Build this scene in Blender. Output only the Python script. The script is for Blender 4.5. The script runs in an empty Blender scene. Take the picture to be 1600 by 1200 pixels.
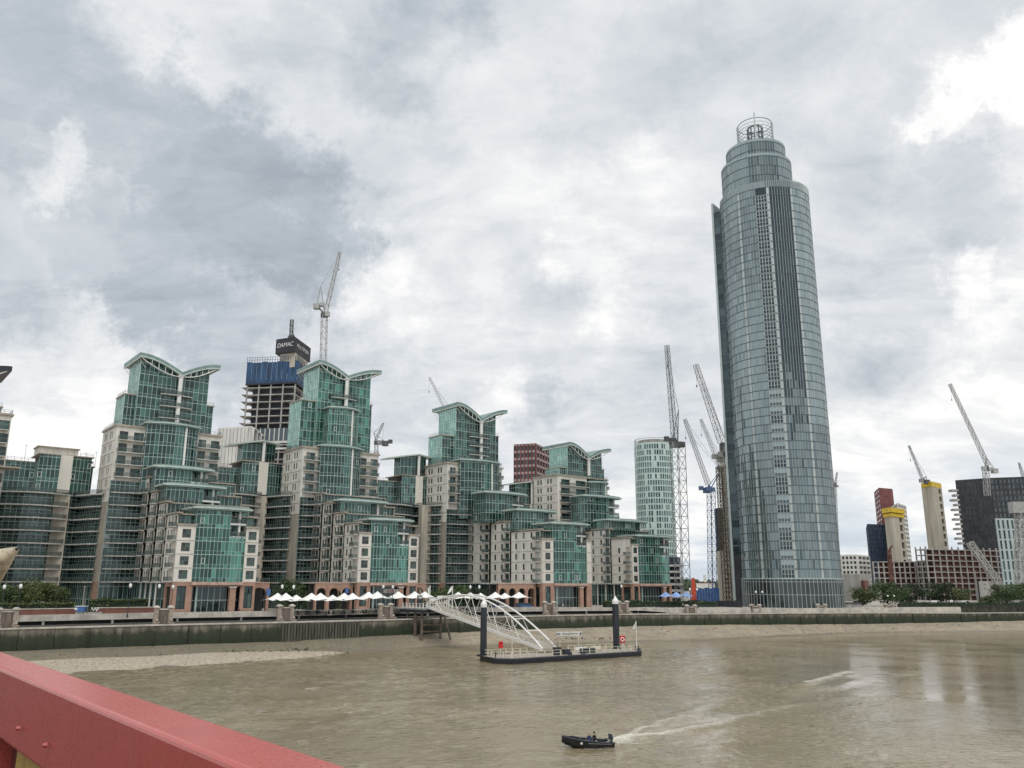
import bpy, bmesh, math, random
from mathutils import Vector, Matrix, noise as mnoise
random.seed(7)
SC = bpy.context.scene
COL = SC.collection
# ------------------------------------------------------------------ camera
FPX, HOR, EYE, ROLL = 1295.0, 912.0, 15.0, math.radians(0.2)
PITCH = math.atan((HOR - 600) / FPX)
_r = Vector((1, 0, 0)); FW = Vector((0, math.cos(PITCH), math.sin(PITCH))); _u = Vector((0, -math.sin(PITCH), math.cos(PITCH)))
CR = _r * math.cos(ROLL) + _u * math.sin(ROLL); CU = -_r * math.sin(ROLL) + _u * math.cos(ROLL)
CAM = Vector((0, 0, EYE))
cd = bpy.data.cameras.new('camera'); cam = bpy.data.objects.new('camera', cd); COL.objects.link(cam)
cd.sensor_width = 36; cd.lens = 36 * FPX / 1600; cd.clip_start = 0.1; cd.clip_end = 20000
cam.matrix_world = Matrix(((CR.x, CU.x, -FW.x, 0), (CR.y, CU.y, -FW.y, 0), (CR.z, CU.z, -FW.z, EYE), (0, 0, 0, 1)))
SC.camera = cam
# ------------------------------------------------------------------ colour management
vs = SC.view_settings
SC.display_settings.display_device = 'sRGB'
vs.view_transform = 'Standard'; vs.look = 'None'; vs.exposure = 0.12; vs.gamma = 1.0; vs.use_curve_mapping = False


def ray(px, py): return CR * (px - 800) + CU * (600 - py) + FW * FPX
def atY(px, py, Y): d = ray(px, py); return CAM + d * (Y / d.y)
def atz(px, py, z): d = ray(px, py); return CAM + d * ((z - EYE) / d.z)
def xat(px, py, Y): p = atY(px, py, Y); return (p.x, p.y)


# ------------------------------------------------------------------ world: overcast sky
SUN_EL, SUN_AZ = math.radians(62), math.radians(165)      # azimuth measured clockwise from +Y
w = bpy.data.worlds.new('World'); SC.world = w; w.use_nodes = True
NT = w.node_tree; NT.nodes.clear()


class G:
    def __init__(s, nt): s.nt = nt
    def n(s, t, **k):
        o = s.nt.nodes.new(t)
        for a, v in k.items():
            if a == 'ins':
                for i, x in v.items():
                    if isinstance(x, bpy.types.NodeSocket): s.nt.links.new(x, o.inputs[i])
                    else: o.inputs[i].default_value = x
            else: setattr(o, a, v)
        return o
    def m(s, op, a, b=None, c=None, clamp=False):
        ins = {0: a}
        if b is not None: ins[1] = b
        if c is not None: ins[2] = c
        return s.n('ShaderNodeMath', operation=op, use_clamp=clamp, ins=ins).outputs[0]
    def v(s, op, a, b=None):
        ins = {0: a}
        if b is not None: ins[1] = b
        o = s.n('ShaderNodeVectorMath', operation=op, ins=ins)
        return o.outputs['Value'] if op in ('DOT_PRODUCT', 'LENGTH', 'DISTANCE') else o.outputs[0]
    def noise(s, vec, scale, detail=4, rough=.5, dist=0., dim='3D'):
        o = s.n('ShaderNodeTexNoise', noise_dimensions=dim, ins={'Scale': scale, 'Detail': detail, 'Roughness': rough, 'Distortion': dist})
        if vec is not None: s.nt.links.new(vec, o.inputs['Vector'])
        return o
    def ramp(s, fac, stops, interp='LINEAR'):
        o = s.n('ShaderNodeValToRGB'); o.color_ramp.interpolation = interp
        e = o.color_ramp.elements
        while len(e) > 1: e.remove(e[-1])
        e[0].position = stops[0][0]; e[0].color = tuple(stops[0][1]) + (1,)
        for p, c in stops[1:]:
            q = e.new(p); q.color = tuple(c) + (1,)
        s.nt.links.new(fac, o.inputs[0]); return o.outputs[0]
    def mix(s, f, a, b, blend='MIX'):
        o = s.n('ShaderNodeMix', data_type='RGBA', blend_type=blend)
        for i, x in ((0, f), (6, a), (7, b)):
            if isinstance(x, bpy.types.NodeSocket): s.nt.links.new(x, o.inputs[i])
            else: o.inputs[i].default_value = x if not isinstance(x, tuple) or len(x) == 4 else x + (1,)
        return o.outputs[2]
    def mr(s, x, a, b, c=0., d=1., kind='SMOOTHSTEP'):
        return s.n('ShaderNodeMapRange', interpolation_type=kind, ins={0: x, 1: a, 2: b, 3: c, 4: d}).outputs[0]


g = G(NT)
tc = g.n('ShaderNodeTexCoord').outputs['Generated']
dn = g.v('NORMALIZE', tc)
sx = g.n('ShaderNodeSeparateXYZ', ins={0: dn})
zc = g.m('MAXIMUM', sx.outputs[2], 0.0)
pl = g.n('ShaderNodeCombineXYZ', ins={0: g.m('DIVIDE', sx.outputs[0], g.m('ADD', zc, .24)), 1: g.m('DIVIDE', sx.outputs[1], g.m('ADD', zc, .24)), 2: 0.0}).outputs[0]
# drifting cloud deck: domain-warped, stretched a little along one wind direction
mp = g.n('ShaderNodeMapping', ins={0: pl, 'Rotation': (0, 0, math.radians(28)), 'Scale': (1.0, 1.3, 1)}).outputs[0]
w1 = g.noise(mp, 1.3, 5, .55).outputs[1]
mw_ = g.v('ADD', mp, g.n('ShaderNodeVectorMath', operation='SCALE', ins={0: g.v('SUBTRACT', w1, (.5, .5, .5)), 'Scale': .55}).outputs[0])
nA = g.noise(mw_, 1.7, 10, .60, .0).outputs[0]
nB = g.noise(mw_, 5.5, 9, .66, .0).outputs[0]
wv = g.noise(dn, 5.0, 10, .68).outputs[1]
dw = g.v('ADD', dn, g.n('ShaderNodeVectorMath', operation='SCALE', ins={0: g.v('SUBTRACT', wv, (.5, .5, .5)), 'Scale': .36}).outputs[0])


def blob(px, py, r0, r1):
    d = ray(px, py).normalized()
    return g.mr(g.v('DISTANCE', dw, tuple(d)), r1, r0)


def total(bl):
    o = None
    for b, k in bl:
        x = g.m('MULTIPLY', b, k); o = x if o is None else g.m('MAXIMUM', o, x)
    return o


dark = total([(blob(40, 100, .08, .17), .75), (blob(200, 190, .06, .12), .9), (blob(300, 260, .05, .11), .9), (blob(350, 350, .06, .12), 1.), (blob(430, 400, .04, .09), 1.), (blob(470, 330, .03, .08), .8),
              (blob(130, 400, .05, .11), .75), (blob(230, 470, .05, .10), .85), (blob(340, 540, .04, .11), .7), (blob(20, 260, .03, .07), .8), (blob(-200, 300, .1, .3), .7), (blob(640, 70, .03, .12), .6), (blob(450, 90, .02, .12), .35),
              (blob(1400, 480, .02, .10), .5), (blob(1350, 250, .02, .12), .4), (blob(1480, 330, .02, .09), .4), (blob(870, 640, .01, .06), .6), (blob(560, 540, .02, .09), .5), (blob(1000, 160, .03, .14), .4), (blob(850, 480, .02, .09), .35), (blob(1000, 560, .02, .09), .35)])
lite = total([(blob(130, 240, .015, .048), .9), (blob(90, 300, .02, .05), .7), (blob(1560, 140, .03, .075), 1.), (blob(1600, 230, .02, .06), .4), (blob(1590, 520, .04, .11), .7), (blob(1500, 425, .02, .06), .8),
              (blob(40, 640, .05, .13), .75), (blob(560, 420, .03, .10), .7), (blob(620, 470, .03, .10), .5), (blob(1120, 860, .02, .08), .45), (blob(800, 625, .02, .07), .6), (blob(1040, 330, .02, .10), .35), (blob(940, 420, .02, .07), .45), (blob(300, 60, .03, .12), .3), (blob(1560, 720, .08, .2), .55), (blob(1380, 700, .03, .14), .5), (blob(1080, 800, .03, .12), .5), (blob(1700, 600, .1, .3), .45)])
den = g.m('ADD', g.m('MULTIPLY', nA, .66), g.m('MULTIPLY', nB, .34))
bri = g.mr(den, .36, .64, 0.0, 1.0, 'LINEAR')
bri = g.m('SUBTRACT', g.m('ADD', g.m('MULTIPLY', bri, .56), g.m('ADD', .355, g.m('MULTIPLY', lite, .38))), g.m('MULTIPLY', dark, .50), clamp=True)
cl = g.ramp(bri, [(0, (.36, .405, .455)), (.25, (.47, .515, .56)), (.5, (.615, .65, .69)), (.78, (.80, .81, .825)), (1, (1., .99, .965))])
lowsky = g.mr(sx.outputs[2], .02, .20, .55, 0.)
cl = g.mix(lowsky, cl, g.mix(g.mr(nA, .38, .60), (.55, .65, .74), (.90, .91, .90)))
st_ = g.n('ShaderNodeTexSky', sky_type='NISHITA', sun_disc=False, sun_elevation=SUN_EL, sun_rotation=SUN_AZ)
clb = g.n('ShaderNodeVectorMath', operation='SCALE', ins={0: cl, 'Scale': 11.0}).outputs[0]
thin = g.mr(nB, .52, .75, .995, .9)
sky = g.mix(thin, st_.outputs[0], clb)
bg = g.n('ShaderNodeBackground', ins={0: sky, 1: 0.091})
NT.links.new(bg.outputs[0], g.n('ShaderNodeOutputWorld').inputs[0])
sd = bpy.data.lights.new('sun', 'SUN'); so = bpy.data.objects.new('sun', sd); COL.objects.link(so)
sd.energy = 1.5; sd.angle = math.radians(40); sd.color = (1, .955, .88)
_sv = Vector((math.sin(SUN_AZ) * math.cos(SUN_EL), math.cos(SUN_AZ) * math.cos(SUN_EL), math.sin(SUN_EL)))
so.rotation_euler = _sv.to_track_quat('Z', 'Y').to_euler()

# ------------------------------------------------------------------ materials
def mat(name, col, rough=.6, metal=0., var=.12, vscale=.6, bump=0., bscale=8., spec=.5, col2=None, streak=False, alpha=None, coat=0.):
    m = bpy.data.materials.new(name); m.use_nodes = True; nt = m.node_tree; q = G(nt)
    b = nt.nodes['Principled BSDF']; b.inputs['Roughness'].default_value = rough; b.inputs['Metallic'].default_value = metal
    b.inputs['Specular IOR Level'].default_value = spec
    if coat: b.inputs['Coat Weight'].default_value = coat
    geo = q.n('ShaderNodeNewGeometry').outputs['Position']
    vec = geo
    if streak: vec = q.v('MULTIPLY', geo, (1., 1., .18))
    n1 = q.noise(vec, vscale, 6, .6).outputs[0]
    c2 = col2 if col2 else tuple(max(0, c * (1 - 2.2 * var)) for c in col)
    hi = tuple(min(1, c * (1 + var)) for c in col) if not col2 else col
    f = q.mr(n1, .3, .7)
    nt.links.new(q.mix(f, hi, c2), b.inputs['Base Color'])
    if bump:
        n2 = q.noise(geo, bscale, 4, .6).outputs[0]
        bp = q.n('ShaderNodeBump', ins={'Strength': bump, 'Distance': .05, 'Height': n2})
        nt.links.new(bp.outputs[0], b.inputs['Normal'])
    if alpha is not None: b.inputs['Alpha'].default_value = alpha
    return m


def glass(name, dark_c, light_c, rough=.07, metal=.35, spec=.9, pw=1.6, blind=None):
    m = bpy.data.materials.new(name); m.use_nodes = True; nt = m.node_tree; q = G(nt)
    b = nt.nodes['Principled BSDF']
    a = q.n('ShaderNodeAttribute', attribute_name='rnd').outputs['Fac']
    f = q.m('POWER', a, pw)
    c = q.mix(f, dark_c, light_c)
    if blind:
        c = q.mix(q.mr(a, .9, .93), c, blind)
    nt.links.new(c, b.inputs['Base Color'])
    b.inputs['Metallic'].default_value = metal; b.inputs['Specular IOR Level'].default_value = spec
    r = q.noise(q.n('ShaderNodeNewGeometry').outputs['Position'], .35, 3).outputs[0]
    nt.links.new(q.mr(r, .3, .7, rough * .6, rough * 1.6), b.inputs['Roughness'])
    return m


M = {}
M['stone'] = mat('stone_cladding', (.74, .71, .645), .75, var=.08, vscale=.35, streak=True, bump=.15, bscale=3)
M['stone_dull'] = mat('weathered_stone', (.47, .43, .36), .85, var=.16, vscale=.5, streak=True, bump=.2)
M['cornice'] = mat('cornice_stone', (.42, .37, .31), .8, var=.12)
M['slab'] = mat('balcony_concrete', (.54, .53, .50), .7, var=.14, vscale=1.2)
M['pinkband'] = mat('pink_band', (.52, .37, .31), .8)
M['white'] = mat('white_paint', (.80, .79, .76), .35, var=.05)
M['offwhite'] = mat('offwhite_render', (.68, .67, .63), .7, var=.08, streak=True)
M['mull'] = mat('mullion_metal', (.42, .53, .50), .4, .3, var=.08)
M['lightmull'] = mat('pale_frame', (.66, .70, .68), .4, .1, var=.05)
M['copper'] = mat('verdigris_roof', (.22, .32, .295), .45, .2, var=.1)
M['disc'] = mat('pale_roof_edge', (.52, .60, .56), .4, .1, var=.06)
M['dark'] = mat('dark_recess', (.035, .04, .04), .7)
M['darksteel'] = mat('dark_steel', (.035, .045, .06), .45, .2, var=.15)
M['pile'] = mat('pile_steel', (.028, .034, .045), .5, .1, var=.25, vscale=1.5, streak=True)
M['grey'] = mat('grey_concrete', (.34, .33, .31), .85, var=.18, vscale=.4, streak=True, bump=.15)
M['core'] = mat('raw_concrete', (.50, .46, .38), .9, var=.1, vscale=.25, streak=True)
M['frame'] = mat('frame_concrete', (.42, .40, .38), .9, var=.15, vscale=.4)
M['rust'] = mat('inner_partition', (.16, .075, .06), .9, var=.3, vscale=.4)
M['yellow'] = mat('yellow_formwork', (.72, .50, .03), .6, var=.15, vscale=.6)
M['bluescreen'] = mat('blue_mesh_screen', (.028, .078, .165), .7, var=.25, vscale=.5, streak=True)
M['blue'] = mat('blue_paint', (.06, .15, .38), .5, var=.1)
M['palebluecloth'] = mat('blue_canvas', (.26, .38, .66), .8, var=.08)
M['redblock'] = mat('red_cladding', (.20, .07, .066), .7, var=.14, vscale=.2)
M['redpale'] = mat('pale_red_cladding', (.42, .33, .32), .7, var=.08, vscale=.2)
M['charcoal'] = mat('charcoal_cladding', (.035, .037, .045), .7, var=.2, vscale=.2)
M['slate'] = mat('slate_cladding', (.055, .056, .064), .7, var=.2, vscale=.2)
M['navy'] = mat('navy_cladding', (.05, .07, .115), .6, var=.15, vscale=.2)
M['crane_w'] = mat('crane_white', (.40, .40, .385), .5, var=.1)
M['crane_d'] = mat('crane_dark', (.11, .11, .115), .6, var=.2)
M['crane_b'] = mat('crane_blue', (.085, .14, .26), .5, var=.15)
M['crane_p'] = mat('crane_pale', (.27, .28, .29), .5, var=.1)
M['redpaint'] = mat('red_paint', (.62, .02, .02), .4, var=.08)
M['orange'] = mat('orange_red_paint', (.72, .09, .04), .5)
M['cloth'] = mat('white_canvas', (.86, .86, .84), .8, var=.02)
M['lampglobe'] = mat('opal_globe', (.88, .88, .86), .25, var=.01)
M['pier'] = mat('pinkish_granite', (.38, .32, .27), .85, var=.16, vscale=2.2, bump=.3)
M['pierpanel'] = mat('brown_panel', (.185, .15, .125), .8, var=.2, vscale=2., streak=True)
M['walk'] = mat('promenade_paving', (.42, .39, .34), .85, var=.14, vscale=.9)
M['parapet'] = mat('pale_parapet', (.55, .51, .45), .8, var=.14, vscale=.5, bump=.1)
M['hedge'] = None
M['wood'] = mat('timber', (.15, .12, .09), .85, var=.2, vscale=1.)
M['deck'] = mat('pontoon_deck', (.36, .32, .27), .8, var=.12, vscale=1.)
M['skin'] = mat('skin', (.45, .27, .19), .6)
M['jacket_navy'] = mat('navy_jacket', (.03, .055, .16), .8)
M['jacket_black'] = mat('black_jacket', (.012, .012, .014), .8)
M['jacket_red'] = mat('dark_red_coat', (.10, .03, .03), .8)
M['hair'] = mat('dark_hair', (.02, .015, .012), .7)
M['rubber'] = mat('boat_hull', (.012, .013, .016), .35, var=.2, vscale=3)
M['bal'] = mat('balcony_glass', (.055, .095, .088), .12, .15, var=.1, alpha=.55)
M['rail'] = mat('railing_metal', (.20, .22, .21), .5, .2)
M['winframe'] = mat('window_frame', (.16, .15, .14), .5)
M['whiteframe'] = mat('white_window_frame', (.7, .7, .67), .4)
M['win'] = glass('window_glass', (.012, .02, .02), (.05, .11, .09), .06, .1, .8)
M['ggreen'] = glass('green_curtain_glass', (.008, .052, .041), (.10, .31, .245), .06, .42, .95, 1.5)
M['gteal'] = glass('teal_curtain_glass', (.008, .033, .029), (.065, .17, .145), .06, .40, .95, 1.4)
M['gflank'] = glass('lit_green_flank_glass', (.18, .38, .33), (.40, .62, .55), .12, .4, .9, 1.0)  # paler copy of the curtain glass, putting brighter light on left-facing sides
M['gdark'] = glass('recessed_balcony_glass', (.012, .036, .035), (.08, .175, .155), .08, .25, .8, 1.5, (.22, .25, .23))
M['gtower'] = glass('silver_tower_glass', (.045, .07, .078), (.35, .435, .445), .05, .62, .95, .9)
M['gtowdark'] = glass('dark_tower_glass', (.022, .042, .05), (.10, .15, .16), .05, .55, .9, 1.2)
M['globby'] = glass('lobby_glass', (.02, .03, .033), (.07, .095, .095), .06, .25, .9, 1.4)
M['gfar'] = glass('far_window_glass', (.02, .028, .035), (.10, .14, .16), .1, .2, .8, 1.2)
M['gpale'] = glass('pale_tower_glass', (.03, .075, .08), (.14, .25, .25), .1, .3, .8, 1.)


def brickmat(name, c1, c2, mort, sc=1.0):
    m = bpy.data.materials.new(name); m.use_nodes = True; q = G(m.node_tree); b = m.node_tree.nodes['Principled BSDF']
    geo = q.n('ShaderNodeNewGeometry').outputs['Position']; s_ = q.n('ShaderNodeSeparateXYZ', ins={0: geo})
    vec = q.n('ShaderNodeCombineXYZ', ins={0: q.m('ADD', s_.outputs[0], s_.outputs[1]), 1: s_.outputs[2], 2: 0.}).outputs[0]
    br = q.n('ShaderNodeTexBrick', ins={'Vector': vec, 'Color1': c1 + (1,), 'Color2': c2 + (1,), 'Mortar': mort + (1,), 'Scale': 1., 'Brick Width': .45 * sc, 'Row Height': .15 * sc, 'Mortar Size': .012 * sc})
    n = q.noise(geo, .5, 5, .6).outputs[0]
    m.node_tree.links.new(q.mix(q.mr(n, .35, .7, 0, .45), br.outputs[0], tuple(c * .5 for c in c1)), b.inputs['Base Color'])
    b.inputs['Roughness'].default_value = .9
    return m


M['brick'] = brickmat('orange_brick', (.46, .275, .20), (.40, .225, .165), (.43, .36, .30))
M['brickred'] = brickmat('garden_wall_brick', (.22, .085, .06), (.17, .07, .055), (.2, .15, .13))


# ------------------------------------------------------------------ mesh builder
class MB:
    def __init__(s): s.v = []; s.f = []; s.m = []; s.r = []
    def face(s, pts, mi=0, r=0.):
        n = len(s.v); s.v.extend(tuple(p) for p in pts); s.f.append(tuple(range(n, n + len(pts)))); s.m.append(mi); s.r.append(r)
    def prism(s, poly, z0, z1, mi=0, r=0.):
        n = len(poly); b = len(s.v)
        s.v.extend((p[0], p[1], z0) for p in poly); s.v.extend((p[0], p[1], z1) for p in poly)
        fs = [tuple(b + i for i in reversed(range(n))), tuple(b + n + i for i in range(n))]
        fs += [(b + i, b + (i + 1) % n, b + n + (i + 1) % n, b + n + i) for i in range(n)]
        s.f += fs; s.m += [mi] * len(fs); s.r += [r] * len(fs)
    def hexa(s, P, mi=0):          # P: 8 points, bottom loop then top loop
        b = len(s.v); s.v.extend(tuple(p) for p in P)
        s.f += [(b + 3, b + 2, b + 1, b), (b + 4, b + 5, b + 6, b + 7), (b, b + 1, b + 5, b + 4), (b + 1, b + 2, b + 6, b + 5), (b + 2, b + 3, b + 7, b + 6), (b + 3, b, b + 4, b + 7)]
        s.m += [mi] * 6; s.r += [0.] * 6
    def box(s, x0, x1, y0, y1, z0, z1, mi=0): s.prism([(x0, y0), (x1, y0), (x1, y1), (x0, y1)], z0, z1, mi)
    def obox(s, c, ang, lx, ly, z0, z1, mi=0):
        ca, sa = math.cos(ang), math.sin(ang); P = []
        for a, b in ((-lx, -ly), (lx, -ly), (lx, ly), (-lx, ly)): P.append((c[0] + (a * ca - b * sa) / 2, c[1] + (a * sa + b * ca) / 2))
        s.prism(P, z0, z1, mi)
    def bar(s, p, q, w=.1, h=None, mi=0):
        p = Vector(p); q = Vector(q); d = q - p
        if d.length < 1e-6: return
        h = w if h is None else h; d.normalize()
        up = Vector((0, 0, 1)) if abs(d.z) < .95 else Vector((0, 1, 0))
        a = d.cross(up).normalized(); b = a.cross(d)
        a = a * w / 2; b = b * h / 2
        s.hexa([p - a - b, p + a - b, q + a - b, q - a - b, p - a + b, p + a + b, q + a + b, q - a + b], mi)
    def tube(s, p, q, r0, r1=None, n=8, mi=0):
        p = Vector(p); q = Vector(q); d = (q - p)
        if d.length < 1e-6: return
        d.normalize(); r1 = r0 if r1 is None else r1
        up = Vector((0, 0, 1)) if abs(d.z) < .95 else Vector((0, 1, 0))
        a = d.cross(up).normalized(); b = a.cross(d); k = len(s.v)
        for c, r in ((p, r0), (q, r1)):
            for i in range(n):
                t = 2 * math.pi * i / n; s.v.append(tuple(c + a * (r * math.cos(t)) + b * (r * math.sin(t))))
        fs = [(k + i, k + (i + 1) % n, k + n + (i + 1) % n, k + n + i) for i in range(n)] + [tuple(k + i for i in reversed(range(n))), tuple(k + n + i for i in range(n))]
        s.f += fs; s.m += [mi] * len(fs); s.r += [0.] * len(fs)
    def path(s, pts, r, n=6, mi=0):
        for a, b in zip(pts[:-1], pts[1:]): s.tube(a, b, r, r, n, mi)
    def lathe(s, c, prof, n=12, mi=0):          # prof: (radius, z)
        k = len(s.v)
        for r, z in prof:
            for i in range(n):
                t = 2 * math.pi * i / n; s.v.append((c[0] + r * math.cos(t), c[1] + r * math.sin(t), c[2] + z))
        for j in range(len(prof) - 1):
            for i in range(n):
                s.f.append((k + j * n + i, k + j * n + (i + 1) % n, k + (j + 1) * n + (i + 1) % n, k + (j + 1) * n + i)); s.m.append(mi); s.r.append(0.)
    def mesh(s, name, mats, org=(0, 0, 0), smooth=False):
        me = bpy.data.meshes.new(name); ox, oy, oz = org
        me.from_pydata([(x - ox, y - oy, z - oz) for x, y, z in s.v], [], s.f)
        for q in (mats if isinstance(mats, (list, tuple)) else [mats]): me.materials.append(M[q] if isinstance(q, str) else q)
        me.polygons.foreach_set('material_index', s.m)
        at = me.attributes.new('rnd', 'FLOAT', 'FACE'); at.data.foreach_set('value', s.r)
        if smooth: me.polygons.foreach_set('use_smooth', [True] * len(s.f))
        me.update(); return me
    def obj(s, name, mats, parent=None, smooth=False, **props):
        if not s.f: return None
        o = bpy.data.objects.new(name, None if False else s.mesh(name, mats, org_of(parent), smooth)); COL.objects.link(o)
        if parent is not None: o.parent = parent
        for k, v in props.items(): o[k] = v
        return o


ORG = {}
def org_of(p):
    while p is not None:
        if p.name in ORG: return ORG[p.name]
        p = p.parent
    return (0, 0, 0)


def thing(name, label, cat, loc, group=None):
    o = bpy.data.objects.new(name, None); COL.objects.link(o); o.location = loc; o.empty_display_size = .5
    o['label'] = label; o['category'] = cat
    if group: o['group'] = group
    ORG[o.name] = tuple(loc); return o


def tag(o, label, cat, group=None):
    o['label'] = label; o['category'] = cat
    if group: o['group'] = group
    return o


def inst(name, me, parent, loc, rz=0., scale=None):
    o = bpy.data.objects.new(name, me); COL.objects.link(o)
    if parent is not None:
        o.parent = parent; g_ = org_of(parent); o.location = (loc[0] - g_[0], loc[1] - g_[1], loc[2] - g_[2])
    else: o.location = loc
    o.rotation_euler = (0, 0, rz)
    if scale: o.scale = scale
    return o


def copy_thing(t, loc, rz=0., label=None, scale=None):
    r = t.copy(); COL.objects.link(r); r.location = loc; r.rotation_euler = (0, 0, rz)
    if label: r['label'] = label
    if scale: r.scale = scale
    for c in list(t.children):
        d = c.copy(); COL.objects.link(d); d.parent = r
        for e in list(c.children):
            h = e.copy(); COL.objects.link(h); h.parent = d
    return r


# ------------------------------------------------------------------ quay frame: s runs along the bank, t inland
QA = math.radians(39); QS = (math.cos(QA), math.sin(QA)); QT = (-math.sin(QA), math.cos(QA)); QO = (-95.0, 166.0)
def S(s, t): return (QO[0] + s * QS[0] + t * QT[0], QO[1] + s * QS[1] + t * QT[1])
def S3(s, t, z): x, y = S(s, t); return Vector((x, y, z))
def st_of(x, y): a, b = x - QO[0], y - QO[1]; return (a * QS[0] + b * QS[1], a * QT[0] + b * QT[1])


def arc(p0, p1, bow, n):
    d = (p1[0] - p0[0], p1[1] - p0[1]); L = math.hypot(*d); nr = (d[1] / L, -d[0] / L); o = []
    for i in range(n + 1):
        u = i / n; k = bow * 4 * u * (1 - u); o.append((p0[0] + d[0] * u + nr[0] * k, p0[1] + d[1] * u + nr[1] * k))
    return o


def wall_open(mb, p0, p1, z0, z1, ops=(), mi=0, dep=.3, rmi=None):
    """wall face from p0 to p1 (outside on the right hand) with real openings (u0,u1,z0,z1)"""
    dx, dy = p1[0] - p0[0], p1[1] - p0[1]; L = math.hypot(dx, dy); dx /= L; dy /= L; nx, ny = dy, -dx
    ops = [(max(0.01, a), min(L - .01, b), max(z0, c), min(z1, d)) for a, b, c, d in ops if b > .02 and a < L - .02 and d > z0 and c < z1]
    us = sorted({0., L} | {round(v, 3) for o in ops for v in o[:2]}); zs = sorted({z0, z1} | {round(v, 3) for o in ops for v in o[2:]})
    P = lambda u, z, d=0.: (p0[0] + dx * u - nx * d, p0[1] + dy * u - ny * d, z)
    rmi = mi if rmi is None else rmi
    for i in range(len(us) - 1):
        um = (us[i] + us[i + 1]) / 2; run = None
        for j in range(len(zs) - 1):
            zm = (zs[j] + zs[j + 1]) / 2
            hole = any(o[0] - .002 < um < o[1] + .002 and o[2] - .002 < zm < o[3] + .002 for o in ops)
            if not hole and run is None: run = zs[j]
            if run is not None and (hole or j == len(zs) - 2):
                top = zs[j] if hole else zs[j + 1]
                mb.face([P(us[i], run), P(us[i + 1], run), P(us[i + 1], top), P(us[i], top)], mi); run = None
    for a, b, c, d in ops:
        for q in ([(a, c), (b, c)], [(b, c), (b, d)], [(b, d), (a, d)], [(a, d), (a, c)]):
            mb.face([P(*q[0]), P(*q[0], dep), P(*q[1], dep), P(*q[1])], rmi)
    return (dx, dy), (nx, ny)


WC = {}
def window_mesh(w, h, nx=1, nz=1, fr='winframe', gl='win', fw=.1):
    k = (round(w, 2), round(h, 2), nx, nz, fr, gl, random.randrange(4))
    if k not in WC:
        b = MB()
        for x0, x1, a, c in ((0, fw, 0, h), (w - fw, w, 0, h), (fw, w - fw, 0, fw), (fw, w - fw, h - fw, h)): b.box(x0 - w / 2, x1 - w / 2, -.04, .06, a, c, 0)
        for i in range(1, nx): x = w * i / nx - w / 2; b.box(x - fw / 2, x + fw / 2, -.03, .06, fw, h - fw, 0)
        for i in range(1, nz): z = h * i / nz; b.box(-w / 2 + fw, w / 2 - fw, -.025, .055, z - fw / 2, z + fw / 2, 0)
        for i in range(nx):
            for j in range(nz):
                x0, x1 = w * i / nx - w / 2, w * (i + 1) / nx - w / 2; a, c = h * j / nz, h * (j + 1) / nz; e = random.uniform(-.015, .015)
                b.face([(x0, .02 + e, a), (x1, .02 - e, a), (x1, .02 - e, c), (x0, .02 + e, c)], 1, random.random())
        WC[k] = b.mesh('window', [fr, gl])
    return WC[k]


def put_windows(parent, p0, p1, ops, nx=1, nz=1, fr='winframe', gl='win', dep=.18, name='window', fw=.1):
    dx, dy = p1[0] - p0[0], p1[1] - p0[1]; L = math.hypot(dx, dy); dx /= L; dy /= L; a = math.atan2(dy, dx)
    for o in ops:
        u = (o[0] + o[1]) / 2
        inst(name, window_mesh(o[1] - o[0], o[3] - o[2], nx, nz, fr, gl, fw), parent, (p0[0] + dx * u - dy * dep, p0[1] + dy * u + dx * dep, o[2]), a)


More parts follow.
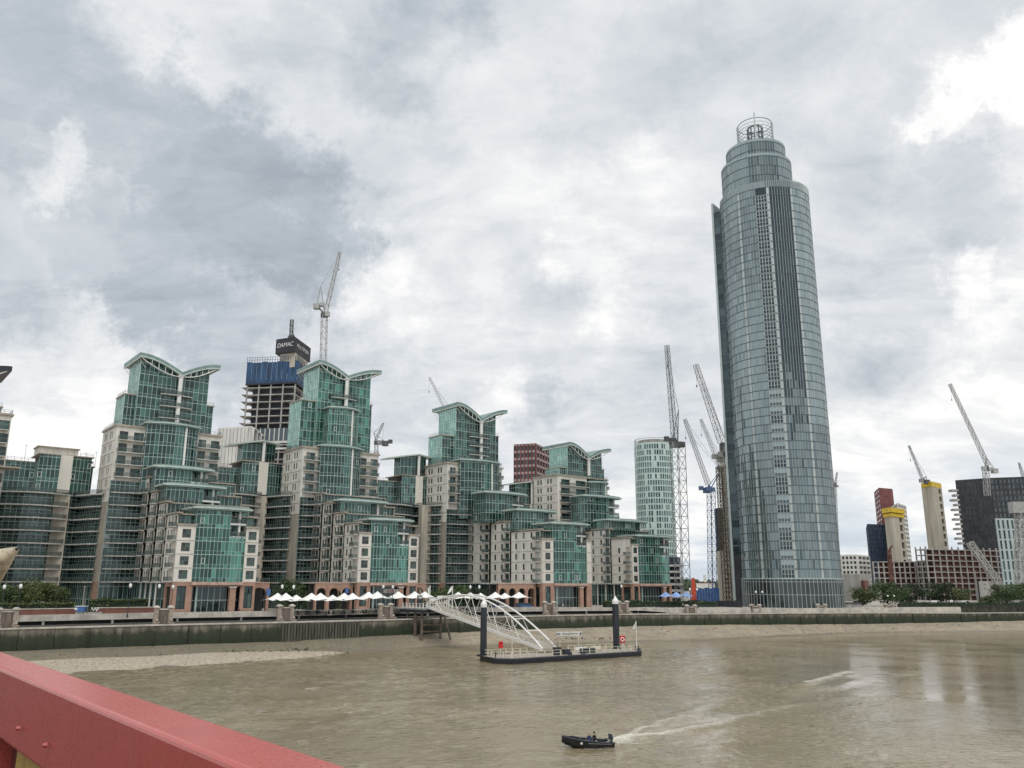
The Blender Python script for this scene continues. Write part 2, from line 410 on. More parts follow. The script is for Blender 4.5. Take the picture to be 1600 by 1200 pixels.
def glass_wall(P, F, pts, z0, z1, h=3.25, pane=1.0, low=.9, mw=.11, proud=.08, ztop=None, lights=.05, band=.16, tilt=.012, rbase=None, zoff=0.):
    """curtain wall along pts: individual panes into P, mullion grid into F (mat 0 grid, mat 1 white opening lights)"""
    zs = [z0]; z = z0 + zoff
    while z < z1 - .05:
        for q in ((z + low, z + h) if low else (z + h,)):
            if q < z1 - .3: zs.append(q)
        z += h
    zs.append(z1)
    cols = []
    for a, b in zip(pts[:-1], pts[1:]):
        L = math.hypot(b[0] - a[0], b[1] - a[1]); n = max(1, round(L / pane))
        for i in range(n): cols.append(((a[0] + (b[0] - a[0]) * i / n, a[1] + (b[1] - a[1]) * i / n), (a[0] + (b[0] - a[0]) * (i + 1) / n, a[1] + (b[1] - a[1]) * (i + 1) / n)))
    tot = len(cols)
    for ci, (a, b) in enumerate(cols):
        dx, dy = b[0] - a[0], b[1] - a[1]; L = math.hypot(dx, dy)
        if L < 1e-4: continue
        dx /= L; dy /= L; nx, ny = dy, -dx
        zt = z1 if ztop is None else None
        ta = z1 if ztop is None else ztop(a); tb = z1 if ztop is None else ztop(b)
        F.hexa([(a[0] - dx * mw / 2 + nx * e, a[1] - dy * mw / 2 + ny * e, z0) for e in (proud,)] + [(a[0] + dx * mw / 2 + nx * proud, a[1] + dy * mw / 2 + ny * proud, z0), (a[0] + dx * mw / 2 - nx * .03, a[1] + dy * mw / 2 - ny * .03, z0), (a[0] - dx * mw / 2 - nx * .03, a[1] - dy * mw / 2 - ny * .03, z0)] +
               [(a[0] - dx * mw / 2 + nx * proud, a[1] - dy * mw / 2 + ny * proud, ta), (a[0] + dx * mw / 2 + nx * proud, a[1] + dy * mw / 2 + ny * proud, ta), (a[0] + dx * mw / 2 - nx * .03, a[1] + dy * mw / 2 - ny * .03, ta), (a[0] - dx * mw / 2 - nx * .03, a[1] - dy * mw / 2 - ny * .03, ta)])
        base = .5 if rbase is None else rbase(ci / max(1, tot - 1))
        for j in range(len(zs) - 1):
            c, d = zs[j], zs[j + 1]; d0 = d1 = d
            if ztop is not None:
                if c >= min(ta, tb) - .1: break
                last = (j == len(zs) - 2) or d >= min(ta, tb) - .4
                if last: d0, d1 = ta, tb
            e = random.uniform(-tilt, tilt); k = random.uniform(-tilt, tilt)
            r = min(1, max(0, random.gauss(base, .3)))
            P.face([(a[0] + nx * (e + k), a[1] + ny * (e + k), c), (b[0] + nx * (k - e), b[1] + ny * (k - e), c), (b[0] - nx * (e + k), b[1] - ny * (e + k), d1), (a[0] + nx * (e - k), a[1] + ny * (e - k), d0)], 0, r)
            if j:
                bw = band if (not low or (j % 2 == 0)) else .07
                q = proud * .8
                F.hexa([(a[0] + nx * q, a[1] + ny * q, c - bw / 2), (b[0] + nx * q, b[1] + ny * q, c - bw / 2), (b[0] - nx * .03, b[1] - ny * .03, c - bw / 2), (a[0] - nx * .03, a[1] - ny * .03, c - bw / 2),
                        (a[0] + nx * q, a[1] + ny * q, c + bw / 2), (b[0] + nx * q, b[1] + ny * q, c + bw / 2), (b[0] - nx * .03, b[1] - ny * .03, c + bw / 2), (a[0] - nx * .03, a[1] - ny * .03, c + bw / 2)])
            if lights and d - c > 1.2 and random.random() < lights and ztop is None:
                q = proud + .04; fw = .11; hh = min(d - .1, c + 1.5)
                for (x0, x1, y0, y1) in ((.06, .06 + fw, c + .1, hh), (L - .06 - fw, L - .06, c + .1, hh), (.06, L - .06, c + .1, c + .1 + fw), (.06, L - .06, hh - fw, hh)):
                    F.hexa([(a[0] + dx * u + nx * v, a[1] + dy * u + ny * v, zz) for zz in (y0, y1) for u, v in ((x0, q), (x1, q), (x1, .01), (x0, .01))], 1)
            if ztop is not None and last: break


def balcony(parent, outer, inner, z, th=.24, rail=1.05, smat='slab', posts=True, glassrail=True, name='balcony_slab'):
    """outer: path of the outer edge, inner: path back along the wall"""
    b = MB(); b.prism(list(outer) + list(reversed(inner)), z - th, z, 0)
    o = b.obj(name, smat, parent)
    r = MB()
    for a, c in zip(outer[:-1], outer[1:]):
        r.bar((a[0], a[1], z + rail), (c[0], c[1], z + rail), .07, .07, 0)
        if glassrail: r.face([(a[0], a[1], z + .08), (c[0], c[1], z + .08), (c[0], c[1], z + rail - .05), (a[0], a[1], z + rail - .05)], 1, random.random())
    acc = 0.
    for a, c in zip(outer[:-1], outer[1:]):
        L = math.hypot(c[0] - a[0], c[1] - a[1]); n = max(1, round(L / 1.4))
        for i in range(n): q = (a[0] + (c[0] - a[0]) * i / n, a[1] + (c[1] - a[1]) * i / n); r.bar((q[0], q[1], z), (q[0], q[1], z + rail), .06, .06, 0)
    r.obj('railing', ['rail', 'bal'], o)
    return o


def roof_rail(parent, pts, z, h=.9):
    r = MB()
    for a, c in zip(pts[:-1], pts[1:]):
        L = math.hypot(c[0] - a[0], c[1] - a[1]); n = max(1, round(L / 1.6))
        for hh in (h, h * .55): r.bar((a[0], a[1], z + hh), (c[0], c[1], z + hh), .06, .06)
        for i in range(n + 1): q = (a[0] + (c[0] - a[0]) * i / n, a[1] + (c[1] - a[1]) * i / n); r.bar((q[0], q[1], z), (q[0], q[1], z + h), .06, .06)
    r.obj('railing', 'rail', parent)
# ------------------------------------------------------------------ riverside apartment ziggurats
ZB, FH = 15.2, 3.25
GZ = 7.5


def st_wall(mb, a, b, z0, z1, ops=(), mi=0, dep=.3, rmi=None):
    return wall_open(mb, S(*a), S(*b), z0, z1, ops, mi, dep, rmi)


def disc_roof(T, path, back, z, name='canopy_roof', th=.45, grow=0.):
    b = MB(); poly = [S(*p) for p in path] + [S(*p) for p in reversed(back)]
    b.prism(poly, z - th, z, 0)
    c = Vector((sum(p[0] for p in poly) / len(poly), sum(p[1] for p in poly) / len(poly)))
    sm = [tuple(c + (Vector(p) - c) * .9) for p in poly]
    b.prism(sm, z, z + .3, 1); b.prism(sm, z - th - .35, z - th, 1)
    return b.obj(name, ['disc', 'copper'], T)


def drum(T, s0, s1, t, z0, z1, bow=1.4, side=6., notch=0, col=True, gmat='gteal', roof=True, notch_from=.62, rside=None, light=None):
    """glass bay bowed towards the river; upper storeys of its right third recessed into open balconies"""
    P, F = MB(), MB(); rs = side if rside is None else rside
    front = arc((s0, t), (s1, t), bow, 14); k = int(round(notch_from * 14))
    A = lambda q: [S(*p) for p in q]
    lb = light  # pane tint across the bay, standing in for reflected sky
    zn = z1 - notch * FH
    if notch:
        glass_wall(P, F, A(front[:k + 1]), z0, z1, pane=.95, rbase=lb)
        if zn > z0 + 1: glass_wall(P, F, A(front[k:]) , z0, zn, pane=.95, rbase=(lambda u: .75))  # right-hand panes tinted lighter to imitate reflected light
        rec = [(front[k][0], front[k][1]), (front[k][0] + .2, t + 2.2), (s1 - .3, t + 2.2), (s1 - .3, t + side * .6)]
        glass_wall(P, F, A(rec), max(zn, z0), z1, pane=1.1, low=0, lights=0, rbase=lambda u: .35)
        for i in range(notch):
            zz = zn + i * FH
            if zz > z0 + .5 or i > 0:
                balcony(T, A(front[k:]) + A([(s1, t + rs * .5)]), A([rec[0], rec[1], rec[2], (s1 - .3, t + rs * .5)]), zz + .1, th=.5, smat='lightmull')
    else:
        glass_wall(P, F, A(front), z0, z1, pane=.95, rbase=lb)
    glass_wall(P, F, A([(s1, t), (s1 + .2, t + rs)]), z0, zn if notch else z1, pane=.95, rbase=lambda u: .4)
    glass_wall(P, F, A([(s0, t + side), (s0, t)]), z0, z1, pane=.95, rbase=lambda u: .6)
    P.obj('curtain_glazing', gmat, T, kind='stuff'); F.obj('mullion_grid', ['mull', 'lightmull'], T, kind='stuff')
    if col:
        c = MB(); q = front[-3] if notch else front[int(.72 * 14)]
        x, y = S(q[0], q[1] + (.5 if notch else -.12))
        if notch: c.tube((x, y, z0), (x, y, z1), .32, .32, 10)
        else: c.obox((x, y), QA, .55, .3, z0, z1)
        c.obj('column', 'white', T)
    if roof:
        fr = arc((s0 - 1.1, t - .6), (s1 + 1.3, t - .6), bow + .6, 14)
        disc_roof(T, fr, [(s0 - 1.1, t + side), (s1 + 1.3, t + rs)], z1 + .55)


def slabs_front(T, s0, s1, t, z0, z1, proj=1.5, bowed=0., inner=None):
    z = z0
    while z < z1 - 1.:
        o = [S(s0, t - .02)] + [S(*p) for p in arc((s0, t - proj), (s1, t - proj), bowed, 6 if bowed else 1)] + [S(s1, t - .02)]
        balcony(T, o, [S(s0, t - .01), S(s1, t - .01)], z)
        z += FH


def gull_roof(T, P):
    sp, zp, sv, zv, sr, zr, tf, tb = P
    def zc(s):
        if s <= sv: u = min(1, (sv - s) / (sv - sp)); return zv + (zp - zv) * math.sin(u * math.pi / 2)
        u = min(1, (s - sv) / (sr - sv)); return zv + (zr - zv) * math.sin(u * math.pi / 2)
    n = 12; ss = [sp - .6 + (sv - sp + .6) * i / n for i in range(n)] + [sv + (sr - sv) * i / n for i in range(n + 1)]
    for wing, rng in (('left', range(0, n)), ('right', range(n, 2 * n))):
        b = MB()
        for i in rng:
            a, c = ss[i], ss[i + 1]; za, zb_ = zc(a), zc(c)
            b.hexa([S3(a, tf, za - .6), S3(c, tf, zb_ - .6), S3(c, tb, zb_ - .6), S3(a, tb, za - .6), S3(a, tf, za + .65), S3(c, tf, zb_ + .65), S3(c, tb, zb_ + .65), S3(a, tb, za + .65)], 0)
            b.hexa([S3(a, tf - .12, za - .62), S3(c, tf - .12, zb_ - .62), S3(c, tf + .5, zb_ - .62), S3(a, tf + .5, za - .62), S3(a, tf - .12, za - .25), S3(c, tf - .12, zb_ - .25), S3(c, tf + .5, zb_ - .25), S3(a, tf + .5, za - .25)], 1)
        b.obj('gull_wing_roof', ['copper', 'disc'], T)
        # curved tie below the wing and its struts
        t_ = MB(); a, c = (sv, sp) if wing == 'left' else (sv, sr - 1.0); pts = []
        for i in range(13):
            u = i / 12; s_ = a + (c - a) * u; top = zc(s_) - .6; drop = 1.9 * math.sin(math.pi * u) ** .8 if wing == 'left' else 1.5 * math.sin(math.pi * u)
            pts.append(S3(s_, tf + .2, top - drop - .1))
            if i in (3, 5, 7, 9): t_.tube(S3(s_, tf + .2, top - drop), S3(s_, tf + .2, top), .1, .1, 6)
        t_.path(pts, .14, 6); t_.obj('roof_tie', 'white', T)
    # brackets beneath the long left eave
    e = MB()
    m = 9
    for i in range(m):
        t2 = tf + 1 + (tb - tf - 2) * i / (m - 1); e.tube(S3(sp - .5, t2, zc(sp) - .75), S3(sp + 1.4, t2, zc(sp + 1.4) - 3.2), .07, .07, 5)
    e.tube(S3(sp - .5, tf, zc(sp) - .75), S3(sp - .5, tb, zc(sp) - .75), .16, .16, 6)
    e.obj('eave_bracket', 'white', T)
    return zc


def arcade(T, s0, s1, t, n, z0, z1, zr=14.0):
    """brick arcade: n real arches between piers"""
    w_ = (s1 - s0) / n; b = MB(); pw = w_ * .26
    for i in range(n):
        a = s0 + i * w_; c = a + w_; l, r = a + pw / 2, c - pw / 2; R_ = (r - l) / 2; zsp = z1 - 1.5 - R_ * .55
        for tt in (t, t + .8):
            b.face([S3(a, tt, z0), S3(l, tt, z0), S3(l, tt, z1), S3(a, tt, z1)]); b.face([S3(r, tt, z0), S3(c, tt, z0), S3(c, tt, z1), S3(r, tt, z1)])
            for k in range(8):
                x0 = l + (r - l) * k / 8; x1 = l + (r - l) * (k + 1) / 8
                y = lambda x: zsp + R_ * .75 * math.sqrt(max(0, 1 - ((x - (l + r) / 2) / R_) ** 2))
                b.face([S3(x0, tt, y(x0)), S3(x1, tt, y(x1)), S3(x1, tt, z1), S3(x0, tt, z1)])
        for k in range(8):
            x0 = l + (r - l) * k / 8; x1 = l + (r - l) * (k + 1) / 8
            b.face([S3(x0, t, y(x0)), S3(x1, t, y(x1)), S3(x1, t + .8, y(x1)), S3(x0, t + .8, y(x0))])
        for x in (l, r): b.face([S3(x, t, z0), S3(x, t + .8, z0), S3(x, t + .8, zsp), S3(x, t, zsp)])
        cp = MB()
    b.prism([S(s0, t - .12), S(s1, t - .12), S(s1, t + .9), S(s0, t + .9)], z1, z1 + .3, 1)
    b.obj('brick_arcade', ['brick', 'pinkband'], T)
    d = MB(); d.prism([S(s0, t + 4), S(s1, t + 4), S(s1, t + 4.3), S(s0, t + 4.3)], z0, z1 - .1); d.obj('arcade_back_wall', 'dark', T)
    q = MB(); q.prism([S(s0, t + .95), S(s1, t + .95), S(s1, t + 9), S(s0, t + 9)], z1 - .05, z1 + .25); q.obj('terrace_floor', 'slab', T)
    roof_rail(T, [S(s0, t + .3), S(s1, t + .3)], z1 + .3, 1.)


def ziggurat(label, s0, s1, t0, wl, wr, faces, main, disc1, discs, big, upper, top, roof, shoulders, colbot, tbal, front=True, arc_l=None, arc_r=None, nwin=None):
    mL, mR, tm, zt = main; tb_ = tm + 14
    T = thing('apartment_building', label, 'building', tuple(S3((mL + mR) / 2, tm, GZ)))
    pt = ZB + 4 * FH
    if front:
        # ---- brick ground floors
        b = MB(); L = s1 - s0; gl, gr = wl, L - max(wr, .8)
        wa, wb = (wl - 2.4) / 2 + .1, (wl + 2.4) / 2 - .1
        ops = [(wa, wb, GZ + 1.3, ZB - 1.0), (gl + .4, gr - .4, GZ, ZB - 1.1)]
        if wr > 2.5: ops.append((L - wr / 2 - 1.1, L - wr / 2 + 1.1, GZ + 1.3, ZB - 1.0))
        st_wall(b, (s0, t0), (s1, t0), GZ, ZB, ops, 0, .5)
        st_wall(b, (s0, t0 + 6), (s0, t0), GZ, ZB, [(1.2, 4.6, GZ + .5, ZB - 1.2)], 0, .5); st_wall(b, (s1, t0), (s1, t0 + 6), GZ, ZB, (), 0)
        b.obj('brick_base', 'brick', T)
        c = MB()
        c.prism([S(s0 + gl, t0 - .7), S(s0 + gr, t0 - .7), S(s0 + gr, t0 + .1), S(s0 + gl, t0 + .1)], ZB - .75, ZB - .02); c.obj('entrance_canopy', 'pinkband', T)
        put_windows(T, S(s0, t0), S(s1, t0), ops[:1] + ops[2:], 2, 3, 'darksteel', 'win', .35)
        put_windows(T, S(s0, t0 + 6), S(s0, t0), [(1.2, 4.6, GZ + .5, ZB - 1.2)], 2, 3, 'darksteel', 'win', .35)
        P, F = MB(), MB(); glass_wall(P, F, [S(s0 + gl + .4, t0 + 1.6), S(s0 + gr - .4, t0 + 1.6)], GZ, ZB - 1.0, h=3.3, pane=1.5, low=0, lights=0, rbase=lambda u: .2)
        P.obj('entrance_glazing', 'globby', T, kind='stuff'); F.obj('entrance_mullions', ['mull', 'lightmull'], T, kind='stuff')
        c = MB(); q = S(s0 + gl + (gr - gl) * .82, t0 + .4); c.obox(q, QA, 1.5, 1.0, GZ, ZB - 1.1, 0); c.obox(q, QA, 1.75, 1.25, ZB - 1.45, ZB - 1.1, 1); c.obj('brick_pier', ['brick', 'white'], T)
        c = MB(); q = S(s0 + gl + (gr - gl) * .14, t0 + .9); c.tube((q[0], q[1], GZ), (q[0], q[1], ZB - 1.1), .3, .3, 10); c.obj('column', 'mull', T)
        # ---- pale stone panels with square windows
        for (a, e) in ((0, wl), (L - wr, L)):
            if e - a < 1.: continue
            b = MB(); ww = min(2.1, e - a - 1.0); ops = []
            if ww > .9: ops = [((e + a) / 2 - ww / 2 - a, (e + a) / 2 + ww / 2 - a, ZB + FH * k + .65, ZB + FH * k + 2.75) for k in range(4)]
            p0, p1 = (s0 + a, t0), (s0 + e, t0); st_wall(b, p0, p1, ZB, pt + .35, ops, 0, .3)
            for k in range(1, 4): b.prism([S(s0 + a + .01, t0 - .05), S(s0 + e - .01, t0 - .05), S(s0 + e - .01, t0 + .02), S(s0 + a + .01, t0 + .02)], ZB + FH * k - .07, ZB + FH * k + .07, 1)
            st_wall(b, (s0 + a, t0 + 5), (s0 + a, t0), ZB, pt + .35, (), 0); st_wall(b, (s0 + e, t0), (s0 + e, t0 + 5), ZB, pt + .35, (), 0)
            b.prism([S(s0 + a - .25, t0 - .3), S(s0 + e + .25, t0 - .3), S(s0 + e + .25, t0 + 5), S(s0 + a - .25, t0 + 5)], pt + .35, pt + .75, 1)
            b.obj('stone_panel', ['stone', 'cornice'], T); put_windows(T, S(*p0), S(*p1), ops, 2, 2)
            roof_rail(T, [S(s0 + a, t0 + .3), S(s0 + e, t0 + .3)], pt + .75)
        drum(T, s0 + wl, s1 - max(wr, .2), t0 + .35, ZB, disc1[2] - .55, 1.0, 9, notch=2, gmat='ggreen', light=lambda u: .12 + .28 * u)
    # ---- stepped left flank, tier by tier
    prev_t = None
    for i, (fs, ta, tb2, zt2) in enumerate(faces):
        Lf = tb2 - ta; nst = int((zt2 - ZB + .2) / FH); b = MB()
        nw = (nwin[i] if nwin else 2); bal = 2.4; seg = (Lf - bal - .5) / max(1, nw)
        ops, wops, dops = [], [], []
        for k in range(nst):
            z = ZB + FH * k
            for j in range(nw):
                u = .5 + seg * (j + .5); wops.append((u - .5, u + .5, z + .75, z + 2.65))
            dops.append((Lf - bal, Lf - .35, z + .12, z + 2.75))
        p0, p1 = (fs, tb2), (fs, ta)
        st_wall(b, p0, p1, ZB, zt2, wops + dops, 0, .35)
        for k in range(1, nst): b.prism([S(fs - .05, ta), S(fs + .02, ta), S(fs + .02, tb2), S(fs - .05, tb2)], ZB + FH * k - .06, ZB + FH * k + .06, 1)
        b.prism([S(fs - .3, ta - .2), S(fs + 1.2, ta - .2), S(fs + 1.2, tb2), S(fs - .3, tb2)], zt2, zt2 + .35, 1)
        b.obj('stone_flank', ['stone', 'cornice'], T)
        put_windows(T, S(*p0), S(*p1), wops); put_windows(T, S(*p0), S(*p1), dops, 2, 1, 'winframe', 'gdark', .32, 'balcony_door')
        for k in range(nst):
            z = ZB + FH * k + .1
            balcony(T, [S(fs, ta + bal + .2), S(fs - 1.25, ta + bal + .1), S(fs - 1.25, ta + .1), S(fs, ta - .1)], [S(fs, ta + bal + .2), S(fs, ta - .1)], z)
        # terrace front and roof of this tier
        zlow = pt if i == 0 else faces[i - 1][3]; sr_ = s1 + .3 * i
        r = MB(); r.prism([S(fs, ta + .1), S(sr_, ta + .1), S(sr_, tm + 1), S(fs, tm + 1)], zt2 - .3, zt2, 0); r.obj('roof_slab', 'cornice', T)
        if zt2 > zlow + 1 and (front or i):
            P, F = MB(), MB(); glass_wall(P, F, [S(fs + .1, ta + (1.6 if i == 0 else .8)), S(sr_ - .2, ta + (1.6 if i == 0 else .8))], zlow, zt2 - .3, pane=1.1, low=0, rbase=lambda u: .35)
            P.obj('terrace_glazing', 'gteal', T, kind='stuff'); F.obj('terrace_mullions', ['mull', 'lightmull'], T, kind='stuff')
        roof_rail(T, [S(fs - .1, tb2), S(fs - .1, ta), S(s0 + 7, ta)], zt2 + .35)
    if front:
        b = MB(); st_wall(b, (s1, t0 + 5), (s1 + .3, tm), GZ, pt, [(3 + 4.2 * j, 4.2 + 4.2 * j, ZB + FH * k + .8, ZB + FH * k + 2.6) for k in range(4) for j in range(4)], 0)
        for i, (fs, ta, tb2, zt2) in enumerate(faces): st_wall(b, (s1 + .3 * i, ta + .1), (s1 + .3 * i, tb2), pt, zt2, (), 0)
        b.obj('far_side_wall', 'stone', T)
        # glazed ground floors under the stepped flank
        P, F = MB(), MB(); glass_wall(P, F, [S(faces[-1][0], tm), S(s0 + .1, t0 + 6)], GZ, ZB - .3, pane=1.5, low=0, h=3.6, lights=0, rbase=lambda u: .25)
        P.obj('ground_floor_glazing', 'gdark', T, kind='stuff'); F.obj('ground_floor_frames', ['mull', 'lightmull'], T, kind='stuff')
        b = MB()
        for k in range(5): q = S(s0 - 1.4, t0 + 8 + 4.2 * k); b.tube((q[0], q[1], GZ), (q[0], q[1], ZB - .3), .22, .22, 8)
        b.obj('ground_floor_columns', 'offwhite', T, kind='stuff')
        b = MB(); b.prism([S(s0 - 2.0, t0 + 6), S(s0 + .4, t0 + 6), S(s0 + .4, tm), S(s0 - 2.0, tm)], ZB - .32, ZB - .03); b.obj('first_floor_ledge', 'slab', T)
        for k in range(1, 5): balcony(T, [S(s1 + .02, t0 + 6), S(s1 + 3.2, t0 + 6), S(s1 + 3.2, t0 + 10), S(s1 + .02, t0 + 10)], [S(s1 + .02, t0 + 6), S(s1 + .02, t0 + 10)], ZB + FH * (k - 1) + .1)
        for (d0, d1, dt, dz) in discs:
            low_ = max([f[3] for f in faces if f[1] <= dt + .5] + [pt]); zz = min(low_, dz - 4)
            drum(T, d0 + 1.2, d1 - 1.6, dt, zz, dz - .55, 1.0, 7, notch=1 if dz - zz < 7.5 else 2, light=lambda u: .3 + .25 * u)
    # ---- main block
    fa = faces[-1]; zlow = fa[3]
    b = MB(); Lm = tb_ - tm
    nfl = int(round((zt - 36) / FH)); wz = [zt - .5 - FH * (k + 1) for k in range(nfl)]
    ops = [(u, u + 1.0, z + .85, z + 2.75) for z in wz for u in (2.2, 3.9, 8.0, 9.7)]
    zsp = wz[-1] - .1; st_wall(b, (mL, tb_), (mL, tm), zsp, zt, ops, 0, .35); st_wall(b, (mL, tb_), (mL, tm), ZB, zsp, (), 2); st_wall(b, (mL, tb_), (mL, tm), GZ, ZB, (), 3)
    b.prism([S(mL - .4, tm - .4), S(mR + .4, tm - .4), S(mR + .4, tb_ + .3), S(mL - .4, tb_ + .3)], zt, zt + .5, 1)
    for z in wz: b.prism([S(mL - .06, tm), S(mL + .02, tm), S(mL + .02, tb_), S(mL - .06, tb_)], z - .07, z + .07, 1)
    st_wall(b, (mR, tm), (mR, tb_), GZ, zt, (), 0)
    dl, dr, dzb, dtt = big
    for (a, e) in ((mL, dl), (dr, mR)):
        if e - a < 2: continue
        dops = []; k = 0
        zz = zt - .5 - FH
        zmin = zlow if a == mL else 26
        while zz > zmin - 1.5:
            w3 = (e - a)
            if w3 > 5.5: dops += [(w3 * .12, w3 * .42, zz + .1, zz + 2.5), (w3 * .62, w3 * .97, zz + .1, zz + 2.5)]
            else: dops += [(w3 * .25, w3 * .8, zz + .1, zz + 2.5)]
            zz -= FH
        st_wall(b, (a, tm), (e, tm), (zlow - 1.0 if a == mL else ZB), zt, dops, 0, .5)
        put_windows(T, S(a, tm), S(e, tm), dops, 2, 1, 'winframe', 'gdark', .4, 'balcony_door')
        zz = zt - .5 - FH
        while zz > zmin - 1.5:
            q0, q1 = a + (.45 * (e - a) * .12 if a == mL else .1), e - (.1 if a == mL else .4)
            balcony(T, [S(q0 + .3, tm), S(q0 + .3, tm - 1.5), S(q1, tm - 1.5), S(q1, tm)], [S(q0 + .3, tm - .01), S(q1, tm - .01)], zz + .1); zz -= FH
    b.obj('stone_block', ['stone', 'cornice', 'stone_dull', 'brick'], T); put_windows(T, S(mL, tb_), S(mL, tm), ops)
    roof_rail(T, [S(mL, tb_), S(mL, tm), S(dl, tm)], zt + .5); roof_rail(T, [S(dr, tm), S(mR, tm), S(mR, tb_)], zt + .5)
    # recessed balcony bay in the corner between block and flank
    q1 = fa[0] + .1
    P, F = MB(), MB(); glass_wall(P, F, [S(mL + .1, tm + .02), S(q1, tm + .02)], GZ, zlow - 1.0, pane=1.2, low=0, lights=0, rbase=lambda u: .25)
    P.obj('recessed_glazing', 'gdark', T, kind='stuff'); F.obj('recessed_frames', ['mull', 'lightmull'], T, kind='stuff')
    z = ZB
    while z < zlow - 1.5:
        pth = []
        for i in range(11):
            u = i / 10; pth.append((mL + .3 + (q1 - mL - .3) * u, tm - 1.3 - (1.9 / (1 + math.exp(-(u - .5) * 12)))))
        balcony(T, [S(mL + .3, tm)] + [S(*p) for p in pth] + [S(q1, tm)], [S(mL + .3, tm - .01), S(q1, tm - .01)], z); z += FH
    # ---- big glass drum(s)
    zd0 = zlow - 4
    drum(T, dl, dr, dtt, zd0, dzb - .3, 2.4, 6, notch=0, light=lambda u: .2 + (.6 if .52 < u < .74 else .0), roof=False)  # paler strip of panes stands in for sky mirrored on the curve
    disc_roof(T, arc((dl - .7, dtt - .4), (dr + .9, dtt - .4), 2.8, 14), [(dl - .7, dtt + 5), (dr + .9, dtt + 5)], dzb, th=.3)
    roof_rail(T, [S(*p) for p in arc((dl, dtt), (dr, dtt), 2.4, 10)], dzb + .3, 1.)
    if upper:
        ul, ur, uz = upper; drum(T, ul, ur, tm + 2.2, zt - 1, uz - .3, 2.2, 5, gmat='ggreen', light=lambda u: .45, roof=False)
        disc_roof(T, arc((ul - .7, tm + 1.8), (ur + .9, tm + 1.8), 2.5, 14), [(ul - .7, tm + 7), (ur + .9, tm + 7)], uz, th=.3)
    # ---- glass top with gull roof
    tl, tr, tf, tk = top; zc = gull_roof(T, roof + (tf - 1.6, tk + 4.0))
    P, F = MB(), MB(); PF = MB(); zq = zt + .3
    inv = lambda p: st_of(p[0], p[1])[0]
    glass_wall(P, F, [S(tl, tf), S(roof[2], tf)], zq, roof[1], pane=1.25, ztop=lambda p: zc(inv(p)) - .5, rbase=lambda u: .55 - .2 * u)
    glass_wall(P, F, [S(roof[2], tf), S(tr, tf)], zq, roof[1], pane=1.25, ztop=lambda p: zc(inv(p)) - .5, rbase=lambda u: .3 + .2 * u)
    glass_wall(PF, F, [S(tl, tk), S(tl, tf)], zq, zc(tl) - .5, pane=1.25, lights=.02, rbase=lambda u: .6)
    glass_wall(P, F, [S(tr, tf), S(tr, tk)], zq, zc(tr) - .5, pane=1.25, lights=.02)
    for (a, e, tq, zs_) in shoulders:
        glass_wall(PF, F, [S(a, tk - 1), S(a, tq)], zq, zs_, pane=1.25, rbase=lambda u: .5); glass_wall(P, F, [S(a, tq), S(e, tq)], zq, zs_, pane=1.1, rbase=lambda u: .3); glass_wall(P, F, [S(e, tq), S(e, tk - 1)], zq, zs_, pane=1.25)
        r = MB(); r.prism([S(a - .3, tq - .3), S(e + .3, tq - .3), S(e + .3, tk - 1), S(a - .3, tk - 1)], zs_, zs_ + .35); r.obj('shoulder_roof', 'cornice', T); roof_rail(T, [S(a, tk - 1.5), S(a, tq), S(e, tq)], zs_ + .35)
    P.obj('curtain_glazing', 'gteal' if not upper else 'ggreen', T, kind='stuff'); PF.obj('flank_glazing', 'gflank', T, kind='stuff'); F.obj('mullion_grid', ['mull', 'lightmull'], T, kind='stuff')
    c = MB(); x, y = S(roof[2] - .2, tf - 1.2); c.tube((x, y, colbot), (x, y, roof[3] - .6), .62, .62, 14); c.tube((x, y, roof[3] - 1.3), (x, y, roof[3] - .3), .62, 1.0, 14); c.obj('column', 'white', T)
    for z in tbal:
        a, e = roof[2] - 5.2, roof[2] + 3.6
        balcony(T, [S(a, tf)] + [S(*p) for p in arc((a, tf - 1.2), (e, tf - 1.2), .7, 6)] + [S(e, tf)], [S(a, tf - .02), S(e, tf - .02)], z)
    if arc_l: arcade(T, *arc_l)
    if arc_r: arcade(T, *arc_r)
    # plain core so nothing shows through
    k = MB(); k.prism([S(mL + .6, tm + 1.), S(mR - .6, tm + 1.), S(mR - .6, tb_), S(mL + .6, tb_)], GZ, zt - .1); k.prism([S(tl + .8, tf + .8), S(tr - .8, tf + .8), S(tr - .8, tk), S(tl + .8, tk)], zt, min(roof[3], roof[1]) - 2)
    if front: k.prism([S(s0 + 1.2, t0 + 4), S(s1 - 1.2, t0 + 4), S(s1 - 1.2, tm), S(s0 + 1.2, tm)], GZ, pt - .6)
    for fs, ta, tb2, zt2 in (faces if front else []): k.prism([S(fs + .8, ta + 3.2), S(s1 - .8, ta + 3.2), S(s1 - .8, tm + .5), S(fs + .8, tm + .5)], ZB, zt2 - .35)
    k.obj('inner_core', 'dark', T)
    return T


def sh(d, *a): return [tuple(x) for x in a]


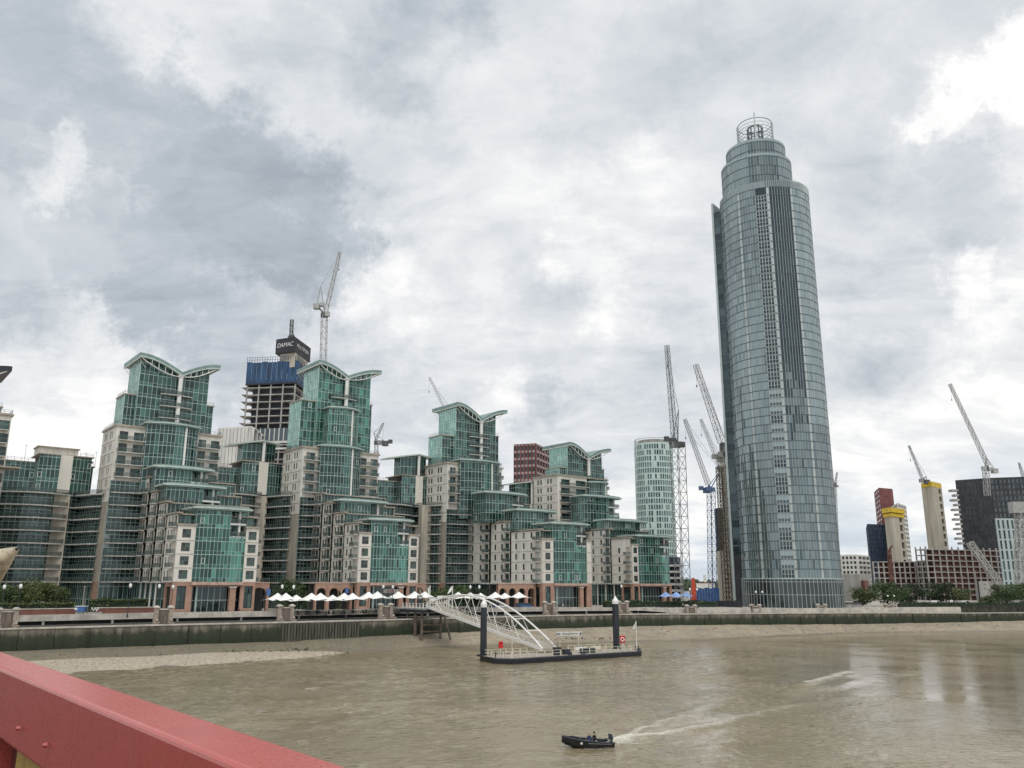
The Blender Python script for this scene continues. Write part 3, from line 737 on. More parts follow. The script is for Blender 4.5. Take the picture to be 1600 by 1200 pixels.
ZA = ziggurat('stepped stone and green glass block nearest the bushes, with the leftmost full gull-wing roof', 34.6, 55, 20, 4.3, 3.4,
    [(34.4, 20.6, 28.5, 31.45), (34.0, 28.5, 35, 34.7), (33.4, 35, 41, 37.95), (32.6, 41, 46, 42.0)], (24.3, 52.2, 46, 55.5),
    (35.3, 52.3, 33.3), [(32.8, 49.4, 30, 39.5), (32.0, 48.6, 38, 44.9)], (31.6, 45.2, 57.2, 44.5), None, (30.1, 49.3, 52, 63), (29.8, 77.0, 41.2, 73.2, 51.9, 77.0),
    [(27.2, 30.1, 53.5, 65.8), (49.3, 51.6, 53, 65.4)], 58.3, [60.2, 63.6, 67.0], arc_r=(55.2, 60.5, 24, 1, GZ, 14.9))
ZBB = ziggurat('tallest gull-winged block, bright green glass top, beside the tower under construction', 84, 103.5, 20, 3.8, 3.2,
    [(83.8, 20.6, 28.5, 31.45), (83.4, 28.5, 35, 34.7), (82.8, 35, 41, 37.95), (82.2, 41, 46, 41.2)], (77.5, 103.9, 46, 55.2),
    (82.8, 99.8, 32.9), [(82.8, 100, 32, 38.9)], (82.8, 96.4, 56.4, 44.5), (86.6, 96.8, 69.5), (84.2, 103, 52, 63), (83.8, 84.2, 93.9, 80.7, 106.3, 84.4),
    [(79.4, 84.2, 53.5, 71.6), (103.0, 104.4, 53, 73.0)], 71.0, [73.6], arc_l=(72.5, 83.8, 22, 3, GZ, 14.9), arc_r=(103.8, 109, 24, 1, GZ, 14.9))
ZC = ziggurat('stepped block behind the white gangway arch, with long windowed stone flank and gull-wing roof', 141.9, 163, 9, 4.6, 1.9,
    [(141.6, 9.6, 24, 31.45), (141.0, 24, 34, 34.7), (140.2, 34, 46, 40.6)], (131, 155, 46, 55.3),
    (145.5, 164, 34), [(140, 158.5, 20, 38.6), (136, 155, 32, 45)], (135.5, 152.5, 57, 44.5), None, (138.5, 156.4, 52, 63), (138.5, 78.0, 149.2, 73.3, 160.9, 78.0),
    [(133.6, 138.5, 53.5, 66.4), (156.4, 158.6, 53, 68.5)], 58.8, [60.4, 63.6, 66.9], arc_l=(126.5, 141.4, 11.5, 4, GZ, 14.9), nwin=[3, 2, 2])
ZD = ziggurat('shortest stepped block beside the pale round tower, with a low gull-wing roof on glass', 191.2, 211.6, 17, 3.0, .5,
    [(190.9, 17.6, 27, 31.0), (190.3, 27, 38.5, 34.6), (189.6, 38.5, 46, 38.0)], (182, 209, 46, 55.4),
    (187.7, 212, 32.2), [(189, 212, 27.5, 38.2), (186, 207.5, 37, 47.6)], (197.5, 207, 54, 44.5), None, (193, 212, 52, 63), (193.3, 69.4, 203.7, 64.7, 216.2, 69.0),
    [(190, 193, 53.5, 59.8), (212, 214.2, 53, 60.8)], 57.5, [], nwin=[1, 2, 2])
ZZ = ziggurat('stone block cut off by the picture edge, only side and roof tip showing', -17.6, 2.8, 20, 4.3, 3.4,
    [(-18.8, 41, 46, 42.0)], (-27.9, 0.0, 46, 55.0),
    (-17, 0, 33.3), [], (-20.6, -7, 57.2, 44.5), None, (-22, -3.6, 52, 63), (-22.4, 68.5, -11, 64.8, -0.9, 67.8), [(-3.6, -1.6, 53, 58.0)], 57.5, [], front=False)


for _c in ZZ.children:
    if _c.name.startswith(('gull_wing', 'eave')): _c.data.materials.clear(); _c.data.materials.append(M['darksteel']); _c.data.materials.append(M['crane_d'])  # whole roof recoloured dark to give its shaded underside


def connector(label, s0, s1, t, sc, ztop, pent, nslab=8):
    T = thing('link_building', label, 'building', tuple(S3((s0 + s1) / 2, t, GZ)))
    A = lambda q: [S(*p) for p in q]
    zt = ZB + nslab * FH
    inn = arc((s0, t + 2.2), (s1 - 3, t + 2.2), 3.6, 16) + [(s1 - 2, t - 2), (s1 - 1.2, t - 6), (s1 + .2, t - 9.5)]; out = arc((s0, t), (s1 - 5, t), 4.2, 16) + [(s1 - 3.8, t - 3.6), (s1 - 2.4, t - 8), (s1 - .6, t - 11)]
    P, F = MB(), MB(); glass_wall(P, F, A(inn), GZ, zt, pane=1.15, low=0, lights=.04, rbase=lambda u: .3); P.obj('recessed_glazing', 'gdark', T, kind='stuff'); F.obj('recessed_frames', ['mull', 'lightmull'], T, kind='stuff')
    for k in range(nslab + 1):
        balcony(T, A(out), A(inn), ZB - .02 + FH * k, th=.32)
    c = MB(); q = [p for p in inn if abs(p[0] - sc) < 1.7] or [inn[8]]
    tm_ = min(p[1] for p in inn if abs(p[0] - sc) < 3)
    c.prism(A([(sc - 1.9, tm_ - .15), (sc + 1.9, tm_ - .15), (sc + 1.9, tm_ + 2), (sc - 1.9, tm_ + 2)]), GZ, zt); c.obj('central_pier', 'stone_dull', T)
    # upper glass storeys stepping up to the middle
    P, F = MB(), MB(); tq = t + .2
    z2 = zt + 3 * FH + .6
    glass_wall(P, F, A([(s0 + .5, t + 9), (s0 + .5, t + 4), (sc - 6.6, t + 3.4), (sc - 6.4, tq)]), zt, z2 - 2.0, pane=1.15, lights=.08, rbase=lambda u: .4)
    glass_wall(P, F, A([(sc - 6.4, tq), (sc - 1.5, tq - 1)]), zt, z2, pane=1.1, lights=.18, rbase=lambda u: .5)
    glass_wall(P, F, A([(sc + 1.5, tq - 1), (sc + 6.4, tq)]), zt, z2, pane=1.1, lights=.18, rbase=lambda u: .5)
    glass_wall(P, F, A([(sc + 6.4, tq), (sc + 6.6, t + 3.4), (s1 - .5, t + 4), (s1 - .5, t + 9)]), zt, z2 - 2.0, pane=1.15, lights=.08, rbase=lambda u: .4)
    P.obj('curtain_glazing', 'gteal', T, kind='stuff'); F.obj('mullion_grid', ['mull', 'lightmull'], T, kind='stuff')
    c = MB(); c.prism(A([(sc - 1.5, tq - 1.2), (sc + 1.5, tq - 1.2), (sc + 1.5, tq + 2), (sc - 1.5, tq + 2)]), zt + .4, z2 + .1); c.obj('stone_strip', 'stone', T)
    c = MB(); c.prism(A([(s0, t + 3.6), (s1, t + 3.6), (s1, t + 11), (s0, t + 11)]), z2 - 2.0, z2 - 1.7); c.prism(A([(sc - 6.8, tq - 1.0), (sc + 6.8, tq - 1.0), (sc + 6.8, t + 11), (sc - 6.8, t + 11)]), z2 + .01, z2 + .3); c.obj('roof_slab', 'cornice', T)
    roof_rail(T, A([(sc - 6.6, tq), (sc, tq - 1), (sc + 6.6, tq)]), z2 + .3); roof_rail(T, A([(s0 + .3, t + 4), (sc - 6.8, t + 3.6)]), z2 - 1.7); roof_rail(T, A([(sc + 6.8, t + 3.6), (s1 - .3, t + 4)]), z2 - 1.7)
    if pent == 'box':
        c = MB(); c.prism(A([(sc - 6, t + 5.5), (sc + 3.8, t + 5.5), (sc + 3.8, t + 12), (sc - 6, t + 12)]), z2 + .3, ztop); c.prism(A([(sc - 6.4, t + 5.1), (sc + 4.2, t + 5.1), (sc + 4.2, t + 12), (sc - 6.4, t + 12)]), ztop, ztop + .3, 1); c.obj('roof_plant_room', ['stone', 'cornice'], T)
        a = MB()
        for ds, hh in ((-9, 3.2), (6, 2.4), (8.6, 3.)): q = S(sc + ds, t + 6); a.tube((q[0], q[1], z2 - 1.7), (q[0], q[1], z2 + hh), .06, .05, 5); a.bar((q[0] - .6, q[1], z2 + hh - .4), (q[0] + .6, q[1], z2 + hh - .4), .06)
        a.obj('aerial', 'mull', T)
        d = MB(); q = S(sc + 7.2, t + 5); d.lathe((q[0], q[1], z2 - .9), [(0.05, 0), (.5, .1), (.75, .4), (.7, .7), (0.05, .5)], 10); d.obj('satellite_dish', 'lightmull', T)
    else:
        P, F = MB(), MB(); glass_wall(P, F, A([(sc - 5.6, t + 7), (sc - 5.6, t + 3), (sc - .6, t + 1.2), (sc + 5, t + 3), (sc + 5, t + 8)]), z2 + .3, ztop - .6, pane=1.2, low=0, lights=.03, rbase=lambda u: .35)
        P.obj('penthouse_glazing', 'gteal', T, kind='stuff'); F.obj('penthouse_mullions', ['mull', 'lightmull'], T, kind='stuff')
        # folded canopy: a slanting left half, a level right half
        c = MB(); pl_, pm, pr = S(sc - 9.2, t + 5), S(sc - 1.0, t - 1.6), S(sc + 6.5, t + .8); bl, br = S(sc - 9.2, t + 11), S(sc + 6.5, t + 11)
        bm_ = S(sc - 1.0, t + 11)
        dz = 1.3
        c.hexa([(*pl_, ztop - dz - .45), (*pm, ztop - .45), (*bm_, ztop - .45), (*bl, ztop - dz - .45), (*pl_, ztop - dz), (*pm, ztop), (*bm_, ztop), (*bl, ztop - dz)], 0)
        c.hexa([(*pm, ztop - .45), (*pr, ztop - .75), (*br, ztop - .75), (*bm_, ztop - .45), (*pm, ztop), (*pr, ztop - .3), (*br, ztop - .3), (*bm_, ztop)], 0)
        c.obj('canopy_roof', ['disc'], T)
        c = MB(); q = S(sc - .2, t - .6); c.tube((q[0], q[1], z2 + .3), (q[0], q[1], ztop - .4), .5, .5, 12); c.obj('column', 'white', T)
    k = MB(); k.prism(A([(s0 + .5, t + 4.8), (s1 - .5, t + 4.8), (s1 - .5, t + 12), (s0 + .5, t + 12)]), GZ, z2 - 2.1); k.prism(A([(sc - 5.6, tq + 2.2), (sc + 5.6, tq + 2.2), (sc + 5.6, t + 11), (sc - 5.6, t + 11)]), zt, z2)
    k.obj('inner_core', 'dark', T)
    return T


connector('curved balcony block with a stone plant room on top, beside the cut-off block', 1, 24.4, 61.5, 16.2, 51.0, 'box', 7)
connector('curved balcony block with folded white canopy, in front of the tower under construction', 55.5, 77.6, 61.5, 71.5, 58.6, 'canopy')
connector('curved balcony block with folded white canopy, above the two white flagpoles', 109, 131.1, 59, 127.5, 59.5, 'canopy')
connector('small glazed link with pale canopy, rising between the two lowest gull-winged blocks', 164, 190, 62, 182.5, 54.5, 'canopy', 6)
# ------------------------------------------------------------------ river, foreshore, quay
def bank(pxY): return [(xat(px, 962, Y)) for px, Y in pxY]


WALL = [(-157, 118)] + [xat(px, py, Y) for px, py, Y in ((30, 981, 166.4), (243, 975, 181.6), (440, 972, 196), (600, 967, 211), (690, 964, 221), (770, 962, 231), (860, 961, 243), (1000, 959, 257), (1100, 959, 264), (1250, 958, 277), (1400, 957, 290), (1500, 956, 299), (1600, 955, 306))] + [(300, 345), (460, 420)]
PAR = [(-166, 126)] + [xat(px, py, Y) for px, py, Y in ((30, 963, 175), (243, 958, 193), (440, 954, 208), (520, 953, 216), (600, 951, 227), (690, 949, 237), (770, 948, 245), (850, 947, 252), (1000, 947, 262.5), (1085, 950, 266), (1250, 951, 279), (1400, 950, 292), (1500, 950, 301), (1600, 950, 308))] + [(302, 347), (462, 422)]
def coping_z(i): return [6.4, 6.4, 6.4, 6.4, 6.4, 6.4, 6.4, 6.4, 6.4, 6.3, 6.2, 6.0, 5.7, 5.7, 5.7, 5.7, 5.7][i]
def base_z(i): return [2.2, 2.2, 2.2, 2.2, 2.6, 2.8, 2.8, 2.8, 2.9, 3.0, 2.6, 2.5, 2.6, 3.0, 3.6, 4.0, 4.0][i] if i < 17 else 4.


def along(path, step):
    o = []; acc = 0.
    for i in range(len(path) - 1):
        a, b = path[i], path[i + 1]; L = math.hypot(b[0] - a[0], b[1] - a[1]); n = max(1, round(L / step))
        for k in range(n): o.append((i + k / n, (a[0] + (b[0] - a[0]) * k / n, a[1] + (b[1] - a[1]) * k / n)))
    o.append((len(path) - 1, path[-1])); return o


def lerp_z(f, u):
    i = int(u); i2 = min(i + 1, len(WALL) - 1); return f(i) + (f(i2) - f(i)) * (u - i)


def nrm(path, u):
    i = min(int(u), len(path) - 2); a, b = path[i], path[i + 1]; L = math.hypot(b[0] - a[0], b[1] - a[1]); return ((b[1] - a[1]) / L, -(b[0] - a[0]) / L)


def structure(o): o['kind'] = 'structure'; return o


# water material
def water_mat():
    m = bpy.data.materials.new('river_water'); m.use_nodes = True; nt = m.node_tree; q = G(nt); b = nt.nodes['Principled BSDF']
    geo = q.n('ShaderNodeNewGeometry').outputs['Position']
    n0 = q.noise(geo, .022, 5, .6, .5).outputs[0]; n3 = q.noise(q.v('MULTIPLY', geo, (.6, 1.6, 1)), .16, 5, .62).outputs[0]
    c = q.mix(q.mr(n0, .35, .65), (.285, .235, .145), (.225, .187, .115))
    c = q.mix(q.mr(n3, .5, .75, 0, .3), c, (.27, .225, .15))
    nt.links.new(c, b.inputs['Base Color'])
    b.inputs['IOR'].default_value = 1.45; b.inputs['Specular IOR Level'].default_value = .8
    rg = q.mr(n0, .3, .7, .015, .05); nt.links.new(rg, b.inputs['Roughness'])
    v1 = q.v('MULTIPLY', geo, (.8, 1.25, 1.))
    h1 = q.noise(v1, 1.25, 4, .6, .3).outputs[0]; h3 = q.noise(geo, .07, 3, .5).outputs[0]
    px_ = q.n('ShaderNodeSeparateXYZ', ins={0: geo}).outputs[0]
    calm = q.mr(q.m('ADD', px_, q.m('MULTIPLY', q.m('SUBTRACT', n0, .5), 90.)), 8., 70., 1., .16)
    hh = q.m('MULTIPLY', h1, q.m('MULTIPLY', calm, q.mr(h3, .32, .62, .4, 1.2)))
    bp = q.n('ShaderNodeBump', ins={'Strength': 1., 'Distance': .24, 'Height': hh}); nt.links.new(bp.outputs[0], b.inputs['Normal'])
    return m


M['water'] = water_mat()


def shore_mat():
    m = bpy.data.materials.new('gravel_foreshore'); m.use_nodes = True; nt = m.node_tree; q = G(nt); b = nt.nodes['Principled BSDF']
    geo = q.n('ShaderNodeNewGeometry').outputs['Position']; z = q.n('ShaderNodeSeparateXYZ', ins={0: geo}).outputs[2]
    n = q.noise(geo, .16, 6, .65).outputs[0]; f = q.noise(geo, 3.2, 5, .7).outputs[0]; v = q.n('ShaderNodeTexVoronoi', ins={'Vector': geo, 'Scale': 2.6}).outputs['Color']
    c = q.mix(q.mr(n, .35, .65), (.36, .305, .225), (.27, .235, .18))
    c = q.mix(q.mr(f, .45, .75, 0, .55), c, (.24, .21, .17))
    c = q.mix(.22, c, v, 'SOFT_LIGHT')
    gx = q.n('ShaderNodeSeparateXYZ', ins={0: geo}).outputs[0]; left = q.mr(q.m('ADD', gx, q.m('MULTIPLY', n, 22.)), 0., -22., 0., 1.)
    c = q.mix(q.m('MULTIPLY', left, q.mr(f, .3, .62, .95, .45)), c, (.085, .082, .05))
    c = q.mix(q.mr(q.noise(geo, .45, 6, .7).outputs[0], .52, .7, 0, .6), c, (.15, .135, .10))
    wet = q.m('ADD', z, q.m('MULTIPLY', n, .9))
    c = q.mix(q.mr(wet, 1.0, .35), c, (.17, .145, .105))
    nt.links.new(c, b.inputs['Base Color']); b.inputs['Roughness'].default_value = .9
    nt.links.new(q.mr(wet, .3, 1.1, .35, .95), b.inputs['Roughness'])
    bp = q.n('ShaderNodeBump', ins={'Strength': .6, 'Distance': .12, 'Height': f}); nt.links.new(bp.outputs[0], b.inputs['Normal'])
    return m


M['shore'] = shore_mat()


def wall_mat():
    m = bpy.data.materials.new('algae_river_wall'); m.use_nodes = True; nt = m.node_tree; q = G(nt); b = nt.nodes['Principled BSDF']
    geo = q.n('ShaderNodeNewGeometry').outputs['Position']; z = q.n('ShaderNodeSeparateXYZ', ins={0: geo}).outputs[2]
    n = q.noise(q.v('MULTIPLY', geo, (1, 1, .35)), .55, 6, .65).outputs[0]; f = q.noise(geo, 1.7, 5, .7).outputs[0]
    zz = q.m('ADD', z, q.m('MULTIPLY', q.m('SUBTRACT', n, .5), 4.2))
    c = q.ramp(q.mr(zz, 2., 6.4, 0, 1, 'LINEAR'), [(0, (.016, .022, .012)), (.35, (.022, .034, .016)), (.62, (.04, .044, .027)), (.78, (.15, .135, .105)), (1, (.30, .27, .215))])
    c = q.mix(q.mr(f, .5, .78, 0, .55), c, (.055, .075, .03)); n9 = q.noise(q.v('MULTIPLY', geo, (1, 1, .12)), .9, 5, .7).outputs[0]; c = q.mix(q.mr(n9, .52, .72, 0, .6), c, (.012, .014, .010))
    nt.links.new(c, b.inputs['Base Color']); b.inputs['Roughness'].default_value = .8
    bp = q.n('ShaderNodeBump', ins={'Strength': .5, 'Distance': .15, 'Height': f}); nt.links.new(bp.outputs[0], b.inputs['Normal'])
    return m


M['algae'] = wall_mat()
M['sheet'] = mat('sheet_piling', (.135, .125, .10), .85, var=.3, vscale=1.2, streak=True, col2=(.05, .055, .04))
M['ground'] = mat('city_ground', (.20, .19, .17), .9, var=.2, vscale=.1)
M['weed'] = mat('wet_weed', (.075, .068, .035), .7, var=.3, vscale=1.)
M['pebble'] = mat('pebbles', (.26, .225, .175), .9, var=.35, vscale=2.5)

# water: far flat sheet below, and a wave-shaped surface wherever the river is in view
WAKE = [([(953, 1164), (985, 1154), (1020, 1147), (1080, 1139), (1140, 1127), (1200, 1112), (1260, 1099), (1330, 1088)], .20, .9), ([(960, 1160), (1000, 1143), (1035, 1128), (1062, 1121), (1110, 1104), (1160, 1086), (1200, 1074)], .17, .9), ([(1255, 1068), (1285, 1062), (1310, 1056), (1335, 1046)], .30, 1.2), ([(1230, 1083), (1290, 1074), (1340, 1060), (1400, 1046)], .20, 1.3), ([(950, 1166), (990, 1161), (1050, 1156), (1120, 1150), (1200, 1140)], .10, .8)]
WK = [([Vector((q.x, q.y)) for q in (atz(px, py, 0) for px, py in L)], a, w_) for L, a, w_ in WAKE]
def wake_h(x, y):
    h = 0.; p = Vector((x, y))
    for L, a, w_ in WK:
        best = None
        for i in range(len(L) - 1):
            d = L[i + 1] - L[i]; u = max(0, min(1, (p - L[i]).dot(d) / d.length_squared)); e = p - L[i] - d * u; ln = e.length
            if best is None or ln < best[0]: best = (ln, (i + u) / (len(L) - 1), d.x * e.y - d.y * e.x)
        if best[0] > 6: continue
        sd = best[0] * (1 if best[2] > 0 else -1); f = (1 - best[1]) ** .5 * (.75 + .5 * mnoise.noise(Vector((x * .3, y * .3, 7)))); ww = w_ * (1 + best[1])
        h += 1.5 * a * f * (math.exp(-(sd / ww) ** 2) - .55 * math.exp(-((sd - 1.7 * ww) / ww) ** 2) - .55 * math.exp(-((sd + 1.7 * ww) / ww) ** 2))
    return h
def water_h(x, y):
    big = mnoise.noise(Vector((x * .018, y * .018, 1.5))); calm = min(1, max(.10, 1.0 - (x + big * 35 - 8) / 62))
    a = (.65 + .7 * mnoise.noise(Vector((x * .03, y * .045, 8.)))) * calm; xx, yy = x * .94 + y * .34, -x * .34 + y * .94
    h = mnoise.noise(Vector((xx * .20, yy * .34, 2.))) * .16 + mnoise.noise(Vector((xx * .42, yy * .70, 5.))) * .10 + mnoise.noise(Vector((x * .95, y * 1.25, 9.))) * .075
    return h * max(.06, a) * 1.25
b = MB(); b.face([(-400, -160, -.7), (900, -160, -.7), (900, 520, -.7), (-400, 520, -.7)]); structure(b.obj('river_water', 'water'))
b = MB(); ST_ = .75; X0, Y0_ = -100., 40.; NX, NY = int(330 / ST_), int(275 / ST_); idx = {}
for j in range(NY + 1):
    y = Y0_ + j * ST_
    for i in range(NX + 1):
        x = X0 + i * ST_
        if abs(x) > y * .72 + 14: continue
        h = water_h(x, y)
        if -2 < x < 75 and 55 < y < 150: h += wake_h(x, y)
        idx[i, j] = len(b.v); b.v.append((x, y, h))
for j in range(NY):
    for i in range(NX):
        q = [idx.get(k) for k in ((i, j), (i + 1, j), (i + 1, j + 1), (i, j + 1))]
        if None not in q: b.f.append(tuple(q)); b.m.append(0); b.r.append(0.)
structure(b.obj('river', 'water', None, True))
# city ground behind the quay, out to the horizon
b = MB(); back = [(p[0], p[1]) for p in PAR]
def off(path, d): return [(p[0] + nrm(path, i)[0] * d, p[1] + nrm(path, i)[1] * d) for i, p in enumerate(path)]
gi = off(PAR, -.6)
b.face([(x, y, GZ) for x, y in gi] + [(9000, 2500, GZ), (9000, 9000, GZ), (-9000, 9000, GZ), (-4000, 126, GZ)]); structure(b.obj('ground', 'walk'))
# foreshore: a strip from the wall foot down below the water
WL = [(-140, 95), (-105, 125)] + [xat(px, py, Y) for px, py, Y in ((-40, 1060, 140), (110, 1052, 148), (300, 1040, 162), (470, 1028, 180.5), (535, 1022, 189), (550, 1019, 192.5), (600, 1016, 199), (680, 1011, 209), (800, 1008, 219), (900, 1006, 224.5), (1000, 1003, 231), (1100, 1000, 240), (1250, 993, 262), (1330, 989, 275), (1400, 988, 281), (1600, 986, 290))] + [(300, 318), (460, 380)]
def nearest(path, p):
    best = None
    for i in range(len(path) - 1):
        a, c = Vector(path[i]), Vector(path[i + 1]); d = c - a; u = max(0, min(1, (Vector(p) - a).dot(d) / d.length_squared)); q = a + d * u; L = (q - Vector(p)).length
        if best is None or L < best[0]: best = (L, q, i + u)
    return best
b = MB(); rows = []
for u, p in along(WALL[:-1], 2.0):
    L, q, k = nearest(WL, p); bz = lerp_z(base_z, u); n = nrm(WALL, u); row = []
    pin = Vector(p) - Vector(n) * 1.2; dv = q - Vector(p); ln = dv.length
    for f in (-.12, 0, .12, .25, .4, .55, .7, .85, 1.0, 1.25, 1.7):
        if f < 0: P_ = pin; z = bz
        else:
            P_ = Vector(p) + dv * f; z = bz * (1 - f) ** (2.4 if u < 3.2 else 1.0) if f <= 1 else -(f - 1) * 3.
            z += (mnoise.noise(Vector((P_.x * .13, P_.y * .13, 3))) * .35 + mnoise.noise(Vector((P_.x * .5, P_.y * .5, 9))) * .12) * (1 if 0 < f < 1.4 else .4)
        row.append((P_.x, P_.y, z))
    rows.append(row)
for r0, r1 in zip(rows[:-1], rows[1:]):
    for j in range(len(r0) - 1): b.face([r0[j], r1[j], r1[j + 1], r0[j + 1]])
me = b.mesh('foreshore', 'shore', smooth=True); sh_ = bpy.data.objects.new('foreshore', me); COL.objects.link(sh_); structure(sh_)
bmm = bmesh.new(); bmm.from_mesh(me); bmesh.ops.remove_doubles(bmm, verts=bmm.verts, dist=.001); bmm.to_mesh(me); bmm.free()
# left gravel spit: higher bank of pale shingle in front of a weedy pool
b = MB()
for i in range(len(rows)):
    pass
spit = [(atz(px, py, z), atz(px2, py2, z2)) for px, py, z, px2, py2, z2 in ((-160, 1034, .9, -160, 1076, 0), (-40, 1032, .9, -40, 1065, 0), (60, 1030, .9, 60, 1056, 0), (140, 1027.5, .9, 140, 1049.5, 0), (230, 1026, .9, 230, 1043.5, 0), (320, 1020, .9, 320, 1038.5, 0), (400, 1018, .8, 400, 1033, 0), (470, 1017, .7, 470, 1028, 0), (520, 1018, .45, 520, 1023, 0), (546, 1019.6, .15, 546, 1020.4, 0))]
sr_ = []
for a, c in spit:
    d = a - c; row = [c - d * .25 - Vector((0, 0, .12)), c]
    for f in (.3, .6, .85, 1.): row.append(c + d * f + Vector((0, 0, .25 * math.sin(f * math.pi))))
    row.append(a + d * .25 - Vector((0, 0, .5))); row.append(a + d * .6 - Vector((0, 0, 1.1))); sr_.append(row)
fine = []
for r0, r1 in zip(sr_[:-1], sr_[1:]):
    for k in range(8): fine.append([r0[j].lerp(r1[j], k / 8) + Vector((0, 0, mnoise.noise(r0[j].lerp(r1[j], k / 8) * .6) * .08)) for j in range(len(r0))])
fine.append(sr_[-1])
for r0, r1 in zip(fine[:-1], fine[1:]):
    for j in range(len(r0) - 1): b.face([r0[j + 1], r1[j + 1], r1[j], r0[j]])
M['shingle'] = mat('pale_shingle', (.42, .365, .285), .95, var=.16, vscale=1.5, bump=.8, bscale=4)
structure(b.obj('shingle_bank', 'shingle', None, True))
# loose stones and weed
b = MB(); w_ = MB(); random.seed(3)
def stone(mb, p, r):
    k = len(mb.v); n = 6
    pts = []
    for j, (rr, zz) in enumerate(((1., -.2), (.85, .35), (.2, .6))):
        for i in range(n): a = 2 * math.pi * i / n + j; pts.append((p[0] + r * rr * math.cos(a) * random.uniform(.7, 1.3), p[1] + r * rr * math.sin(a) * random.uniform(.6, 1.1), p[2] + r * zz))
    mb.v += pts
    for j in range(2):
        for i in range(n): mb.f.append((k + j * n + i, k + j * n + (i + 1) % n, k + (j + 1) * n + (i + 1) % n, k + (j + 1) * n + i)); mb.m.append(0); mb.r.append(0)
    mb.f.append(tuple(k + 2 * n + i for i in range(n))); mb.m.append(0); mb.r.append(0)
for _ in range(2600):
    i = random.randrange(len(rows) - 1); j = random.choice((1, 2, 3, 3, 4, 5, 6, 7)); a, c = Vector(rows[i][j]), Vector(rows[i + 1][j + 1]); p = a.lerp(c, random.random()); stone(b, p, random.uniform(.06, .22) * (1.6 if random.random() < .06 else 1))
for _ in range(900):
    i = random.randrange(len(fine) - 1); j = random.randrange(1, 6); p = fine[i][j].lerp(fine[i + 1][j + 1], random.random()); stone(b, p, random.uniform(.05, .14))
b.obj('loose_stones', 'pebble', None, kind='stuff')
for _ in range(260):
    px = random.uniform(110, 480); f = (px - 110) / 370; py = random.gauss(1022.5 - 8 * f, 2.2); p = atz(px, py, random.uniform(.55, .95)); stone(w_, p, random.uniform(.08, .3))
for _ in range(160):
    px = random.gauss(925, 40); p = atz(px, random.gauss(995 + (px - 925) * -.02, 2.), .9); stone(w_, p, random.uniform(.1, .35))
w_.obj('washed_up_weed', 'weed', None, kind='stuff')

# ---- river wall with its panels, coping and piling
RW = thing('river_wall', 'long algae-green river wall with pale coping, running the whole width above the foreshore', 'wall', (WALL[8][0], WALL[8][1], 3))
RW['label'] = 'long dark green algae-covered river wall with pale coping above the foreshore'
pan = along(WALL[:-2], 6.4)
for (u, p), (u2, p2) in zip(pan[:-1], pan[1:]):
    n = nrm(WALL, u + 1e-4); z0, z1 = min(lerp_z(base_z, u), lerp_z(base_z, u2)) - 1.0, lerp_z(coping_z, u) - .28; z1b = lerp_z(coping_z, u2) - .28
    dx, dy = p2[0] - p[0], p2[1] - p[1]; L = math.hypot(dx, dy); e = (.05 / L)
    a = (p[0] + dx * e, p[1] + dy * e); c = (p2[0] - dx * e, p2[1] - dy * e); bt = .35; o = random.uniform(-.04, .04)
    sp = (3 < u < 4 and u > 3.05) or (8.2 < u < 8.5)
    b = MB()
    if 3.0 <= u < 3.6:      # corrugated steel section
        m = 9
        for i in range(m):
            q0 = (a[0] + (c[0] - a[0]) * i / m, a[1] + (c[1] - a[1]) * i / m); q1 = (a[0] + (c[0] - a[0]) * (i + .55) / m, a[1] + (c[1] - a[1]) * (i + .55) / m); q2 = (a[0] + (c[0] - a[0]) * (i + 1) / m, a[1] + (c[1] - a[1]) * (i + 1) / m)
            b.prism([(q0[0] + n[0] * .55, q0[1] + n[1] * .55), (q0[0] - n[0] * .2, q0[1] - n[1] * .2), (q1[0] - n[0] * .2, q1[1] - n[1] * .2), (q1[0] + n[0] * .55, q1[1] + n[1] * .55)], z0, z1 - .1)
            b.prism([(q1[0] + n[0] * .2, q1[1] + n[1] * .2), (q1[0] - n[0] * .2, q1[1] - n[1] * .2), (q2[0] - n[0] * .2, q2[1] - n[1] * .2), (q2[0] + n[0] * .2, q2[1] + n[1] * .2)], z0, z1 - .1)
        b.obj('steel_sheet_pile', 'sheet', RW); continue
    b.hexa([(a[0] + n[0] * (bt + o), a[1] + n[1] * (bt + o), z0), (c[0] + n[0] * (bt + o), c[1] + n[1] * (bt + o), z0), (c[0] - n[0] * .6, c[1] - n[1] * .6, z0), (a[0] - n[0] * .6, a[1] - n[1] * .6, z0),
            (a[0] + n[0] * o, a[1] + n[1] * o, z1), (c[0] + n[0] * o, c[1] + n[1] * o, z1b), (c[0] - n[0] * .6, c[1] - n[1] * .6, z1b), (a[0] - n[0] * .6, a[1] - n[1] * .6, z1)])
    b.obj('wall_panel', 'algae', RW)
    if random.random() < (.35 if u < 9 else .8):
        b = MB(); b.bar((p[0] + n[0] * .5, p[1] + n[1] * .5, z0), (p[0] + n[0] * .12, p[1] + n[1] * .12, z1 - .5), .32, .4); b.obj('fender_post', 'algae', RW)
for (u, p), (u2, p2) in zip(pan[:-1], pan[1:]):
    n = nrm(WALL, u + 1e-4); z1, z1b = lerp_z(coping_z, u), lerp_z(coping_z, u2); b = MB()
    b.hexa([(q[0] + n[0] * d, q[1] + n[1] * d, z + zz) for zz in (-.28, 0) for q, d, z in ((p, .25, z1), (p2, .25, z1b), (p2, -.9, z1b), (p, -.9, z1))]); b.obj('coping_stone', 'parapet', RW)
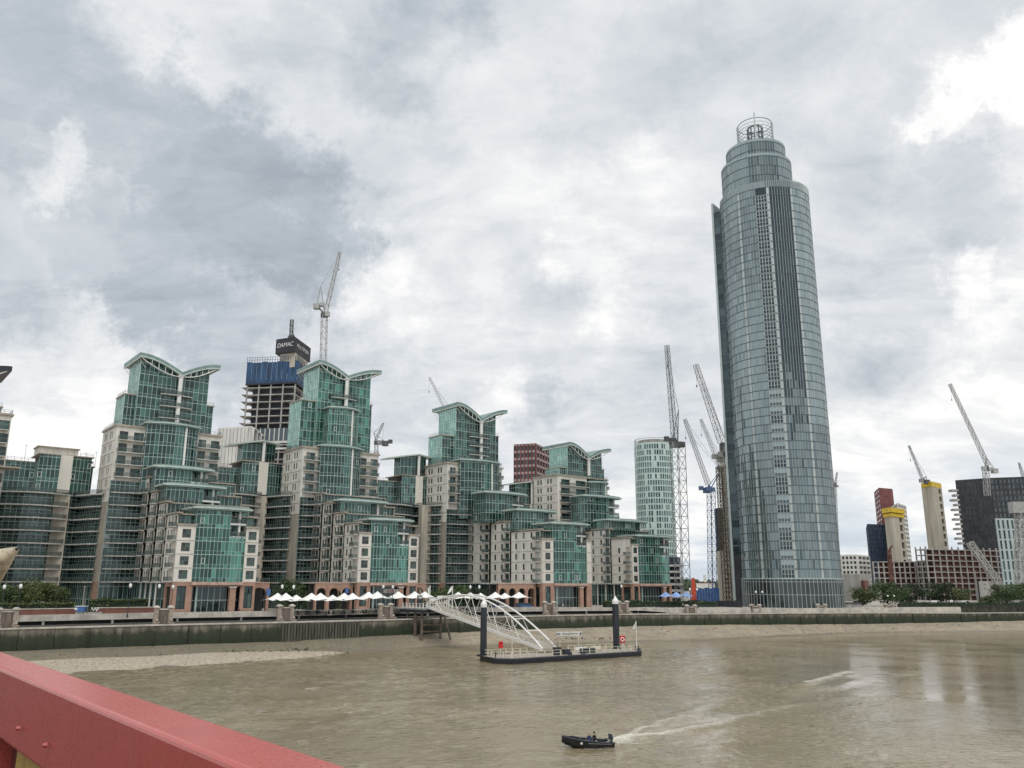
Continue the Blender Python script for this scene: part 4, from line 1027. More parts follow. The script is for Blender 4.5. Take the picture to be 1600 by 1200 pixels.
# lower terrace between coping and promenade
b = MB()
for i in range(1, 10): b.face([(WALL[i][0], WALL[i][1], 6.3), (WALL[i + 1][0], WALL[i + 1][1], 6.3 if i < 8 else 6.2), (PAR[i + 1][0], PAR[i + 1][1], 6.3), (PAR[i][0], PAR[i][1], 6.3)])
b.face([(WALL[0][0], WALL[0][1], 6.3), (WALL[1][0], WALL[1][1], 6.3), (PAR[1][0], PAR[1][1], 6.3), (PAR[0][0], PAR[0][1], 6.3)])
M['soil'] = mat('dark_terrace_soil', (.06, .055, .045), .9, var=.3, vscale=.8)
structure(b.obj('lower_terrace', 'soil'))
# ---- promenade edge: pale parapet over a dark recess with stub columns
PW = thing('promenade_parapet', 'pale stone promenade parapet over a dark recess, behind the river wall coping', 'parapet', (PAR[6][0], PAR[6][1], 7))
pp = along(PAR[:-2], 4.4)
def ptop(u): return 8.42 if u < 8 else 8.42 - (u - 8) * .42 if u < 10 else 7.58
def pbot(u): return 7.15 if u < 9 else 7.15 - (u - 9) * 1.2 if u < 10 else 5.6
for (u, p), (u2, p2) in zip(pp[:-1], pp[1:]):
    if u > 12.99: continue
    n = nrm(PAR, u + 1e-4); b = MB(); dx, dy = p2[0] - p[0], p2[1] - p[1]; L = math.hypot(dx, dy); e = .015 / L
    a, c = (p[0] + dx * e, p[1] + dy * e), (p2[0] - dx * e, p2[1] - dy * e)
    b.hexa([(q[0] + n[0] * d, q[1] + n[1] * d, z) for q4 in ((pbot(u), pbot(u2)), (ptop(u), ptop(u2))) for q, d, z in ((a, .3, q4[0]), (c, .3, q4[1]), (c, -.3, q4[1]), (a, -.3, q4[0]))]); b.obj('parapet_panel', 'parapet', PW)
    if u < 9.5:
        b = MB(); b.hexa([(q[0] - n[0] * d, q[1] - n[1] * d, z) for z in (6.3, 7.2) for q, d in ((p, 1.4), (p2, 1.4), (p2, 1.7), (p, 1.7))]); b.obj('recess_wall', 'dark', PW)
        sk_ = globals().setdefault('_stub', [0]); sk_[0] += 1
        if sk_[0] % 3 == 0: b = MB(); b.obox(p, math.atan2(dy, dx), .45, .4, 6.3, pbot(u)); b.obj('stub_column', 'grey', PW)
# dark rough bank wall on the far right
b = MB()
for (u, p), (u2, p2) in zip(pp[:-1], pp[1:]):
    if u < 12.99: continue
    n = nrm(PAR, u + 1e-4); b.hexa([(q[0] + n[0] * d, q[1] + n[1] * d, z) for z in (4.5, 7.75) for q, d in ((p, .3), (p2, .3), (p2, -.3), (p, -.3))])
M['darkbank'] = mat('dark_mossy_stone', (.055, .055, .04), .9, var=.3, vscale=.6, bump=.3)
tag(b.obj('quay_wall', 'darkbank'), 'dark overgrown quay wall below the parked vehicles at the far right', 'wall')

# ---- paired stone piers on the river wall, with ball finials
def make_pier(name, label, loc, rz, group='paired stone piers along the river wall'):
    T = thing(name, label, 'pier', (0, 0, 0), group)
    for sx in (-1.45, 1.45):
        b = MB(); b.box(sx - .42, sx + .42, .0, .9, 0, 3.35); b.box(sx - .5, sx + .5, -.08, .98, 0, .5); b.obj('pier_post', 'pier', T)
        b = MB(); b.box(sx - .62, sx + .62, -.2, 1.1, 3.35, 3.6); b.lathe((sx, .45, 3.6), [(.62, 0), (.55, .14), (.3, .22), (0.02, .26)], 10); b.obj('pier_cap', 'parapet', T)
        b = MB(); b.box(sx - .5, sx + .5, -1.5, -.6, -.35, .35); b.box(sx - .62, sx + .62, -1.6, -.5, .35, .5); b.lathe((sx, -1.05, .5), [(.12, 0), (.3, .1), (.38, .32), (.3, .55), (.12, .68), (.01, .7)], 12); b.obj('ball_finial', 'pier', T)
    b = MB(); b.box(-1.03, 1.03, .25, .7, .1, 2.95); b.obj('pier_panel', 'pierpanel', T)
    b = MB(); b.box(-1.03, 1.03, .12, .82, 2.95, 3.2); b.obj('panel_coping', 'parapet', T)
    T.location = loc; T.rotation_euler = (0, 0, rz); return T
PIERS = [(12, 980, 164.6, 'stone pier pair at the picture edge before the garden wall'), (256, 975, 182.8, 'stone pier pair below the front of the first stepped block'), (450, 971, 197, 'stone pier pair left of the parasols, above the sheet piling'), (607, 967, 212.2, 'stone pier pair below the restaurant sign'), (863, 961, 243.6, 'stone pier pair under the arch end of the gangway'), (979, 959, 255, 'stone pier pair beside the tall right mooring pile'), (1085, 958, 263, 'stone pier pair in front of the blue parasols'), (1187, 957, 271.5, 'stone pier pair at the round tower\'s near foot'), (1290, 957, 280.5, 'stone pier pair right of the round tower'), (1396, 956.5, 290, 'last stone pier pair before the dark quay wall')]
P0 = None; PIER_AT = []
for i, (px, py, Y, lb) in enumerate(PIERS):
    x, y = xat(px, py, Y); _, q, u = nearest(WALL, (x, y)); n = nrm(WALL, u); a = math.atan2(n[0], -n[1])
    k = 0 if i < 6 else -1.35
    loc = (q.x - n[0] * 1.6, q.y - n[1] * 1.6, 6.35 + (0 if i < 6 else -1.25)); PIER_AT.append((loc, a))
    if P0 is None: P0 = make_pier('promenade_pier', lb, loc, a)
    else: copy_thing(P0, loc, a, lb)
# ---- globe lamps
def make_lamp(label, loc):
    T = thing('globe_lamp', label, 'lamp post', (0, 0, 0), 'globe lamps along the promenade')
    b = MB(); b.lathe((0, 0, 0), [(.16, 0), (.16, .5), (.08, .6), (.065, 4.3), (.12, 4.35), (.12, 4.5), (0.02, 4.5)], 8); b.obj('lamp_post', 'darksteel', T)
    b = MB(); b.lathe((0, 0, 4.5), [(.1, 0), (.26, .12), (.33, .36), (.26, .6), (.1, .72), (0.01, .74)], 10); b.obj('lamp_globe', 'lampglobe', T, True)
    b = MB(); b.lathe((0, 0, 5.2), [(.2, 0), (.1, .1), (0.01, .2)], 8); b.obj('lamp_cap', 'darksteel', T)
    T.location = loc; return T
LP = [(7, 917, 172, 'at the picture edge by the bushes'), (32.5, 916, 173, 'in front of the willow bushes'), (249, 916, 191, 'at the first stepped block\'s left corner'), (270.5, 917, 192.5, 'against the first stepped block\'s brick base'), (204, 915, 188, 'above the clipped hedge'), (441, 916.5, 206, 'left above the leftmost parasol'), (459, 917, 207.5, 'right above the leftmost parasol'), (599, 916.5, 222, 'left edge of the restaurant sign'), (614, 917, 223.5, 'crossing the restaurant sign'), (735, 917, 238, 'behind the gangway arch, left of two'), (749, 917, 240, 'behind the gangway arch, right of two'), (971, 916, 262, 'above the right mooring pile\'s stone pier'), (1078, 921, 268, 'left of the red rig mast'), (1089, 921, 269, 'right of the red rig mast'), (1181, 925, 278, 'left of two at the tower lobby\'s near side'), (1191, 925, 279, 'right of two at the tower lobby\'s near side'), (1282.5, 931, 287, 'left of two at the tower lobby\'s far side'), (1291.5, 931, 288, 'right of two at the tower lobby\'s far side'), (1387, 931, 297, 'left of two before the right trees'), (1397, 931, 298, 'right of two before the right trees')]
L0 = None
for px, py, Y, lb in LP:
    p = atY(px, py, Y); h = p.z - GZ; loc = (p.x, p.y, GZ); s_ = h / 4.86; lb = 'black globe lamp post ' + lb
    if L0 is None: L0 = make_lamp(lb, loc); L0.scale = (1, 1, s_)
    else: copy_thing(L0, loc, 0, lb, (1, 1, s_))
# ---- garden wall, hedges on the left
def polyline_wall(name, label, cat, pts, th, z0, z1, m, cap=None, group=None):
    T = thing(name, label, cat, (pts[0][0], pts[0][1], z0), group)
    b = MB(); c = MB()
    for a, q in zip(pts[:-1], pts[1:]):
        L = math.hypot(q[0] - a[0], q[1] - a[1]); n = (-(q[1] - a[1]) / L * th / 2, (q[0] - a[0]) / L * th / 2)
        b.prism([(a[0] - n[0], a[1] - n[1]), (q[0] - n[0], q[1] - n[1]), (q[0] + n[0], q[1] + n[1]), (a[0] + n[0], a[1] + n[1])], z0, z1)
        if cap: c.prism([(a[0] - n[0] * 1.4, a[1] - n[1] * 1.4), (q[0] - n[0] * 1.4, q[1] - n[1] * 1.4), (q[0] + n[0] * 1.4, q[1] + n[1] * 1.4), (a[0] + n[0] * 1.4, a[1] + n[1] * 1.4)], z1, z1 + .18)
    b.obj('wall_body', m, T)
    if cap: c.obj('wall_coping', cap, T)
    return T
gw = [xat(px, py, Y) for px, py, Y in ((-60, 956, 176), (30, 954, 187), (118, 953, 194))]; polyline_wall('garden_wall', 'red brick garden wall with pale coping below the willow bushes', 'wall', gw, .5, GZ, 9.15, 'brickred', 'parapet')
gw = [xat(px, py, Y) for px, py, Y in ((150, 952, 197), (243, 950, 205))]; polyline_wall('garden_wall', 'red brick garden wall below the clipped hedge, ending at a stone pier', 'wall', gw, .5, GZ, 9.2, 'brickred', 'parapet')


# ------------------------------------------------------------------ foliage
def leafmat(name, c1, c2):
    m = bpy.data.materials.new(name); m.use_nodes = True; q = G(m.node_tree); b = m.node_tree.nodes['Principled BSDF']
    a = q.n('ShaderNodeAttribute', attribute_name='rnd').outputs['Fac']
    m.node_tree.links.new(q.mix(a, c1 + (1,), c2 + (1,)), b.inputs['Base Color']); b.inputs['Roughness'].default_value = .65; return m
M['leaf'] = leafmat('dark_leaves', (.032, .06, .022), (.10, .15, .055))
M['leaf2'] = leafmat('olive_leaves', (.05, .075, .025), (.13, .165, .06))
M['leaf3'] = leafmat('deep_leaves', (.014, .028, .013), (.045, .075, .03))
M['bark'] = mat('bark', (.07, .055, .042), .9, var=.25, vscale=3.)


def crown_mesh(name, rx, ry, rz, n, size, m, seed, zc=0., clumps=16, droop=0.):
    r = random.Random(seed); b = MB(); cl = []
    for _ in range(clumps):
        while True:
            p = Vector((r.uniform(-1, 1), r.uniform(-1, 1), r.uniform(-1, 1)))
            if p.length < 1: break
        p = p * .75; cl.append((p, r.uniform(.28, .5), r.uniform(.15, .85)))
    for _ in range(n):
        c, cr, sh_ = r.choice(cl); d = Vector((r.gauss(0, 1), r.gauss(0, 1), r.gauss(0, 1))); d.normalize(); q = c + d * cr * (r.random() ** .4)
        p = Vector((q.x * rx, q.y * ry, q.z * rz + zc - droop * max(0, (q.x ** 2 + q.y ** 2) - .4)))
        nn = Vector((r.gauss(0, 1), r.gauss(0, 1), r.gauss(0, 1) + .6)).normalized(); u = nn.orthogonal().normalized(); v = nn.cross(u); s_ = size * r.uniform(.6, 1.4)
        b.face([p - u * s_, p + v * s_ * .55, p + u * s_, p - v * s_ * .55], 0, min(1, max(0, r.gauss(sh_, .2))))
    return b.mesh(name, m)


def tree(label, loc, h, rx, ry, rz, seed, m='leaf', n=2200, size=.24, group=None, clumps=16, name='tree', base=.35):
    T = thing(name, label, 'tree' if name == 'tree' else 'bush', loc, group); r = random.Random(seed); zc = h - rz
    b = MB(); th = max(.4, zc - rz * .2); lean = (r.uniform(-.3, .3), r.uniform(-.3, .3)); o = Vector(loc)
    b.tube(o, o + Vector((lean[0], lean[1], th)), .035 * h, .02 * h, 8)
    for k in range(6):
        a = r.uniform(0, 6.28); s0 = o + Vector((lean[0], lean[1], th)) * r.uniform(.65, 1.); b.tube(s0, s0 + Vector((math.cos(a) * rx * .6, math.sin(a) * ry * .6, rz * r.uniform(.2, .8))), .013 * h, .005 * h, 6)
    b.obj('trunk', 'bark', T)
    c = bpy.data.objects.new('crown', crown_mesh('crown', rx, ry, rz, n, size, m, seed, zc, clumps)); COL.objects.link(c); c.parent = T
    return T


def hedge(label, pts, th, z0, z1, seed, m='leaf', n=2500, size=.2):
    r = random.Random(seed); b = MB(); c = MB()
    for _ in range(n):
        i = r.randrange(len(pts) - 1); u = r.random(); a, q = pts[i], pts[i + 1]; x, y = a[0] + (q[0] - a[0]) * u, a[1] + (q[1] - a[1]) * u
        L = math.hypot(q[0] - a[0], q[1] - a[1]); nx, ny = (q[1] - a[1]) / L, -(q[0] - a[0]) / L; d = r.uniform(-.5, .5) * th
        e = mnoise.noise(Vector((x * .4, y * .4, seed))) * .35
        z = r.choice((r.uniform(z0, z1 + e), z1 + e - r.uniform(0, .25)))
        p = Vector((x + nx * d, y + ny * d, z)); nn = Vector((r.gauss(0, 1), r.gauss(0, 1), r.gauss(0, 1) + .5)).normalized(); uu = nn.orthogonal().normalized(); v = nn.cross(uu); s_ = size * r.uniform(.6, 1.4)
        b.face([p - uu * s_, p + v * s_ * .6, p + uu * s_, p - v * s_ * .6], 0, min(1, max(0, r.gauss(.45 + e, .25))))
    for a, q in zip(pts[:-1], pts[1:]):
        L = math.hypot(q[0] - a[0], q[1] - a[1]); n_ = ((q[1] - a[1]) / L * th * .35, -(q[0] - a[0]) / L * th * .35)
        c.prism([(a[0] + n_[0], a[1] + n_[1]), (q[0] + n_[0], q[1] + n_[1]), (q[0] - n_[0], q[1] - n_[1]), (a[0] - n_[0], a[1] - n_[1])], z0, z1 - .35)
    T = thing('hedge', label, 'hedge', (pts[0][0], pts[0][1], z0))
    b.obj('foliage', m, T); c.obj('branches', 'leaf3', T); return T


def at2(px, py, Y): p = atY(px, py, Y); return (p.x, p.y)
hedge('clipped hedge behind the brick garden wall, right of the blue skip', [at2(140, 945, 207), at2(190, 945, 211), at2(236, 945, 214)], 3.4, GZ, 10.9, 1, 'leaf2', 4200, .24)
hedge('low hedge under the willow bushes behind the garden wall', [at2(-30, 945, 186), at2(60, 945, 194), at2(116, 945, 200)], 3., GZ, 10.3, 2, 'leaf2', 4200, .24)
hedge('flat green hedge below the blue parasols', [at2(1000, 940, 292), at2(1060, 940, 292), at2(1118, 940, 294)], 4, GZ, 9.3, 5, 'leaf', 2200, .3)
hedge('planted bed between restaurant parasols and the information pillar', [at2(615, 942, 246), at2(664, 942, 252)], 2, GZ, 9.9, 6, 'leaf2', 1200, .22)
hedge('dark low shrubs at the foot of the third block\'s end', [at2(945, 940, 276), at2(1000, 940, 288)], 2.5, GZ, 9.7, 8, 'leaf', 1400, .25)
for i, (px, ty, Y, rx, lb, m, nn) in enumerate(((38, 906, 203, 5.5, 'olive willow bush nearest the picture edge', 'leaf2', 3800), (80, 905, 207, 5.2, 'broad olive willow bush in front of the balcony block', 'leaf2', 3800), (12, 915, 200, 3.6, 'small dark bush at the picture edge', 'leaf', 1800))):
    p = atY(px, ty, Y); h = p.z - GZ; tree(lb, (p.x, p.y, GZ), h + .5, rx, rx * .8, h * .5, 20 + i, m, nn, .26, None, 18, 'bush')
TR = [(455, 903, 236, 6.3, 'spreading dark green tree behind the leftmost parasols', 'leaf', 4200), (706, 911, 268, 9.0, 'dark green tree behind the two flagpoles', 'leaf', 4200), (740, 914, 272, 6.0, 'smaller dark tree left of the third block\'s arches', 'leaf3', 2600),
      (880, 920, 276, 2.6, 'slim tree beside the third block\'s brick pier', 'leaf', 900),
      (1345, 915, 315, 7.0, 'loose pale-green tree closest to the round tower', 'leaf2', 2400), (1384, 905, 312, 9.5, 'broad green tree behind the last globe lamps', 'leaf', 4200), (1418, 908, 318, 7.5, 'dark green tree right of the broad one', 'leaf3', 3000), (1466, 905, 322, 8.5, 'rounded dark tree before the concrete frame', 'leaf3', 3400), (1500, 916, 318, 7., 'sparse pale tree left of the tall pole', 'leaf2', 1500), (1568, 908, 322, 9.0, 'green tree at the mobile crane\'s foot', 'leaf', 3800), (1600, 904, 326, 9.5, 'big green tree cut by the picture\'s far edge', 'leaf', 4200), (1542, 930, 316, 3.5, 'low brownish tree under the grey panel', 'leaf2', 1000)]
for i, (px, ty, Y, rx, lb, m, nn) in enumerate(TR):
    p = atY(px, ty, Y); h = p.z - GZ; tree(lb, (p.x, p.y, GZ), h, rx * .84, rx * .7, min(h * .48, rx * .85), 50 + i, m, nn, .3)


def cypress(label, px, ty, Y):
    p = atY(px, ty, Y); h = p.z - GZ; T = thing('cone_tree', label, 'tree', (p.x, p.y, GZ)); r = random.Random(px); b = MB()
    for _ in range(900):
        u = r.random() ** .7; a = r.uniform(0, 6.28); rr = (1 - u) * .95 * r.uniform(.7, 1.); q = Vector((p.x + rr * math.cos(a), p.y + rr * math.sin(a), GZ + .3 + u * (h - .3)))
        v = Vector((math.cos(a), math.sin(a), r.uniform(-.3, .6))); w2 = Vector((-math.sin(a), math.cos(a), 0)); b.face([q - w2 * .13, q + v * .22, q + w2 * .13, q + Vector((0, 0, .25))], 0, r.random())
    b.obj('crown', 'leaf3', T); b = MB(); b.tube((p.x, p.y, GZ), (p.x, p.y, GZ + h * .8), .12, .04, 6); b.obj('trunk', 'bark', T)
cypress('dark clipped cone tree among the white parasols', 531, 924, 226)
cypress('dark cone tree in the gap behind the first parasols', 478, 926, 222)
cypress('dark cone tree behind the gangway\'s left mooring pile', 758, 925, 250)
# ------------------------------------------------------------------ the round glass tower
def round_tower():
    cx, cy, R = 98.74, 300.0, 16.67; zb, zt = 17.0, 159.4; fh = (zt - zb) / 46
    T = thing('glass_tower', 'very tall round silver glass tower with stepped top and ringed crown', 'tower', (cx, cy, GZ))
    fa = math.atan2(-cy, -cx)                      # direction from the axis towards the viewer
    pt = lambda a, r=R: (cx + r * math.cos(fa + a), cy + r * math.sin(fa + a))
    rd = math.radians
    P, D, F = MB(), MB(), MB()
    nst = 46
    # around the plan: (start deg, end deg, kind); positive angles to the right as seen
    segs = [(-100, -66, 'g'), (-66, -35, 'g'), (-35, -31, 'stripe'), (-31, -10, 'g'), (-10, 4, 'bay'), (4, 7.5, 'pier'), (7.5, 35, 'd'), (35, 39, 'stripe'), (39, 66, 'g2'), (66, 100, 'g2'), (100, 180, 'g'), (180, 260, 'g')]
    random.seed(11)
    patches = {}
    for (a0, a1, kd) in segs:
        n = max(1, round((a1 - a0) * math.pi / 180 * R / 1.05))
        if kd in ('stripe', 'pier', 'bay'): n = max(2, n // 2)
        A = [a0 + (a1 - a0) * i / n for i in range(n + 1)]
        for k in range(nst + (0)):
            z0, z1 = zb + fh * k, zb + fh * (k + 1)
            if kd == 'g2' and z1 > zt + .1: continue
            for i in range(n):
                p, q = pt(rd(A[i])), pt(rd(A[i + 1])); nx, ny = (p[0] + q[0]) / 2 - cx, (p[1] + q[1]) / 2 - cy; L = math.hypot(nx, ny); nx /= L; ny /= L
                e = random.gauss(0, .008); g2 = random.gauss(0, .008)
                if kd in ('stripe', 'pier'):
                    F.face([(*p, z0), (*q, z0), (*q, z1), (*p, z1)], 2); continue
                if kd == 'bay': D.face([(*p, z0), (*q, z0), (*q, z1), (*p, z1)], 0, .2); continue
                hfrac = k / nst
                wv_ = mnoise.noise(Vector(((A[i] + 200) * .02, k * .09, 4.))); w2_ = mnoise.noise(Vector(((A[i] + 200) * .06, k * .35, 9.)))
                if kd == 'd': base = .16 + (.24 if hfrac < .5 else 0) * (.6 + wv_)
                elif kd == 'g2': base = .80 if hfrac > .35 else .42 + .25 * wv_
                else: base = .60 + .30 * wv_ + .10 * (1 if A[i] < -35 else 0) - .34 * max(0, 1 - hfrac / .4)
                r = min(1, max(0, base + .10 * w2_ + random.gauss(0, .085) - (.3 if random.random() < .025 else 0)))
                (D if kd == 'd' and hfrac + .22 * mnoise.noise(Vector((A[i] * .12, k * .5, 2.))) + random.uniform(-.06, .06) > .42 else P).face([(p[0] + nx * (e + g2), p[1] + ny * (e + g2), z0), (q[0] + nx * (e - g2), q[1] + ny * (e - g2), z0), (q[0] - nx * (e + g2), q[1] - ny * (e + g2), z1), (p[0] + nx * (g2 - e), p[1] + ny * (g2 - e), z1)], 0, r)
        if kd not in ('bay',):
            for i in range(n + 1):
                p = pt(rd(A[i]), R + .07); wd = .13; t_ = (-math.sin(fa + rd(A[i])) * wd / 2, math.cos(fa + rd(A[i])) * wd / 2); q = pt(rd(A[i]), R - .03)
                if kd in ('stripe', 'pier') and 0 < i < n: continue
                F.hexa([(*(p[0] - t_[0], p[1] - t_[1]), zb), (*(p[0] + t_[0], p[1] + t_[1]), zb), (*(q[0] + t_[0], q[1] + t_[1]), zb), (*(q[0] - t_[0], q[1] - t_[1]), zb), (*(p[0] - t_[0], p[1] - t_[1]), zt), (*(p[0] + t_[0], p[1] + t_[1]), zt), (*(q[0] + t_[0], q[1] + t_[1]), zt), (*(q[0] - t_[0], q[1] - t_[1]), zt)], 0)
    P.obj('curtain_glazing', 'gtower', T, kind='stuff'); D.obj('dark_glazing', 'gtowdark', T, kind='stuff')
    M['tmull'] = mat('tower_mullion', (.42, .47, .48), .4, .3, var=.05); M['tstripe'] = mat('tower_pale_panel', (.47, .53, .53), .35, .2, var=.06, vscale=.3); M['tband'] = mat('tower_floor_band', (.10, .12, .135), .45, .3)
    F.obj('mullion_grid', ['tmull', 'tband', 'tstripe'], T, kind='stuff')
    for k in range(nst + 1):
        b = MB(); z = zb + fh * k; m = 72
        for i in range(m):
            a, c = pt(2 * math.pi * i / m, R + .09), pt(2 * math.pi * (i + 1) / m, R + .09)
            b.face([(*a, z - .13), (*c, z - .13), (*c, z + .13), (*a, z + .13)]); a2, c2 = pt(2 * math.pi * i / m, R - .2), pt(2 * math.pi * (i + 1) / m, R - .2)
            b.face([(*a, z + .13), (*c, z + .13), (*c2, z + .13), (*a2, z + .13)]); b.face([(*a, z - .13), (*c, z - .13), (*c2, z - .13), (*a2, z - .13)])
        b.obj('floor_ring', 'tband', T)
    # framed balcony bays, one per floor, stacked up the middle
    b = MB(); ws = 2 * R * math.sin(rd(7)); hw = ws / 2
    b.box(-hw, hw, -.35, .15, .08, .22, 0); b.box(-hw, hw, -.35, .15, 1.28, 1.42, 0); b.box(-hw, hw, -.35, .15, fh - .25, fh - .08, 0)
    for i in range(5): x = -hw + ws * i / 4; b.box(x - .1, x + .1, -.33, .13, .22, 1.28, 0); b.box(x - .13, x + .13, -.33, .13, 1.42, fh - .25, 0)
    for i in range(4):
        x0, x1 = -hw + ws * i / 4 + .1, -hw + ws * (i + 1) / 4 - .1; b.face([(x0, -.1, 1.42), (x1, -.1, 1.42), (x1, -.1, fh - .25), (x0, -.1, fh - .25)], 1, .35); b.face([(x0, -.05, .22), (x1, -.05, .22), (x1, -.05, 1.28), (x0, -.05, 1.28)], 1, .02)
    ms = [b.mesh('balcony_bay', ['tmull', 'gtowdark'])]
    # the same bay lower down carries paler panels
    b2 = MB(); b2.v, b2.f, b2.m = list(b.v), list(b.f), list(b.m); b2.r = [.9 if r > .3 else .15 for r in b.r]; ms.append(b2.mesh('balcony_bay', ['tmull', 'gtower']))
    am = rd(-3); c0 = pt(am, R * math.cos(rd(7)) + .12); rz = fa + am + math.pi / 2
    for k in range(nst - 1): inst('balcony_bay', ms[0] if k > 20 else random.choice((ms[0], ms[1], ms[1])), T, (c0[0], c0[1], zb + fh * k), rz)
    # ---- side wing with dark glazed edge on the left
    a = rd(-78); w0 = pt(a, R - 1.5); out = pt(rd(-86), R + 3.0); b = MB(); d = (out[0] - w0[0], out[1] - w0[1]); L = math.hypot(*d); d = (d[0] / L, d[1] / L); n_ = (d[1], -d[0])
    if n_[1] > 0: n_ = (-n_[0], -n_[1])
    Q = lambda u, v: (w0[0] + d[0] * u + n_[0] * v, w0[1] + d[1] * u + n_[1] * v)
    b.prism([Q(0, 0), Q(L, 0), Q(L, -9), Q(0, -9)], GZ, zt - 1); b.obj('wing_core', 'charcoal', T)
    P2, F2 = MB(), MB(); glass_wall(P2, F2, [Q(0, .12), Q(L - .5, .12)] if Q(L, 0)[0] > Q(0, 0)[0] else [Q(L - .5, .12), Q(0, .12)], GZ + 18, zt - 1.5, h=fh, pane=1.9, low=0, lights=0, band=.55, rbase=lambda u: .35)
    P2.obj('wing_glazing', 'gtowdark', T, kind='stuff'); F2.obj('wing_frames', ['tband', 'tmull'], T, kind='stuff')
    b = MB(); b.prism([Q(L - .5, .5), Q(L + .3, .5), Q(L + .3, -9), Q(L - .5, -9)], GZ + 2, zt + 3.2); b.obj('wing_edge_fin', 'tstripe', T)
    # ---- stepped top
    def ringwall(c, r, z0, z1, fhh, base, fins=True, gap=None, a_from=-180, a_to=180):
        P, F = MB(), MB(); n = int(2 * math.pi * r / 1.05 * (a_to - a_from) / 360); A = [rd(a_from + (a_to - a_from) * i / n) for i in range(n + 1)]
        cp = lambda a_, rr: (c[0] + rr * math.cos(fa + a_), c[1] + rr * math.sin(fa + a_))
        zs = [z0 + fhh * k for k in range(int(round((z1 - z0) / fhh)) + 1)]
        for i in range(n):
            p, q = cp(A[i], r), cp(A[i + 1], r); am_ = math.degrees((A[i] + A[i + 1]) / 2)
            for k in range(len(zs) - 1):
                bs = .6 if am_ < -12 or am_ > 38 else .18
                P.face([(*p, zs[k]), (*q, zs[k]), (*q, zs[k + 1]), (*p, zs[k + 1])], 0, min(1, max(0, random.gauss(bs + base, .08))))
            o, w1 = cp(A[i], r + .1), cp(A[i], r - .05); F.bar((*cp(A[i], r + .04), z0), (*cp(A[i], r + .04), zs[-1] + (1.5 if fins else 0)), .1, .14)
            for z in zs: F.bar((*cp(A[i], r + .06), z), (*cp(A[i + 1], r + .06), z), .14, .2, 1)
            if fins and -110 < am_ < 110: P.face([(*p, zs[-1]), (*q, zs[-1]), (*q, zs[-1] + 1.3), (*p, zs[-1] + 1.3)], 0, .9)
        P.obj('upper_glazing', 'gtower', T, kind='stuff'); F.obj('upper_mullions', ['tmull', 'tband'], T, kind='stuff')
        b = MB(); b.prism([cp(2 * math.pi * i / 48, r - .3) for i in range(48)], zs[-1] - .3, zs[-1]); b.obj('roof_disc', 'grey', T)
    sh_c = (cx - .8 * math.sin(-fa) * 0 + 0, cy)
    # right-hand petals stop lower, the left and middle carry on up
    lat = (-math.sin(fa), math.cos(fa)); lat = (lat[0], lat[1]) if lat[0] > 0 else (-lat[0], -lat[1])
    c1 = (cx - lat[0] * 2.1, cy - lat[1] * 2.1); c2 = (cx - lat[0] * 1.9, cy - lat[1] * 1.9); c3 = (cx - lat[0] * 1.4, cy - lat[1] * 1.4)
    P, F = MB(), MB()
    for i in range(60):
        a0, a1 = rd(36 + 80 * i / 60), rd(36 + 80 * (i + 1) / 60); P.face([(*pt(a0), zt), (*pt(a1), zt), (*pt(a1), zt + 2.6), (*pt(a0), zt + 2.6)], 0, .9)
        F.bar((*pt(a0, R + .05), zt), (*pt(a0, R + .05), zt + 3.2), .16, .2)
    for i in range(60):
        a0, a1 = rd(-120 + 156 * i / 60), rd(-120 + 156 * (i + 1) / 60); P.face([(*pt(a0), zt), (*pt(a1), zt), (*pt(a1), zt + 2.6), (*pt(a0), zt + 2.6)], 0, .65 if math.degrees(a0) < 0 else .3)
        F.bar((*pt(a0, R + .05), zt), (*pt(a0, R + .05), zt + 2.7), .14, .14)
    P.obj('parapet_glazing', 'gtower', T, kind='stuff'); F.obj('parapet_fins', 'tmull', T, kind='stuff')
    b = MB(); b.prism([pt(2 * math.pi * i / 60, R - .3) for i in range(60)], zt - .3, zt - .02); b.obj('roof_disc', 'grey', T)
    ringwall(c1, 13.3, zt - .6, zt + 15., 3.9, .05); ringwall(c2, 11.3, zt + 15., zt + 22.2, 3.6, .05, True)
    b = MB(); b.lathe((c3[0], c3[1], zt + 22.2), [(8.2, 0), (7.9, 1.3), (6.6, 2.2), (0.1, 2.2)], 40); b.obj('crown_plinth', 'tstripe', T, True)
    zc = zt + 26.0; cp = lambda a_, rr: (c3[0] + rr * math.cos(fa + a_), c3[1] + rr * math.sin(fa + a_))
    for z in (2.0, 3.4, 4.8, 6.2, 7.6, 9.2):
        b = MB()
        for i in range(40): b.tube((*cp(2 * math.pi * i / 40, 6.6), zc + z), (*cp(2 * math.pi * (i + 1) / 40, 6.6), zc + z), .11 if z < 9 else .2, None, 5)
        b.obj('crown_ring', 'tmull', T)
    b = MB()
    for z0, z1 in ((.6, 4.8), (4.8, 9.2)):
        for i in range(20):
            if -1: b.tube((*cp(2 * math.pi * i / 20, 6.55), zc + z0), (*cp(2 * math.pi * (i + 1) / 20, 6.55), zc + z0 + 2.1), .07, None, 4)
    b.obj('crown_bracing', 'tmull', T, kind='stuff')
    b = MB()
    for a_ in (-88, 2, 92, 182): b.bar((*cp(rd(a_), 6.7), zc - 3), (*cp(rd(a_), 6.7), zc + (11.4 if a_ == 2 else 9.6)), .75 if a_ != 2 else .5, .4)
    b.obj('crown_fin', 'tstripe', T)
    b = MB()
    for i in range(12):
        a_ = 2 * math.pi * i / 12; b.bar((*cp(a_, 2.9), zc - 1), (*cp(a_, 2.9), zc + 8.2), .3, .8)
